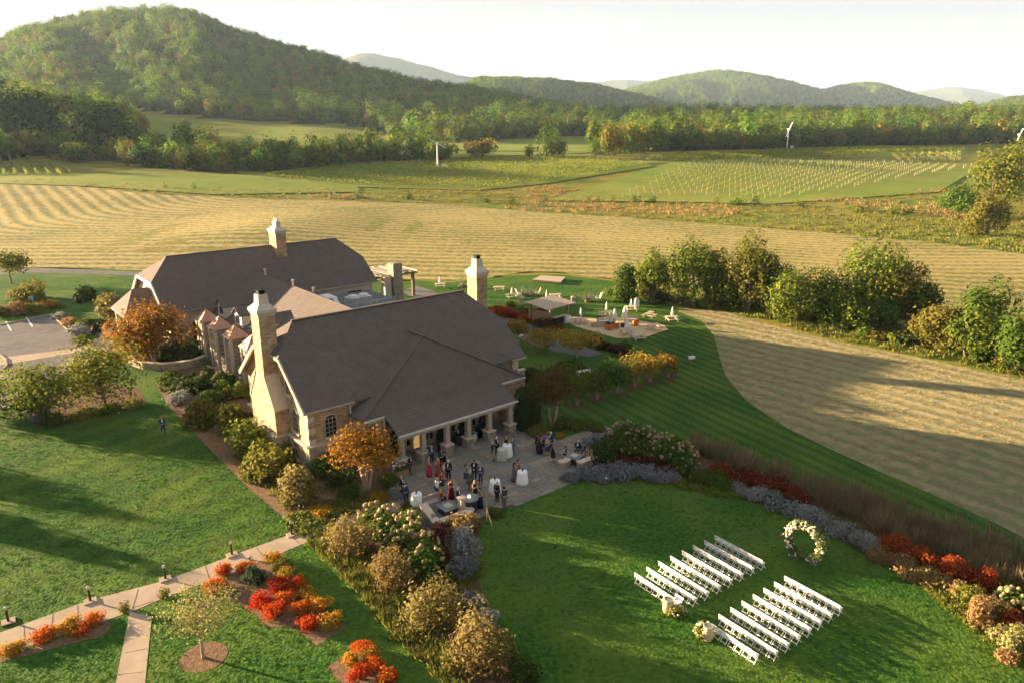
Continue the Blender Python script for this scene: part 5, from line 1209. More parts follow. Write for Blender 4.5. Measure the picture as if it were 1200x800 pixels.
for k, (x, y, l) in enumerate(((560.5, 512.5, 'tall black bin under the porch, left of a pair'), (564.5, 511, 'tall black bin under the porch, right of a pair'), (516, 529, 'tall narrow black bin beside the second porch post'))):
    r = thing('porch_bin', l, 'bin', at(x, y, Z0), BRZ); MB().box((0, 0, .55), (.4, .4, 1.1)).build('body', M['dark'], r); MB().box((0, 0, 1.13), (.44, .44, .06)).build('lid', M['blackmetal'], r)
# wooden planter with flowers at the porch corner
r = thing('flower_planter', 'wooden planter box of red and white flowers at the left porch corner', 'planter', at(470, 557, Z0), BRZ); MB().box((0, 0, .3), (1.5, .6, .6)).build('box', M['wood'], r)
ms = shrub_meshes(77, .75, .35, .5, .13, 260, LEAF['green'], clumps=6); link('foliage', ms[0], None, r, (0, 0, .55)); rr_ = random.Random(2)
blooms([(rr_.uniform(-.7, .7), rr_.uniform(-.3, .3), rr_.uniform(.75, 1.1)) for _ in range(16)], [.09] * 16, LEAF['flowerwhite'], 'flower_heads', r, 'white blossoms in the planter box'); blooms([(rr_.uniform(-.6, .6), rr_.uniform(-.3, .3), rr_.uniform(.75, 1.05)) for _ in range(7)], [.10] * 7, LEAF['red'], 'flower_heads', r, 'red blossoms in the planter box')
# string light poles
def pole(px, py, yt, label, guy):
    p = at(px, py, .02); h = hgt(px, py, yt, p); r = thing('light_pole', label, 'pole', p)
    MB().tube([(0, 0, 0), (0, 0, h)], .045, 8).build('pole', M['wood'], r); MB().lathe([(.12, 0), (.1, .1), (.05, .12)], 8).build('base', M['blackmetal'], r)
    g = at(*guy) - p; MB().tube([(0, 0, h * .45), (g.x, g.y, 0)], .02, 5).build('guy_rope', M['wood'], r)
pole(571, 613, 575, 'thin wooden pole with a guy rope at the lawn edge by the near seat wall', (579, 624))
r = thing('garden_lantern', 'small greenish globe lantern on a leaning stake at the top edge of the round lawn', 'lantern', at(712, 566, .02)); MB().tube([(0, 0, 0), (-.5, .3, 1.3)], .025, 6).build('stake', M['wood'], r); MB().ball((-.12, .1, .42), .11, 10, 7).build('globe', M['flower_y'] if 'flower_y' in M else M['umbrella'], r, smooth=True)
# path bollards
for k, (x, yb, yt, l) in enumerate(((10, 728, 711, 'leftmost path light in the picture corner'), (106, 704, 687, 'path light left of the small round shrub on the path corner'), (194, 678, 662, 'path light above the pale willowy tree'), (272, 650, 634, 'path light above the dwarf spruce bed'), (342, 626, 610, 'path light at the tip of the house bed'))):
    p = at(x, yb, .03); h = hgt(x, yb, yt, p)
    r = thing('path_light', 'slim bronze ' + l, 'path light', p); MB().box((0, 0, .03), (.7, .6, .07), .6).build('footing', M['concrete'], r); MB().lathe([(.07, .06), (.07, h * .86)], 12).build('post', M['blackmetal'], r, smooth=False); MB().lathe([(.10, h * .86), (.10, h * .90)], 12).build('lens', M['glasslight'], r); MB().lathe([(.10, h * .90), (.10, h), (.02, h * 1.02)], 12).build('cap', M['steel'], r)
# entrance planters, sign, wheel stop
for x, y, l in ((125, 391, 'square stone planter by the far side of the entrance walk'), (137, 403, 'square stone planter by the near side of the entrance walk')):
    r = thing('stone_planter', l, 'planter', at(x, y), BRZ); MB().box((0, 0, .4), (1.1, 1.1, .8)).build('box', M['coping'], r); ms = shrub_meshes(int(x), .5, .5, .6, .16, 160, LEAF['redorange'], clumps=5); link('foliage', ms[0], None, r, (0, 0, .75))
r = thing('parking_sign', 'small blue parking sign on a post at the top of the car park', 'sign', at(40, 362)); MB().bar((0, 0, 0), (0, 0, 2.0), .07).build('post', M['steel'], r); MB().box((0, -.05, 1.75), (.5, .04, .65)).build('board', M['bluesign'], r)
b = MB(); b.ball((0, -.08, 1.93), .05, 6, 4); b.bar((0, -.08, 1.88), (0, -.08, 1.7), .05, .02); b.bar((0, -.08, 1.7), (.12, -.08, 1.62), .05, .02); b.tube([(.13 * math.cos(t) - .02, -.08, 1.65 + .13 * math.sin(t)) for t in np.linspace(1.9, 6.0, 12)], .02, 5); b.build('symbol', M['paint'], r)
def kerb(pts, label, w=.18, h=.14):
    W_ = [at(*p) for p in pts]; o = W_[0]; r = thing('kerb', label, 'kerb', o)
    for i in range(len(W_) - 1): MB().bar(W_[i] - o + Vector((0, 0, h / 2)), W_[i + 1] - o + Vector((0, 0, h / 2)), w, h).build('kerb_stone', M['concrete'], r)
kerb([(-60, 376), (0, 381), (30, 375), (60, 369), (75, 383), (93, 399), (88, 407)], 'concrete kerb along the far and right sides of the car park')
kerb([(92, 412), (93, 424), (60, 450), (0, 480)], 'concrete kerb between the car park and the tree bed')
kerb([(-20, 412), (0, 416), (7, 421), (8, 428), (2, 435), (-20, 437)], 'rounded kerb of the parking island at the left edge')
r = thing('garden_bench', 'white stone garden bench in the grass behind the yellow trees', 'bench', at(684, 438.5), .5)
MB().box((0, 0, .45), (2.2, .5, .1)).build('seat', M['white'], r)
for s in (-1, 1): MB().box((s * .8, 0, .2), (.18, .4, .4)).build('leg', M['white'], r)

# ---------------------------------------------------------------- far terrace: stage, bar hut, picnic tables, umbrellas, lounge
o = at(645, 329); r = thing('wooden_stage', 'low square wooden stage on the far lawn', 'stage', o)
cs = [at(x, y, .5) - o for x, y in ((624, 327.5), (657, 330.5), (663, 324.5), (634, 322.8))]
for i in range(10):
    t0, t1 = i / 10 + .004, (i + 1) / 10 - .004; q = [cs[0].lerp(cs[3], t0), cs[1].lerp(cs[2], t0), cs[1].lerp(cs[2], t1), cs[0].lerp(cs[3], t1)]
    b = MB(); b.extr(q, (0, 0, -.06)); b.build('plank', M['greywood'], r)
b = MB(); b.extr([c + Vector((0, 0, -.065)) for c in cs], (0, 0, -.3)); b.build('frame', M['bark'], r)
o = at(643, 378); r = thing('bar_hut', 'small wooden bar hut with a sloping plank roof by the sand terrace', 'hut', o, BRZ + .1)
for sx in (-1, 1):
    for sy in (-1, 1): MB().box((sx * 2.2, sy * 1.7, 1.35 if sy < 0 else 1.5), (.3, .3, 2.7 if sy < 0 else 3.0)).build('post', M['wood'], r)
for i in range(9): x = -2.75 + i * .69; b = MB(); b.extr([(x, -2.2, 2.78), (x + .66, -2.2, 2.78), (x + .66, 2.2, 3.22), (x, 2.2, 3.22)], (0, 0, -.08)); b.build('roof_plank', M['greywood'], r)
MB().bar((-2.7, -1.7, 2.6), (2.7, -1.7, 2.6), .14, .22).build('beam', M['wood'], r); MB().bar((-2.7, 1.7, 2.95), (2.7, 1.7, 2.95), .14, .22).build('beam', M['wood'], r)
MB().box((-1.9, 0, 1.1), (.2, 3.2, 2.2)).build('side_wall', M['wood'], r); MB().box((.6, -1.5, .55), (2.6, .5, 1.1)).build('counter', M['dark'], r); MB().box((.6, -1.55, 1.13), (2.9, .7, .08)).build('counter_top', M['palewood'], r); MB().box((1.9, -1.9, .5), (1.0, .5, 1.0)).build('cool_box', M['white'], r); MB().box((-.2, 1.6, 1.0), (3.2, .1, 1.8)).build('back_wall', M['bark'], r)
pt = {}
def picnic(px, py, rz, label):
    r = thing('picnic_table', label, 'picnic table', at(px, py, .02), rz)
    if not pt:
        b = [MB().box((0, -.33 + .165 * k, .74), (1.9, .15, .045)).mesh('plank', M['palewood']) for k in range(5)]
        pt['top'] = b; pt['bench'] = [MB().box((0, s * .78, .44), (1.9, .28, .045)).mesh('bench', M['palewood']) for s in (-1, 1)]
        l = []
        for x in (-.7, .7):
            for s in (-1, 1): l.append(MB().bar((x, s * .3, .72), (x, s * .72, 0), .09, .05).mesh('leg', M['palewood']))
        pt['leg'] = l; pt['bar'] = [MB().bar((x, -.85, .38), (x, .85, .38), .05, .1).mesh('cross_bar', M['palewood']) for x in (-.66, .66)]
    for k, n in (('top', 'plank'), ('bench', 'bench'), ('leg', 'leg'), ('bar', 'cross_bar')):
        for m in pt[k]: link(n, m, None, r)
def parasol(px, py, yt, label, s=1.0):
    p = at(px, py, .02); h = hgt(px, py, yt, p); r = thing('closed_parasol', label, 'parasol', p)
    MB().lathe([(.28, 0), (.28, .06), (.05, .1), (.035, h * .45), (.03, h)], 10).build('pole', M['wood'], r); MB().lathe([(.16 * s, h * .32), (.26 * s, h * .42), (.20 * s, h * .62), (.12 * s, h * .86), (.03, h * .98)], 14, wob=lambda a, z: .22 * math.sin(a * 7)).build('canopy', M['umbrella'], r)
for x, y, rz, l in ((680.5, 379, .2, 'picnic table at the left end of the sand terrace'), (710, 371, .1, 'picnic table at the far side of the sand terrace'), (739.5, 364.5, .1, 'picnic table with a parasol behind the far side of the sand'), (761, 372, 1.0, 'picnic table alone on the grass right of the sand terrace'), (734, 392, .1, 'picnic table with a parasol at the near edge of the sand'), (766, 386, .7, 'picnic table on the right edge of the sand terrace'), (747, 398, .4, 'picnic table on the shaded lawn in front of the sand terrace'), (787, 376.5, .2, 'picnic table with a parasol farthest right on the grass'), (585, 341, .1, 'picnic table on the far lawn left of the grey parasol'), (651, 350, .2, 'picnic table on the far lawn above the bar hut'), (600, 349.5, .2, 'picnic table on the far lawn under the grey parasol'), (516, 337, .2, 'picnic table on the far lawn behind the pergola'), (640, 358, .3, 'picnic table hidden beside the bar hut roof')): picnic(x, y, rz, l)
for x, y, yt, l, s in ((680.5, 377, 360, 'closed pale parasol at the left end of the sand terrace', .8), (710.5, 368, 353, 'closed pale parasol at the far side of the sand terrace', .8), (739.5, 362.5, 350, 'closed pale parasol behind the far side of the sand', .8), (719.8, 382, 361, 'closed fat white parasol at the left of the lounge', 1.5), (731.5, 379, 359, 'closed fat white parasol in the middle of the lounge', 1.7), (734.5, 391, 373, 'closed white parasol at the near edge of the sand', 1.5), (787.5, 375, 359, 'closed pale parasol farthest right on the grass', .9), (600, 348, 336.5, 'closed grey parasol on the far lawn right of the brick chimney', .8), (640.5, 356, 339, 'closed pale parasol behind the bar hut', .8), (515.5, 335, 323.5, 'closed pale parasol on the far lawn behind the pergola', .8)): parasol(x, y, yt, l, s)
def adirondack(px, py, rz, label, m='palewood'):
    r = thing('adirondack_chair', label, 'chair', at(px, py, .02), rz)
    for k in range(4): MB().bar((-.24 + .16 * k, -.22, .3), (-.27 + .18 * k, -.62, 1.25), .14, .03).build('back_slat', M[m], r)
    b = MB(); b.extr([(-.3, -.28, .3), (.3, -.28, .3), (.3, .35, .44), (-.3, .35, .44)], (0, 0, -.04)); b.build('seat', M[m], r)
    for s in (-1, 1): MB().box((s * .36, .02, .6), (.12, .75, .03)).build('arm', M[m], r); MB().bar((s * .36, .32, 0), (s * .36, .32, .6), .06).build('leg', M[m], r); MB().bar((s * .3, .35, .4), (s * .3, -.5, 0), .06).build('leg', M[m], r)
def firepit(px, py, label):
    r = thing('fire_pit', label, 'fire pit', at(px, py, .02)); b = MB()
    for k in range(10): a = k * .628; MB().box((.62 * math.cos(a), .62 * math.sin(a), .17), (.26, .38, .34), a).build('stone', M['bark'], r)
    MB().lathe([(.5, 0), (.5, .1)], 12).build('ash', M['dark'], r)
firepit(618, 347, 'round fire pit on the far lawn ringed by grey armchairs'); firepit(690, 353.5, 'round fire pit behind the sand terrace between armchairs'); firepit(545, 336.5, 'round fire pit left of the brick chimney')
for x, y, rz, l, m in ((608, 347, -1.2, 'pale slatted armchair left of the far lawn fire pit', 'palewood'), (613.5, 344.5, 3.3, 'grey slatted armchair behind the far lawn fire pit, left one', 'cushion'), (622.5, 345, 3.0, 'grey slatted armchair behind the far lawn fire pit, right one', 'cushion'), (629.5, 346, 1.6, 'white slatted armchair right of the far lawn fire pit', 'palewood'), (684, 352, -1.9, 'grey slatted armchair left of the fire pit behind the sand', 'cushion'), (692.5, 350.5, 3.1, 'grey slatted armchair behind the fire pit behind the sand', 'cushion'), (701, 352, 1.8, 'white slatted armchair right of the fire pit behind the sand', 'palewood'), (540, 336, -1.5, 'white slatted armchair left of the chimney fire pit', 'palewood'), (548.5, 336.5, 1.7, 'white slatted armchair just left of the brick chimney', 'palewood'), (552, 334, 2.6, 'blue grey slatted armchair behind the chimney fire pit', 'cushion')): adirondack(x, y, rz, l, m)
for x, y, l in ((671.8, 356.5, 'grey litter bin on the lawn above the bar hut'), (746, 359, 'white litter bin on the lawn near the hedgerow'), (611, 357, 'grey post bin behind the rust hedge, left one'), (634.5, 358.5, 'grey post bin beside the bar hut')):
    r = thing('litter_bin', l, 'bin', at(x, y, .02)); MB().box((0, 0, .55), (.7, .7, 1.1)).build('body', M['umbrella'] if 'white' in l else M['cushion'], r); b = MB(); b.add([(-.4, -.4, 1.1), (.4, -.4, 1.1), (.4, .4, 1.1), (-.4, .4, 1.1), (0, 0, 1.4)], [(3, 2, 1, 0), (0, 1, 4), (1, 2, 4), (2, 3, 4), (3, 0, 4)]); b.build('lid', M['greywood'], r)
def sofa(px, py, rz, w, label):
    r = thing('wicker_sofa', label, 'sofa', at(px, py, .03), rz); MB().box((0, 0, .2), (w, .85, .4)).build('base', M['cushion'], r); MB().box((0, -.36, .55), (w, .16, .45)).build('backrest', M['greywood'], r)
    for s in (-1, 1): MB().box((s * (w / 2 - .09), 0, .45), (.16, .85, .3)).build('arm', M['greywood'], r)
    MB().box((0, .05, .45), (w - .4, .65, .12)).build('cushion', M['umbrella'], r)
sofa(700.5, 382.5, .4, 1.8, 'grey wicker sofa at the left of the lounge on the sand'); sofa(708, 379.5, 3.3, 2.0, 'grey wicker sofa at the back of the left lounge group'); sofa(739, 377, 3.0, 2.0, 'grey wicker sofa right of the fat white parasols')
def armchair(px, py, rz, label):
    r = thing('orange_armchair', label, 'armchair', at(px, py, .03), rz); MB().box((0, 0, .3), (.8, .8, .3)).build('seat', M['orange'], r); MB().box((0, -.36, .62), (.8, .14, .5), 0, ('X', .15)).build('backrest', M['orange'], r)
    for s in (-1, 1):
        MB().box((s * .38, 0, .5), (.1, .8, .3)).build('arm', M['orange'], r)
        for t in (-1, 1): MB().box((s * .32, t * .32, .08), (.07, .07, .16)).build('leg', M['wood'], r)
armchair(713, 386.5, .5, 'orange armchair at the front left of the lounge'); armchair(722, 384.5, 1.4, 'orange armchair in front of the left fat parasol'); armchair(744.5, 381, .2, 'orange armchair right of the lounge')
fire_table(716, 381, 'low square table in the middle of the left lounge group', 1.0); fire_table(731, 383, 'dark low table below the middle fat parasol', .8)
r = thing('white_box', 'small white box lying on the striped lawn', 'box', at(810.5, 420, .03), .4); MB().box((0, 0, .12), (.75, .4, .24)).build('body', M['white'], r); MB().box((0, 0, .27), (.8, .44, .05)).build('lid', M['white'], r)
r = thing('white_box', 'white drain cover at the foot of the small yellow tree beside the service drive', 'box', at(609, 394, .03), .7); MB().box((0, 0, .1), (1.0, .5, .2)).build('body', M['white'], r); MB().box((0, 0, .22), (1.05, .55, .04)).build('lid', M['white'], r)

# ---------------------------------------------------------------- trees and shrubs near the house
def bush(px, yb, w, yt, key, label, seed=None, n=None, shape='mound', group=None, cl=9, leafk=.055, cat='shrub', name='garden_shrub', depth=1.0, lmin=.095, z=.0, jag=.4, asp=1.6):
    p = at(px, yb, 0); m = mpp(p); r = w * m / 2 * 1.08; p = Vector((p.x, p.y + r * .55, z)); h = max(.25, hgt(px, yb, yt, Vector((p.x, p.y, 0))) * .97)
    seed = seed or int(px * 7 + yb * 13) % 9973; lf = max(lmin, leafk * 2 * r); n = n or int(min(3400, max(200, 2.6 * (4 * r * r + 3 * r * h) / (lf * lf))))
    return shrub(name, label, cat, p, shrub_meshes(seed, r, r * depth, h, lf, n, LEAF[key], shape, cl, jag, aspect=asp), seed * .7, group), p, r, h
def neartree(px, yb, w, yt, key, label, trunk=.2, n=2600, shape='round', cl=18, multi=1, bark='bark', leaf=.2, depth=1.0, name='garden_tree', seed=None, jag=.38, z=0):
    p = at(px, yb, 0); r = w * mpp(p) / 2 * 1.14; h = hgt(px, yb, yt, p); seed = seed or int(px * 7 + yb) % 997
    ms = tree_meshes(seed, h, r, r * depth, h * trunk, leaf, n, LEAF[key], shape, cl, multi=multi, bark=bark, jag=jag, njit=.65)
    return tree(name, label, 'tree', p, ms, seed * 1.1)
neartree(430, 574, 66, 494, 'goldmaple', 'golden orange maple with pale forked trunks at the front corner of the hall', .26, 3000, 'spread', 20, 3, 'palebark', .19)
neartree(181, 430, 84, 353, 'maple', 'large rusty orange maple in front of the entrance porch', .08, 7000, 'round', 36, 3, 'bark', .24, name='garden_tree')
neartree(124, 476, 88, 400, 'lightgreen', 'broad light green tree in the bed below the car park, right one', .05, 5500, 'round', 26, 2, 'bark', .2)
neartree(56, 492, 84, 424, 'lightgreen', 'broad light green tree in the bed below the car park, left one', .05, 5000, 'round', 24, 2, 'bark', .2)
neartree(-14, 486, 60, 448, 'lightgreen', 'light green tree cut by the left picture edge below the car park', .05, 3500, 'round', 24, 2, 'bark', .2)
neartree(14, 333, 46, 292, 'olive', 'small round olive tree beside the drive at the far left', .25, 1500, 'spread', 14, 1, 'bark', .32)
neartree(648, 498, 58, 428, 'rust', 'dark rusty crape myrtle with bare trunks at the right end of the patio', .3, 2600, 'spread', 18, 4, 'palebark', .18)
neartree(238, 770, 100, 690, 'willow', 'sparse pale willowy tree in a round soil bed on the garden lawn', .38, 2600, 'spread', 24, 1, 'palebark', .09, depth=.9, jag=.5)
for k, (x, yb, w, yt, key, l) in enumerate(((676, 474, 42, 433, 'green', 'first from the patio, green crape myrtle'), (700, 467, 42, 428, 'green', 'second from the patio, green crape myrtle'), (724, 460, 40, 424, 'green', 'third from the patio, gold tipped green crape myrtle'), (744, 453, 38, 418, 'gold', 'fourth from the patio, golden crape myrtle'), (762, 447, 38, 413, 'gold', 'fifth from the patio, golden crape myrtle'), (783, 442, 36, 414, 'maple', 'last of the row, small rusty crape myrtle'))):
    neartree(x, yb, w, yt, key, l + ' in a mulch ring', .26, 1300, 'vase', 13, 4, 'palebark', .17)
for x, yb, w, yt, l in ((640, 412, 56, 385, 'yellow leaved small tree beside the service drive, left of two'), (676, 418, 56, 383, 'yellow leaved small tree beside the service drive, right of two'), (607, 402, 24, 372, 'slender yellow tree behind the right gable of the hall')):
    neartree(x, yb, w, yt, 'gold', l, .25, 1500, 'spread', 14, 3, 'palebark', .2)
# the hedgerow of tall trees between the fields
HG = [(80, 245, 138, 84, 'green', 'round'), (150, 250, 88, 96, 'lightgreen', 'round'), (255, 262, 68, 118, 'green', 'round'), (332, 262, 88, 84, 'forestgold', 'round'), (420, 276, 62, 130, 'olive', 'round'), (478, 272, 108, 96, 'green', 'round'), (560, 305, 138, 150, 'lightgreen', 'round'), (640, 312, 178, 100, 'green', 'round'), (735, 305, 28, 176, 'lightgreen', 'round'), (830, 318, 118, 150, 'olive', 'round'), (905, 328, 188, 120, 'green', 'round'), (965, 378, 243, 120, 'olive', 'round'), (1078, 384, 186, 130, 'green', 'round'), (1040, 405, 268, 100, 'green', 'round'), (1182, 440, 272, 110, 'green', 'round'), (1150, 425, 318, 90, 'green', 'round'), (700, 322, 200, 110, 'green', 'round'), (790, 325, 210, 110, 'green', 'round'), (1010, 390, 290, 80, 'olive', 'round'), (360, 270, 150, 110, 'green', 'round')]
DS = ['pale grey green willow at the left end', 'light green tree just right of the left end', 'tall full green tree, third from the left end', 'gold flushed narrow tree', 'tall olive topped tree', 'dark green tree at the middle gap', 'broad yellow green maple low in the middle', 'green tree crowded behind the yellow green maple', 'tallest light green tree of the line', 'olive crowned tree right of the tallest', 'green tree right of the olive crown', 'olive green tree at the right gap', 'dark pointed tree near the right end', 'low green tree near the right end', 'green tree cut by the right edge', 'small green tree before the right edge', 'green understorey tree below the tallest', 'green understorey tree below the olive crown', 'olive understorey tree at the right gap', 'green understorey tree left of the middle']
for k, (x, yb, yt, w, key, sh) in enumerate(HG):
    neartree(700 + x / 2.4, 250 + yb / 2.4, w / 2.4 * 1.22, 250 + yt / 2.4, key, DS[k] + ' in the hedgerow between the hay fields', .03, 4800, sh, 26, 2, 'bark', .28, .8, 'hedgerow_tree', 600 + k, .36)
GU = 'low bushes along the foot of the hedgerow'
rb = random.Random(12)
for k in range(34):
    t = k / 33; x = 722 + t * 485 + rb.uniform(-5, 5); yb = np.interp(x, [720, 790, 900, 1000, 1100, 1200], [345, 355, 368, 388, 410, 434]) + rb.uniform(-3, 4)
    bush(x, yb, rb.uniform(18, 34), yb - rb.uniform(9, 18), ('green', 'olive', 'lightgreen', 'tan', 'dark')[k % 5], '%s low bush at the hedgerow foot, %s from the left' % (('green', 'olive', 'light green', 'tan', 'dark green')[k % 5], ordinal(k + 1)), 1500 + k, 260, group=GU, lmin=.3, name='scrub_bush')

# ---- planting round the hall
def hydrangea(px, yb, w, yt, label, seed, nb=30, key='cream', s=.085):
    o, p, r, h = bush(px, yb, w, yt, 'green', label, seed, None, cat='hydrangea', name='hydrangea_shrub', lmin=.13)
    R = random.Random(seed); pts = []; mm_ = o.children[0].data
    for k in range(nb):
        a = R.uniform(0, 6.28); e = math.asin(R.uniform(.15, 1)); pts.append((r * .97 * math.cos(a) * math.cos(e), r * .97 * math.sin(a) * math.cos(e), .12 + h * 1.0 * math.sin(e)))
    blooms(pts, [R.uniform(.75, 1.25) * s * 1.7 for _ in pts], LEAF[key], 'flower_heads', o, 'cream and tan flower heads', seed)
L_ = [(234, 502, 36, 460, 'olive', 'bushy olive shrub with red berries, farthest of the row along the left wall'), (271, 512, 44, 467, 'olive', 'olive brown shrub, second of the row along the left wall'), (289, 541, 54, 488, 'lightgreen', 'yellow green shrub, third of the row along the left wall'), (317, 569, 54, 512, 'olive', 'gold tipped shrub, fourth of the row along the left wall'), (350, 592, 44, 541, 'copperbush', 'pale golden upright shrub, nearest of the row along the left wall'), (378, 564, 40, 531, 'green', 'dark green rounded shrub under the arched front window'), (336, 540, 32, 508, 'olive', 'olive shrub tucked against the chimney breast'), (398, 572, 30, 547, 'dark', 'dark low shrub left of the golden maple'), (408, 588, 30, 566, 'green', 'green low shrub in front of the golden maple'), (455, 571, 22, 554, 'green', 'small leafy shrub between maple and porch planter'), (217, 462, 46, 437, 'dark', 'wide dark glossy shrub below the stone turrets'), (195, 450, 26, 433, 'green', 'small round shrub at the start of the soil path'), (210, 474, 24, 456, 'silver', 'pale grey green shrub on the edge of the soil path'), (280, 467, 24, 446, 'lightgreen', 'light green shrub against the gable corner'), (238, 478, 34, 457, 'dark', 'dark shrub between the turrets and the gable'), (360, 618, 50, 603, 'ground', 'low mat of pale green ground cover at the path tip'), (379, 607, 28, 592, 'orangegreen', 'small orange green shrub by the path tip'), (343, 592, 18, 582, 'green', 'tiny green shrub below the fourth wall shrub'), (440, 590, 26, 578, 'orangegreen', 'low orange green plant at the patio corner'), (400, 606, 34, 590, 'ground', 'low green mat beside the path below the maple')]
for k, (x, yb, w, yt, key, l) in enumerate(L_): bush(x, yb, w * 1.16, yt, key, l, 2000 + k, cl=13, jag=.5)
bush(466, 584, 22, 570, 'blue', 'small grey blue catmint clump at the left corner of the patio', 2041, lmin=.09)
for k, (x, yb, w, yt) in enumerate(((243, 455, 30, 430), (262, 460, 34, 434))): hydrangea(x, yb, w, yt, 'hydrangea with cream heads below the %s turret' % ('third', 'nearest')[k], 2060 + k, 22, 'cream', .10)
hydrangea(266, 470, 16, 455, 'small shrub with bright red blooms near the gable corner', 2070, 8, 'red', .08)
# clipped hedge and round topiary
def clipped(px, yb, yt, w, d, label, seed, rz=0.0, top=False):
    p = at(px, yb); r = w * mpp(p) / 2; h = hgt(px, yb, yt, p); R = np.random.RandomState(seed); n = int(60 * (2 * r + 2 * d) * (h + d)); u = R.normal(size=(n, 3)); u /= np.linalg.norm(u, axis=1)[:, None]; u[:, 2] = np.abs(u[:, 2])
    e = .75 if not top else 1.0; q = np.sign(u) * np.abs(u) ** e; q /= np.maximum(1e-6, (np.abs(q) ** 3.0).sum(1) ** (1 / 3.0))[:, None]
    C = q * np.array([r, d, h]) * (1 + R.normal(size=n) * .02)[:, None]; C[:, 2] = np.abs(C[:, 2])
    o = thing('clipped_hedge', label, 'hedge', (p.x, p.y + d * .6, 0), rz); link('foliage', quadmesh('foliage', quadsat(C, .13, R), R.rand(n), LEAF['green' if not top else 'dark']), None, o)
    MB().ball((0, 0, 0), 1, 14, 10, (r * .95, d * .95, h * .95)).build('core', M['hedgecore'], o)
M['hedgecore'] = mat('hedgecore', [(.012, .022, .008), (.025, .04, .012)], 8, bump=1)
clipped(206, 424, 400, 62, 1.6, 'long clipped dark green hedge behind the curved stone wall', 5); clipped(617, 503, 459, 34, 1.6, 'round dark green clipped topiary beside the patio heater', 6, 0, True)
clipped(112, 390, 374, 52, .9, 'clipped dark hedge along the entrance lawn', 7)
for k, (x, yb, w, yt, key, l) in enumerate([(161, 422, 28, 409, 'silver', 'pale variegated shrub at the left end of the curved wall'), (97, 354, 32, 331, 'dark', 'dark green upright shrub alone on the lawn behind the car park'), (121, 373, 46, 343, 'copperbush', 'rusty olive shrub behind the clipped entrance hedge'), (28, 354, 40, 330, 'olive', 'olive bush on the lawn behind the car park'), (70, 374, 20, 364, 'silver', 'grey grass clump at the top of the car park kerb'), (78, 384, 24, 372, 'tan', 'tan grass clump beside the car park kerb'), (89, 395, 30, 378, 'silver', 'large pale grass clump beside the car park kerb'), (95, 403, 22, 393, 'green', 'low green plant where the walk meets the kerb'), (130, 420, 20, 410, 'green', 'low green plant between the entrance walk and the wall'),
    (-2, 372, 30, 357, 'olive', 'roadside hedge bush nearest the left edge'), (16, 370, 30, 354, 'tan', 'tan roadside hedge bush, second from the left edge'), (33, 368, 26, 356, 'olive', 'roadside hedge bush left of the blue sign'), (50, 364, 26, 354, 'rust', 'brownish roadside hedge bush right of the blue sign'), (62, 362, 20, 353, 'olive', 'roadside hedge bush at the right end of the row'),
    (60, 500, 30, 484, 'green', 'low shrub below the left light green tree'), (92, 492, 34, 478, 'olive', 'low shrub between the two light green trees'), (125, 485, 30, 474, 'green', 'low shrub below the right light green tree'), (152, 478, 26, 466, 'ground', 'pale low shrub at the right end of the tree bed'), (45, 494, 22, 478, 'silver', 'pale spiky plant at the left corner of the tree bed')]): bush(x, yb, w, yt, key, l, 2100 + k)
# beds right of the hall
for k, (x, yb, w, yt, key, l) in enumerate([(630, 512, 26, 497, 'olive', 'yellow green low shrub below the crape myrtle trunks'), (663, 505, 30, 489, 'green', 'grassy green clump right of the crape myrtle trunks'), (682, 503, 30, 492, 'green', 'low green plants at the end of the patio bed'), (655, 514, 12, 506, 'orangegreen', 'small yellow flowering clump at the patio edge'), (640, 452, 40, 432, 'green', 'green shrub behind the rusty crape myrtle'), (662, 440, 44, 426, 'green', 'wide low green shrub behind the yellow trees'), (618, 445, 30, 425, 'dark', 'dark shrub against the right gable'), (625, 470, 34, 448, 'dark', 'dark shrub left of the rusty crape myrtle'), (690, 404, 22, 392, 'green', 'green shrub before the sand terrace'), (733, 412, 18, 400, 'green', 'green shrub at the right end of the burgundy row')]): bush(x, yb, w, yt, key, l, 2200 + k)
def rowof(lst, key, label, seed, **k):
    n = len(lst); names = ['first', 'second', 'third', 'fourth', 'fifth', 'sixth', 'seventh', 'eighth', 'ninth', 'tenth', 'eleventh']
    for i, (x, yb, w, yt) in enumerate(lst): bush(x, yb, w, yt, key, label % (names[i] + ' from the left'), seed + i, **k)
rowof([(585, 369, 22, 356), (597, 373, 22, 360), (608, 376, 20, 363), (616, 379, 18, 367)], 'redhedge', 'rounded rust red shrub, %s in the row behind the brick chimney', 2300)
rowof([(632, 384, 16, 373), (643, 388, 20, 374), (654, 391, 18, 377)], 'burgundy', 'rounded burgundy shrub, %s in front of the bar hut', 2310)
rowof([(699, 406, 18, 393), (711, 411, 20, 396), (722, 414, 20, 399), (730, 418, 16, 405)], 'burgundy', 'rounded burgundy shrub, %s in the row below the sand terrace', 2320)
rowof([(600, 363, 16, 354), (617, 368, 18, 358), (628, 372, 16, 362)], 'green', 'green shrub, %s behind the rust red row', 2330)
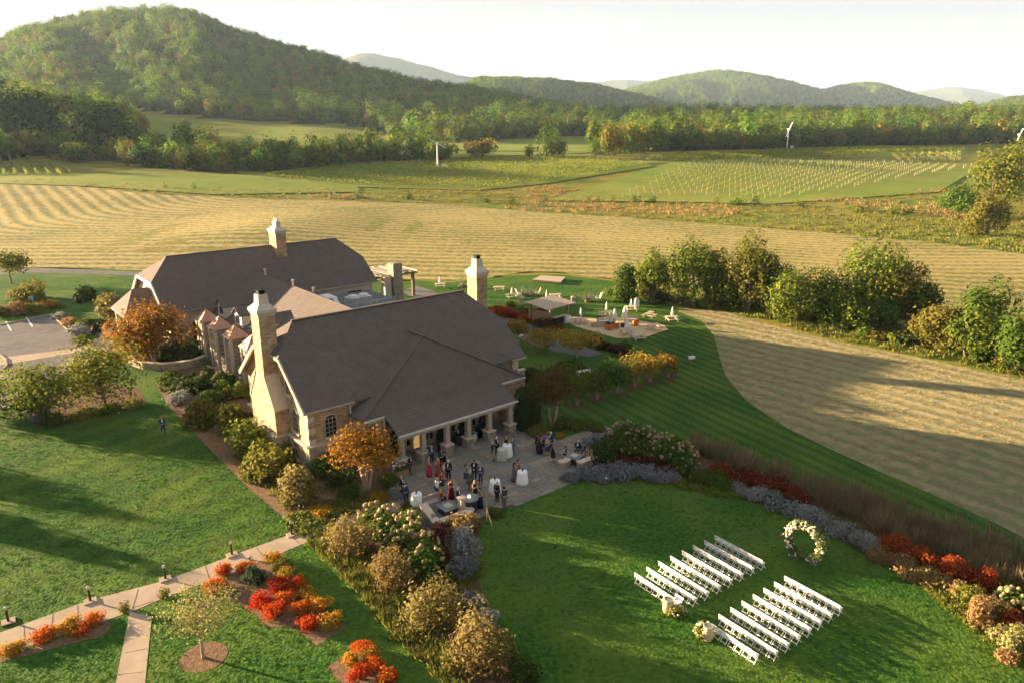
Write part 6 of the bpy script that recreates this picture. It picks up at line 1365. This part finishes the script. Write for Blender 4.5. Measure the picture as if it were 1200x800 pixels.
# ---- ring bed around the round lawn
for k, (x, yb, w, yt) in enumerate(((733, 540, 46, 493), (757, 543, 46, 500), (780, 549, 44, 508), (803, 556, 38, 518))): hydrangea(x, yb, w, yt, 'large white hydrangea, %s in the bed behind the blue catmint' % ('leftmost', 'second from the left', 'third from the left', 'rightmost')[k], 2400 + k, 58, 'cream', .075)
bush(712, 545, 34, 508, 'dark', 'dark green shrub between the blue bush and the hydrangeas', 2410); bush(699, 531, 36, 508, 'blue', 'large grey blue bush behind the far seat wall', 2411, lmin=.09); bush(701, 508, 20, 498, 'olive', 'olive clump at the bend of the patio walk', 2412)
rowof([(727, 549, 30, 530), (744, 551, 32, 531), (763, 555, 34, 534), (783, 560, 32, 541)], 'burgundy', 'burgundy mound, %s in front of the hydrangeas', 2420)
rowof([(672, 566, 26, 551), (690, 564, 30, 547), (708, 563, 32, 541), (728, 562, 32, 541), (748, 562, 32, 543), (768, 564, 34, 545), (784, 565, 26, 549)], 'blue', 'grey blue catmint clump, %s along the top of the round lawn', 2430, lmin=.09)
rowof([(822, 568, 36, 549), (843, 574, 34, 553)], 'green', 'olive green mound, %s between hydrangea and red hedge', 2440)
rowof([(800, 570, 30, 562), (820, 575, 30, 566), (840, 580, 32, 570), (858, 583, 24, 574)], 'lightgreen', 'low lime green mat, %s along the edge of the round lawn', 2445)
rowof([(848, 560, 32, 543), (868, 567, 34, 547), (889, 574, 34, 553), (910, 582, 34, 560), (930, 590, 32, 568), (944, 596, 24, 576)], 'crimson', 'dark red mound, %s in the shaded red hedge', 2450)
rowof([(873, 582, 26, 566), (890, 588, 30, 570), (908, 596, 32, 576), (928, 604, 32, 582), (948, 613, 32, 590), (968, 622, 32, 598), (988, 632, 32, 607), (1008, 643, 32, 617), (1022, 650, 24, 626)], 'silver', 'silvery blue mound, %s in the shaded silver row', 2460, lmin=.09)
rowof([(1044, 650, 28, 624), (1062, 658, 32, 630), (1081, 666, 34, 636), (1100, 675, 34, 644), (1120, 683, 34, 652), (1140, 690, 34, 660), (1158, 696, 28, 668)], 'redhedge', 'sunlit orange red shrub, %s in the lit red hedge', 2475)
rowof([(1026, 656, 20, 640), (1042, 663, 28, 641), (1060, 672, 32, 650), (1080, 681, 34, 658), (1098, 690, 32, 668)], 'tan', 'sunlit straw coloured clump, %s in front of the lit red hedge', 2485, lmin=.09)
for k, (x, yb, w, yt, key, l) in enumerate([(1127, 700, 28, 678, 'tan', 'pale spiky clump left of the dark olive mound'), (1145, 712, 34, 684, 'olive', 'dark olive mound right of the pale spiky clump'), (1150, 738, 30, 700, 'tan', 'tall pale grey grass clump at the right'), (1170, 730, 30, 700, 'copperbush', 'rusty green mound behind the grey grass'), (1193, 765, 34, 728, 'willow', 'pale grey clump at the right edge'), (1195, 742, 30, 716, 'redhedge', 'orange mound at the right edge'), (1172, 752, 26, 730, 'willow', 'pale clump before the rusty green mound'), (1180, 698, 34, 676, 'olive', 'olive mound behind the right hydrangea'), (1185, 780, 30, 760, 'tan', 'straw clump at the lower right edge')]): bush(x, yb, w, yt, key, l, 2500 + k)
hydrangea(1193, 722, 38, 690, 'cream hydrangea at the right edge of the ring bed', 2520, 36, 'cream', .09)
# tall bronze grasses behind the hedges
pg = tuft_mesh('bronze_grass', LEAF['pampas'], 46, .42, 1.15, .022, 9, .55)
lg = tuft_mesh('ground_cover', LEAF['ground'], 34, .32, .26, .03, 10, .9)
lg2 = tuft_mesh('lime_cover', LEAF['lightgreen'], 30, .26, .14, .03, 12, .9)
def area(poly, dens, seed, excl=()):
    W_ = [at(p[0], p[1]) for p in poly]; xs_ = [p.x for p in W_]; ys_ = [p.y for p in W_]; R = np.random.RandomState(seed); n = int((max(xs_) - min(xs_)) * (max(ys_) - min(ys_)) * dens)
    X = R.uniform(min(xs_), max(xs_), n); Y = R.uniform(min(ys_), max(ys_), n); k = inpoly(X, Y, [(p.x, p.y) for p in W_])
    for e in excl: k &= ~inpoly(X, Y, [(at(*p[:2]).x, at(*p[:2]).y) for p in e])
    return np.stack([X[k], Y[k], np.full(k.sum(), .02)], 1)
scatter('bronze_grass', area([(806, 512), (850, 527), (900, 547), (1000, 580), (1100, 614), (1200, 651), (1250, 672), (1250, 740), (1180, 690), (1100, 650), (1030, 625), (960, 590), (900, 566), (850, 544), (812, 532)], 2.6, 3), pg, 'tall bronze and brown ornamental grass behind the ring bed', None, .6, 1.15, 3, .2)
scatter('ground_cover', np.concatenate([area([(345, 616), (388, 614), (430, 640), (470, 690), (520, 760), (560, 810), (590, 850), (535, 815), (460, 742), (400, 674), (362, 636)], 7, 4), area([(500, 660), (560, 640), (566, 700), (590, 750), (560, 740), (520, 700)], 4, 6)]), lg, 'shaggy yellow green ground cover of the bank', None, .6, 1.3, 4, .3)
scatter('lime_cover', np.concatenate([area([(1085, 690), (1110, 690), (1160, 730), (1195, 765), (1290, 830), (1290, 845), (1200, 777), (1150, 746), (1100, 706)], 16, 5), area([(795, 566), (860, 578), (870, 582), (830, 572), (790, 564)], 14, 7)]), lg2, 'low lime green edging plants of the ring bed', None, .7, 1.3, 5, .3)
scatter('bed_cover', np.concatenate([area([(260, 520), (300, 560), (345, 605), (380, 600), (440, 585), (450, 560), (420, 550), (360, 560)], 3, 8), area(E1, .8, 9)]), lg, 'scattered low plants between the shrubs of the beds', None, .5, 1.1, 8, .3)
# ---- bank between path and round lawn
for k, (x, yb, w, yt, key, l) in enumerate([(411, 658, 58, 597, 'copperbush', 'loose coppery bush at the top of the bank'), (453, 694, 56, 639, 'copperbush', 'loose coppery bush, second down the bank'), (503, 744, 70, 668, 'copperbush', 'loose coppery bush, third down the bank'), (560, 800, 76, 706, 'copperbush', 'large sandy coppery bush at the bottom of the bank')]): bush(x, yb, w, yt, key, l, 2600 + k, 3600, jag=.55, leafk=.034, cl=20)
for k, (x, yb, w, yt) in enumerate(((436, 624, 40, 590), (457, 634, 42, 592), (478, 646, 42, 600), (466, 660, 40, 622), (497, 662, 40, 624), (500, 682, 46, 640))): hydrangea(x, yb, w, yt, 'cream hydrangea, %s on the bank below the near seat wall' % ('uppermost', 'second down', 'third down right', 'third down left', 'fourth down', 'lowest')[k], 2620 + k, 40, 'cream', .085)
for k, (x, yb, w, yt, key, l) in enumerate([(515, 650, 26, 612, 'burgundy', 'dark burgundy mound below the near seat wall, upper'), (517, 672, 26, 634, 'burgundy', 'dark burgundy mound below the near seat wall, lower'), (540, 630, 36, 600, 'tan', 'pale pink tan mound right of the near seat wall'), (543, 652, 34, 620, 'silver', 'silver mound at the lawn edge, upper'), (543, 676, 32, 648, 'blue', 'grey blue mound at the lawn edge, lower'), (553, 716, 30, 690, 'silver', 'silver grass clump beside the lowest coppery bush'), (572, 736, 30, 712, 'silver', 'pale clump at the lawn edge beside the lowest coppery bush'), (590, 772, 34, 742, 'green', 'green clump between the sandy bush and the round lawn'), (612, 806, 40, 772, 'dark', 'dark clump at the lower end of the bank'), (505, 618, 20, 604, 'blue', 'catmint clump left of the near seat wall'), (484, 612, 26, 598, 'blue', 'catmint clump below the left cocktail table'), (528, 620, 20, 606, 'pampas', 'brown grass clump in front of the near seat wall'), (556, 618, 20, 606, 'olive', 'olive clump below the light pole'), (478, 600, 24, 589, 'olive', 'olive clump at the patio edge left of the cocktail table'), (580, 606, 22, 594, 'green', 'green clump right of the light pole'), (390, 640, 30, 622, 'ground', 'grey green mat at the top end of the bank')]): bush(x, yb, w, yt, key, l, 2650 + k, lmin=.09)
# ---- red fothergilla beds of the garden lawn
RS = [(255, 462, 62, 'red', 'pure red'), (315, 512, 60, 'red', 'deep red'), (340, 388, 62, 'red', 'deep red'), (385, 438, 54, 'redorange', 'orange red'), (430, 372, 50, 'red', 'scarlet'), (485, 420, 50, 'orangegreen', 'orange'), (440, 488, 52, 'redorange', 'orange red'), (540, 472, 50, 'orangegreen', 'orange'), (490, 556, 60, 'red', 'scarlet'), (585, 558, 56, 'orangegreen', 'yellow orange'), (385, 320, 48, 'orangegreen', 'yellow orange'), (342, 282, 44, 'olive', 'yellow green'), (305, 244, 46, 'orangegreen', 'gold orange'), (180, 288, 46, 'redorange', 'red orange'), (78, 300, 46, 'redorange', 'red tipped'), (38, 385, 54, 'redorange', 'red and green'), (80, 395, 46, 'orangegreen', 'yellow green and red'), (735, 672, 50, 'redorange', 'orange red'), (685, 735, 56, 'orangegreen', 'orange green'), (790, 745, 54, 'redorange', 'orange red'), (720, 800, 56, 'red', 'red'), (850, 812, 60, 'redorange', 'orange'), (765, 700, 44, 'orangegreen', 'pale orange')]
WH = ['at the left point of the main garden bed', 'at the lower middle of the main garden bed', 'at the centre of the main garden bed', 'just below the centre of the main garden bed', 'right of the centre of the main garden bed', 'in the right middle of the main garden bed', 'below the middle row of the main garden bed', 'on the right side of the main garden bed', 'at the lower right of the main garden bed', 'at the right tip of the main garden bed', 'in the upper middle of the main garden bed', 'near the top of the main garden bed', 'at the top of the main garden bed by the path', 'left of the dwarf spruce', 'farthest left beyond the dwarf spruce', 'behind the willowy tree crown', 'right behind the willowy tree crown', 'at the top of the bottom bed', 'on the left of the bottom bed', 'on the right of the bottom bed', 'low in the bottom bed', 'at the lower right of the bottom bed', 'in the middle of the bottom bed']
for k, (x, y, w, key, d) in enumerate(RS): bush(240 + x / 4, 600 + y / 4, w / 4 * 2.0, 600 + y / 4 - w / 4 * 1.35, key, '%s autumn shrub %s' % (d, WH[k]), 2700 + k, 1300, 'round', cl=16, lmin=.065, leafk=.05, jag=.65)
for k, (x, y, w, d) in enumerate(((40, 672, 66, 'at the left picture edge'), (180, 612, 70, 'second from the left'), (312, 572, 74, 'third from the left'), (372, 575, 56, 'fourth from the left'), (436, 532, 60, 'at the right end'))): bush(x / 4, 600 + y / 4, w / 4 * 1.75, 600 + y / 4 - w / 4 * .9, ('orangegreen', 'redorange', 'orangegreen', 'redorange', 'redorange')[k], 'orange and green autumn shrub %s of the strip bed' % d, 2740 + k, 1300, 'round', cl=16, lmin=.065, leafk=.05, jag=.65)
p = at(297, 684); ms = tree_meshes(88, 2.0, .75, .75, .06, .12, 900, LEAF['spruce'], 'cone', 16); tree('dwarf_spruce', 'dark green dwarf spruce among the red shrubs', 'conifer', p, ms)
for x, yb, yt, w, l in ((146, 718, 702, 14, 'small round brownish green shrub at the corner of the two paths'), (191, 700, 686, 13, 'small round shrub at the path edge left of the red bed')): bush(x, yb, w, yt, 'olive', l, int(x), 300, lmin=.08)
# trees standing left of the picture whose long shadows fall across the left lawn
for k, (x, y, h, w, d) in enumerate(((-68, 63.5, 6.5, 2.2, 'level with the tree bed'), (-60, 56, 5.5, 2.0, 'level with the left lawn'), (-64, 50, 4.5, 2.0, 'near the path'), (-47, 38, 4.5, 2.2, 'below the path'), (-44, 33.5, 5, 2.2, 'nearest the viewer'))):
    tree('garden_tree', 'garden tree outside the left edge of the picture, %s' % d, 'tree', (x, y, 0), tree_meshes(860 + k, h, w, w, h * .18, .3, 1500, LEAF['green'], 'round', 14), k)

# ---------------------------------------------------------------- grass
LT = [tuft_mesh('lawn_tuft_%d' % k, LEAF['grass'], 14, .13, .042, .016, 20 + k, .8) for k in range(2)]
BEDS = [RB, [(383, 781), (424, 755), (470, 805), (430, 840)], LB]
LEFTL = [(-60, 530), (0, 505), (40, 505), (100, 490), (174, 474), (184, 458), (200, 480), (240, 522), (290, 572), (342, 616), (340, 624), (270, 650), (192, 679), (104, 702), (0, 740), (-60, 762)]
GARD = [(-60, 798), (0, 778), (60, 762), (118, 747), (135, 733), (150, 730), (158, 716), (200, 698), (280, 669), (352, 638), (362, 636), (400, 674), (460, 742), (535, 815), (590, 850), (-60, 850)]
c_ = at(239, 769)
Pp = np.concatenate([area(LEFTL, 7, 31), area(GARD, 9, 32, BEDS + [[(152, 716), (178, 722), (166, 840), (128, 840)], [(-60, 792), (0, 772), (60, 752), (120, 724), (131, 730), (128, 737), (118, 745), (60, 760), (0, 776), (-60, 798)]]), area(CIRC, 9, 33)])
Pp = Pp[((Pp[:, 0] - c_.x) ** 2 + (Pp[:, 1] - c_.y) ** 2) > 1.35 ** 2]
Pp = Pp[Pp[:, 1] > 24]
print('tufts', len(Pp))
scatter('lawn_grass', Pp, LT[0], 'short mown grass of the near lawns', None, .55, 1.25, 41, .25)
Pp = area([(700, 506), (740, 508), (820, 526), (900, 549), (1000, 582), (1100, 616), (1200, 655), (1200, 628), (1060, 564), (920, 499), (850, 439), (836, 391), (800, 364), (720, 412), (640, 455)], 3, 34)
scatter('lawn_grass', Pp, LT[1], 'short mown grass of the striped lawn', None, .5, 1.0, 42, .25)
fl = tuft_mesh('far_lawn_tuft', LEAF['grass'], 14, .35, .06, .03, 27, .8)
scatter('lawn_grass', np.concatenate([area([(490, 331), (530, 331), (600, 324), (655, 323), (720, 331), (795, 362), (790, 372), (700, 371), (640, 365), (560, 352)], 1, 36), area([(-60, 328), (0, 326), (160, 325), (190, 330), (150, 350), (120, 380), (100, 384), (75, 362), (-60, 365)], 1, 37), area([(640, 455), (600, 470), (600, 430), (700, 420), (800, 364), (720, 412)], 1, 38)]), fl, 'short mown grass of the far lawns', None, .5, 1.2, 44, .25)
sh = tuft_mesh('stubble', LEAF['straw'], 12, .3, .05, .03, 33, .9)
scatter('verge_grass', area([(792, 358), (850, 364), (900, 378), (960, 394), (1040, 410), (1100, 422), (1200, 442), (1260, 456), (1260, 430), (1200, 420), (1100, 395), (1000, 372), (900, 355), (800, 345), (740, 338), (722, 332)], 1.6, 39), bg2, 'rough grass along the foot of the hedgerow', None, .4, .9, 45, .3)
scatter('stubble', area(T2 + B2[::-1], 2.2, 35), sh, 'short straw stubble on the near mown field', None, .5, 1.3, 43, .3)

# ---------------------------------------------------------------- people
def skin(name, verts, edges, rad, root=0, sub=1, mat_=None):
    me = bpy.data.meshes.new(name + '_rig'); me.from_pydata(verts, edges, []); o = bpy.data.objects.new(name + '_rig', me); COL.objects.link(o)
    sm = o.modifiers.new('s', 'SKIN'); sm.use_smooth_shade = True
    for i, r in enumerate(rad): me.skin_vertices[0].data[i].radius = (r, r) if not isinstance(r, tuple) else r
    me.skin_vertices[0].data[root].use_root = True
    sb = o.modifiers.new('d', 'SUBSURF'); sb.levels = sub; sb.render_levels = sub
    dg = bpy.context.evaluated_depsgraph_get(); out = bpy.data.meshes.new_from_object(o.evaluated_get(dg)); out.name = name
    bpy.data.objects.remove(o); bpy.data.meshes.remove(me)
    if mat_: out.materials.append(mat_)
    return out
def pose_joints(pose):
    J = dict(pel=(0, 0, .96), sp=(0, .0, 1.13), ch=(0, .0, 1.32), nb=(0, 0, 1.46), nk=(0, .01, 1.53), hd=(0, .035, 1.63), ht=(0, .02, 1.73), no=(0, .125, 1.62), cn=(0, .10, 1.56))
    for s, t in ((-1, 'r'), (1, 'l')):
        J['sh' + t] = (s * .19, 0, 1.43); J['el' + t] = (s * .25, -.03, 1.14); J['wr' + t] = (s * .24, .07, .89); J['hp' + t] = (s * .10, 0, .90); J['kn' + t] = (s * .11, .03, .50); J['an' + t] = (s * .11, -.02, .09); J['to' + t] = (s * .13, .15, .035)
    if pose == 'drink': J['elr'] = (-.25, .02, 1.15); J['wrr'] = (-.13, .27, 1.24)
    if pose == 'clasp':
        J['elr'] = (-.25, .0, 1.15); J['wrr'] = (-.05, .22, 1.03); J['ell'] = (.25, 0, 1.15); J['wrl'] = (.05, .22, 1.05)
    if pose == 'cross':
        J['elr'] = (-.24, .08, 1.16); J['wrr'] = (.08, .22, 1.20); J['ell'] = (.24, .08, 1.15); J['wrl'] = (-.08, .20, 1.16)
    if pose == 'talk': J['ell'] = (.28, .10, 1.17); J['wrl'] = (.20, .34, 1.22)
    if pose == 'walk':
        J['knr'] = (-.11, .16, .52); J['anr'] = (-.11, .22, .10); J['tor'] = (-.12, .38, .06); J['knl'] = (.11, -.04, .50); J['anl'] = (.11, -.30, .14); J['tol'] = (.12, -.17, .04); J['wrr'] = (-.22, -.16, .92); J['wrl'] = (.22, .24, .96)
    if pose == 'sit':
        d = .46
        for k in list(J):
            if k[:2] not in ('kn', 'an', 'to'): x, y, z = J[k]; J[k] = (x, y - .0, z - d)
        for s, t in ((-1, 'r'), (1, 'l')):
            J['kn' + t] = (s * .13, .44, .50); J['an' + t] = (s * .12, .46, .09); J['to' + t] = (s * .13, .62, .035); J['el' + t] = (s * .26, .06, .72); J['wr' + t] = (s * .14, .30, .60)
    return J
BE = [('pel', 'sp'), ('sp', 'ch'), ('ch', 'nb'), ('nb', 'nk'), ('nk', 'hd'), ('hd', 'ht'), ('hd', 'no'), ('hd', 'cn')]
for t in 'rl': BE += [('nb', 'sh' + t), ('sh' + t, 'el' + t), ('el' + t, 'wr' + t), ('pel', 'hp' + t), ('hp' + t, 'kn' + t), ('kn' + t, 'an' + t), ('an' + t, 'to' + t)]
RADM = dict(pel=(.15, .11), sp=(.135, .10), ch=(.16, .11), nb=(.10, .075), nk=.052, hd=(.075, .09), ht=.06, no=.018, cn=.03, sh=.06, el=.042, wr=.03, hp=.09, kn=.06, an=.04, to=.035)
def rad_of(k, f=1.0):
    r = RADM.get(k, RADM.get(k[:2])); return tuple(x * f for x in r) if isinstance(r, tuple) else r * f
def build_from(name, J, keys, edges, f, hands=False, extra=0):
    vs = [J[k] for k in keys]; ix = {k: i for i, k in enumerate(keys)}; ed = [(ix[a], ix[b]) for a, b in edges if a in ix and b in ix]; ra = [rad_of(k, f) + extra if not isinstance(rad_of(k, f), tuple) else tuple(x + extra for x in rad_of(k, f)) for k in keys]
    if hands:
        for t in 'rl':
            w = Vector(J['wr' + t]); e = Vector(J['el' + t]); d = (w - e).normalized(); sd = d.cross(Vector((0, 0, 1))); sd = sd.normalized() if sd.length > .1 else Vector((0, 1, 0)); nn = sd.cross(d); palm = w + d * .055
            vs.append(tuple(palm)); ra.append(.026); ip = len(vs) - 1; ed.append((ix['wr' + t], ip))
            for q, (o, L) in enumerate(((-.030, .062), (-.010, .074), (.010, .070), (.030, .055))):
                a = palm + d * .03 + sd * o; m = a + d * L * .55; z = m + (d * .8 - nn * .6) * L * .5
                for c, r in ((a, .010), (m, .009), (z, .0075)): vs.append(tuple(c)); ra.append(r)
                n = len(vs); ed += [(ip, n - 3), (n - 3, n - 2), (n - 2, n - 1)]
            a = w + d * .03 - sd * .03; z = a + (d * .7 - sd * .6) * .05
            for c, r in ((a, .011), (z, .009)): vs.append(tuple(c)); ra.append(r)
            n = len(vs); ed += [(ip, n - 2), (n - 2, n - 1)]
    return skin(name, vs, ed, ra, 0, 1)
PC = {}
def parts_for(pose):
    if pose in PC: return PC[pose]
    J = pose_joints(pose); allk = list(J)
    d = {'J': J}
    d['body'] = build_from('body', J, allk, BE, 1.0, True)
    up = ['pel', 'sp', 'ch', 'nb', 'shr', 'elr', 'wrr', 'shl', 'ell', 'wrl']; d['jacket'] = build_from('jacket', J, up, BE, 1.10, False, .012)
    bo = ['pel', 'sp', 'ch', 'nb', 'shr', 'shl']; d['bodice'] = build_from('bodice', J, bo, BE, 1.05, False, .006)
    lo = ['pel', 'hpr', 'knr', 'anr', 'hpl', 'knl', 'anl']; d['trousers'] = build_from('trousers', J, lo, BE, 1.12, False, .012)
    PC[pose] = d; return d
MC = {}
def pm(c, rough=.85):
    k = tuple(round(x, 3) for x in c)
    if k not in MC: MC[k] = mat('fabric_%d' % len(MC), [k], 14, rough=rough)
    return MC[k]
SKIN_ = mat('skin', [(.50, .30, .21)], 6, rough=.6); HAIRC = dict(dark=(.025, .016, .012), brown=(.09, .05, .03), blond=(.42, .29, .14), red=(.32, .12, .05), grey=(.42, .41, .39), white=(.65, .64, .61), bald=(.30, .20, .15))
def person(px, py, az, kind, pose, c1, c2, hair, label, long=False, s=1.0, shirt=None, z=.04, off=(0, 0)):
    p = at(px, py, z); p = Vector((p.x + off[0], p.y + off[1], z)); D = parts_for(pose); J = D['J']
    r = thing('person', label, 'person', p, -math.radians(az)); r.scale = (s,) * 3
    link('body', D['body'], SKIN_, r)
    hx = Vector(J['hd']); b = MB(); b.ball((hx.x, hx.y - .012, hx.z + .035), .108, 10, 7, (.92, 1.0, .95))
    v = [q for q in b.v]; b.v = [(q[0], q[1] if q[2] > hx.z + .03 else min(q[1], hx.y + .02), max(q[2], hx.z - .06)) for q in v]
    if long: b.ball((hx.x, hx.y - .085, hx.z - .12), .085, 8, 6, (1.05, .6, 2.0))
    b.build('hair', pm(HAIRC[hair]), r, smooth=True)
    b = MB()
    for sx in (-1, 1): b.ball((hx.x + sx * .034, hx.y + .086, hx.z + .008), .011, 6, 4)
    b.build('eyes', M['dark'], r)
    b = MB()
    for t in 'rl':
        a = Vector(J['an' + t]); o = Vector(J['to' + t]); m = a.lerp(o, .5); b.ball((m.x, m.y + .01, max(.05, o.z + .012)), .06, 8, 5, (.8, 2.1, .75))
    b.build('shoes', pm((.03, .022, .018)), r, smooth=True)
    if kind in ('suit', 'shirt'):
        link('jacket' if kind == 'suit' else 'shirt', D['jacket'], pm(c1), r); link('trousers', D['trousers'], pm(c2), r)
        if kind == 'suit':
            cz = J['ch'][2]; b = MB(); b.extr([(-.035, .128, cz - .12), (.035, .128, cz - .12), (.06, .10, cz + .12), (-.06, .10, cz + .12)], (0, .016, 0)); b.build('shirt_front', pm(shirt or (.75, .75, .75)), r)
    elif kind in ('dress', 'gown'):
        link('bodice', D['bodice'], pm(c1), r)
        if pose == 'sit':
            link('skirt', D['trousers'], pm(c2), r)
        else:
            zb = .04 if kind == 'gown' else .48; wz = J['sp'][2]
            b = MB(); b.lathe([(.30 if kind == 'gown' else .24, zb), (.26 if kind == 'gown' else .23, zb + (wz - zb) * .4), (.19, wz - .12), (.150, wz), (.12, wz + .03)], 20, wob=lambda a, q: .06 * math.sin(a * 7) * max(0, min(1, (wz - q))))
            b.v = [(q[0], q[1] * .86, q[2]) for q in b.v]; b.build('skirt', pm(c2), r, smooth=True)
    if pose == 'drink':
        w = Vector(J['wrr']); MB().lathe([(.022, 0), (.03, .06), (.028, .11)], 8, (w.x + .02, w.y + .09, w.z - .02)).build('glass', M['glasslight'], r)
    return r
BK, NV, GY, BU = (.018, .018, .020), (.022, .035, .075), (.13, .135, .14), (.03, .055, .14)
MR, GR, TE = (.20, .012, .025), (.03, .07, .05), (.02, .10, .09)
PEOPLE = [
 (480.5, 555, 100, 'suit', 'stand', NV, NV, 'brown', 'man in a navy suit and white shirt standing alone by the porch corner', 0),
 (503, 557.5, 60, 'gown', 'clasp', (.45, .20, .24), (.42, .03, .08), 'blond', 'woman in a long pink and red patterned dress, left of the pair in long dresses', 1),
 (513.5, 557.5, -60, 'gown', 'drink', (.42, .10, .06), (.36, .07, .05), 'blond', 'woman in a long coral patterned dress, right of the pair in long dresses', 1),
 (506, 543, 150, 'suit', 'drink', NV, NV, 'grey', 'man in a navy jacket behind the woman in the pink and red dress', 0),
 (518, 547.5, 170, 'suit', 'drink', (.02, .03, .09), (.018, .022, .04), 'brown', 'man in a navy suit and bright blue shirt by the second post', 0),
 (522.5, 550, -120, 'gown', 'talk', BK, BK, 'brown', 'woman in a long black dress beside the man with the bright blue shirt', 1),
 (520.5, 564, 80, 'dress', 'drink', (.60, .58, .55), (.05, .13, .07), 'red', 'red haired woman in a white top and green skirt left of the white haired man', 0),
 (526, 562, 200, 'suit', 'stand', BK, BK, 'white', 'white haired man in a dark suit and pale shirt behind the fire pit guests', 0),
 (546, 565.5, 100, 'dress', 'clasp', TE, TE, 'dark', 'dark haired woman in a teal green dress in the middle group', 1),
 (556, 562, 185, 'suit', 'clasp', BK, BK, 'dark', 'tall dark haired man in a black suit in the middle group', 0),
 (563.5, 566.5, -160, 'suit', 'stand', BU, BU, 'bald', 'bald man in a bright blue suit in the middle group', 0),
 (551, 575, 20, 'suit', 'stand', (.07, .09, .10), (.07, .085, .09), 'grey', 'grey haired man in a grey suit seen from behind in the middle group', 0),
 (556.5, 585, 150, 'gown', 'cross', BK, BK, 'blond', 'blond woman in an off shoulder black gown behind the bar counter', 1),
 (563, 594, -120, 'gown', 'clasp', GR, (.015, .022, .05), 'brown', 'woman in a dark green blouse and long navy skirt right of the bar counter', 1),
 (537, 596, 100, 'suit', 'stand', BK, BK, 'grey', 'grey haired man in a dark suit beside the stone pillar', 0),
 (529, 584, 170, 'gown', 'cross', MR, (.10, .01, .02), 'red', 'auburn haired woman in a long burgundy dress behind the near fire pit', 1),
 (518, 574, 190, 'dress', 'drink', (.30, .02, .03), NV, 'red', 'red haired woman with a red and blue top standing behind the bench', 0),
 (512.5, 584, 60, 'shirt', 'drink', (.62, .62, .60), (.02, .03, .05), 'blond', 'light haired guest in a white blouse next to the bench', 1),
 (517.5, 590, 20, 'dress', 'sit', (.40, .015, .04), (.02, .02, .03), 'blond', 'blond woman in a crimson top sitting on the bench seen from behind', 1),
 (471, 581, 110, 'suit', 'stand', (.015, .02, .03), (.015, .02, .03), 'blond', 'fair haired man in a dark suit at the left edge of the patio', 0),
 (476, 590, 30, 'suit', 'clasp', BU, NV, 'brown', 'man in a blue suit seen from behind at the left edge of the patio', 0),
 (577, 539.5, 90, 'shirt', 'stand', (.03, .03, .03), (.42, .25, .12), 'grey', 'grey haired man in a black vest and tan trousers by the porch tables', 0),
 (582, 532.5, 120, 'suit', 'talk', BK, BK, 'white', 'white haired man in a black suit at the porch tables', 0),
 (593, 531, 180, 'dress', 'clasp', BK, BK, 'blond', 'blond woman in a black top behind the porch tables', 1),
 (602, 531.5, -100, 'suit', 'stand', GY, GY, 'brown', 'man in a mid grey suit right of the porch tables', 0),
 (602.5, 563.5, 40, 'gown', 'stand', (.12, .12, .12), (.11, .11, .11), 'dark', 'dark haired woman in a long grey dress left of the middle table', 1),
 (607, 559.5, 100, 'dress', 'drink', (.30, .012, .02), (.25, .012, .02), 'dark', 'dark haired woman in a red dress behind the middle table', 1),
 (582.5, 588, 40, 'suit', 'stand', BK, BK, 'grey', 'grey haired man in a black suit in front of the right cocktail table', 0),
 (591, 595.5, -50, 'suit', 'stand', (.05, .05, .045), (.10, .10, .10), 'dark', 'dark haired man in a charcoal jacket nearest the lawn edge', 0),
 (629.5, 529, 120, 'suit', 'stand', BK, BK, 'dark', 'man in a black suit at the left of the group by the far fire pit', 0),
 (632.5, 531, 60, 'gown', 'clasp', BK, BK, 'brown', 'woman in a long black dress beside the man at the left of the far group', 1),
 (637.5, 527.5, 170, 'dress', 'drink', (.12, .09, .40), (.02, .02, .03), 'brown', 'woman in a violet blue top and black skirt in the far group', 0),
 (641.5, 533, -150, 'dress', 'clasp', (.45, .30, .14), (.02, .035, .09), 'blond', 'blond woman in a gold top and navy skirt in the far group', 1),
 (645.5, 527.5, -120, 'suit', 'stand', (.02, .03, .10), NV, 'white', 'white haired man in a deep blue suit at the right of the far group', 0),
 (648, 541, 60, 'dress', 'clasp', BK, BK, 'red', 'woman in a short black dress standing at the end of the short curved wall', 1),
 (662.5, 536.5, 120, 'dress', 'sit', BK, BK, 'brown', 'dark haired woman in black sitting left of the far fire table', 1),
 (677, 531, 200, 'suit', 'sit', BK, BK, 'grey', 'grey haired man in black sitting at the back of the far fire table', 0),
 (683.5, 535, -150, 'suit', 'sit', NV, BK, 'brown', 'man with a vivid blue shirt sitting right of the far fire table', 0),
 (688, 538, -120, 'dress', 'sit', (.40, .16, .05), (.35, .14, .05), 'red', 'woman in an orange brown dress sitting right of the far fire table', 1),
 (693, 541, -110, 'dress', 'sit', (.35, .42, .46), (.36, .42, .45), 'blond', 'blond woman in a pale blue dress sitting on the far seat wall', 1)]
rp = random.Random(14)
for (x, y, az, kd, ps, c1, c2, hr, lb, lg_) in PEOPLE:
    sh_ = (.08, .25, .75) if 'blue shirt' in lb else None
    female = 'woman' in lb
    if ps == 'sit': y += 0
    person(x, y, az, kd, ps, c1, c2, hr, lb, bool(lg_), rp.uniform(.95, .99) if female else rp.uniform(1.0, 1.06), sh_)
person(192, 508, 150, 'suit', 'walk', BU, NV, 'red', 'man in a blue suit walking alone across the left lawn', False, 1.03, None, .02)
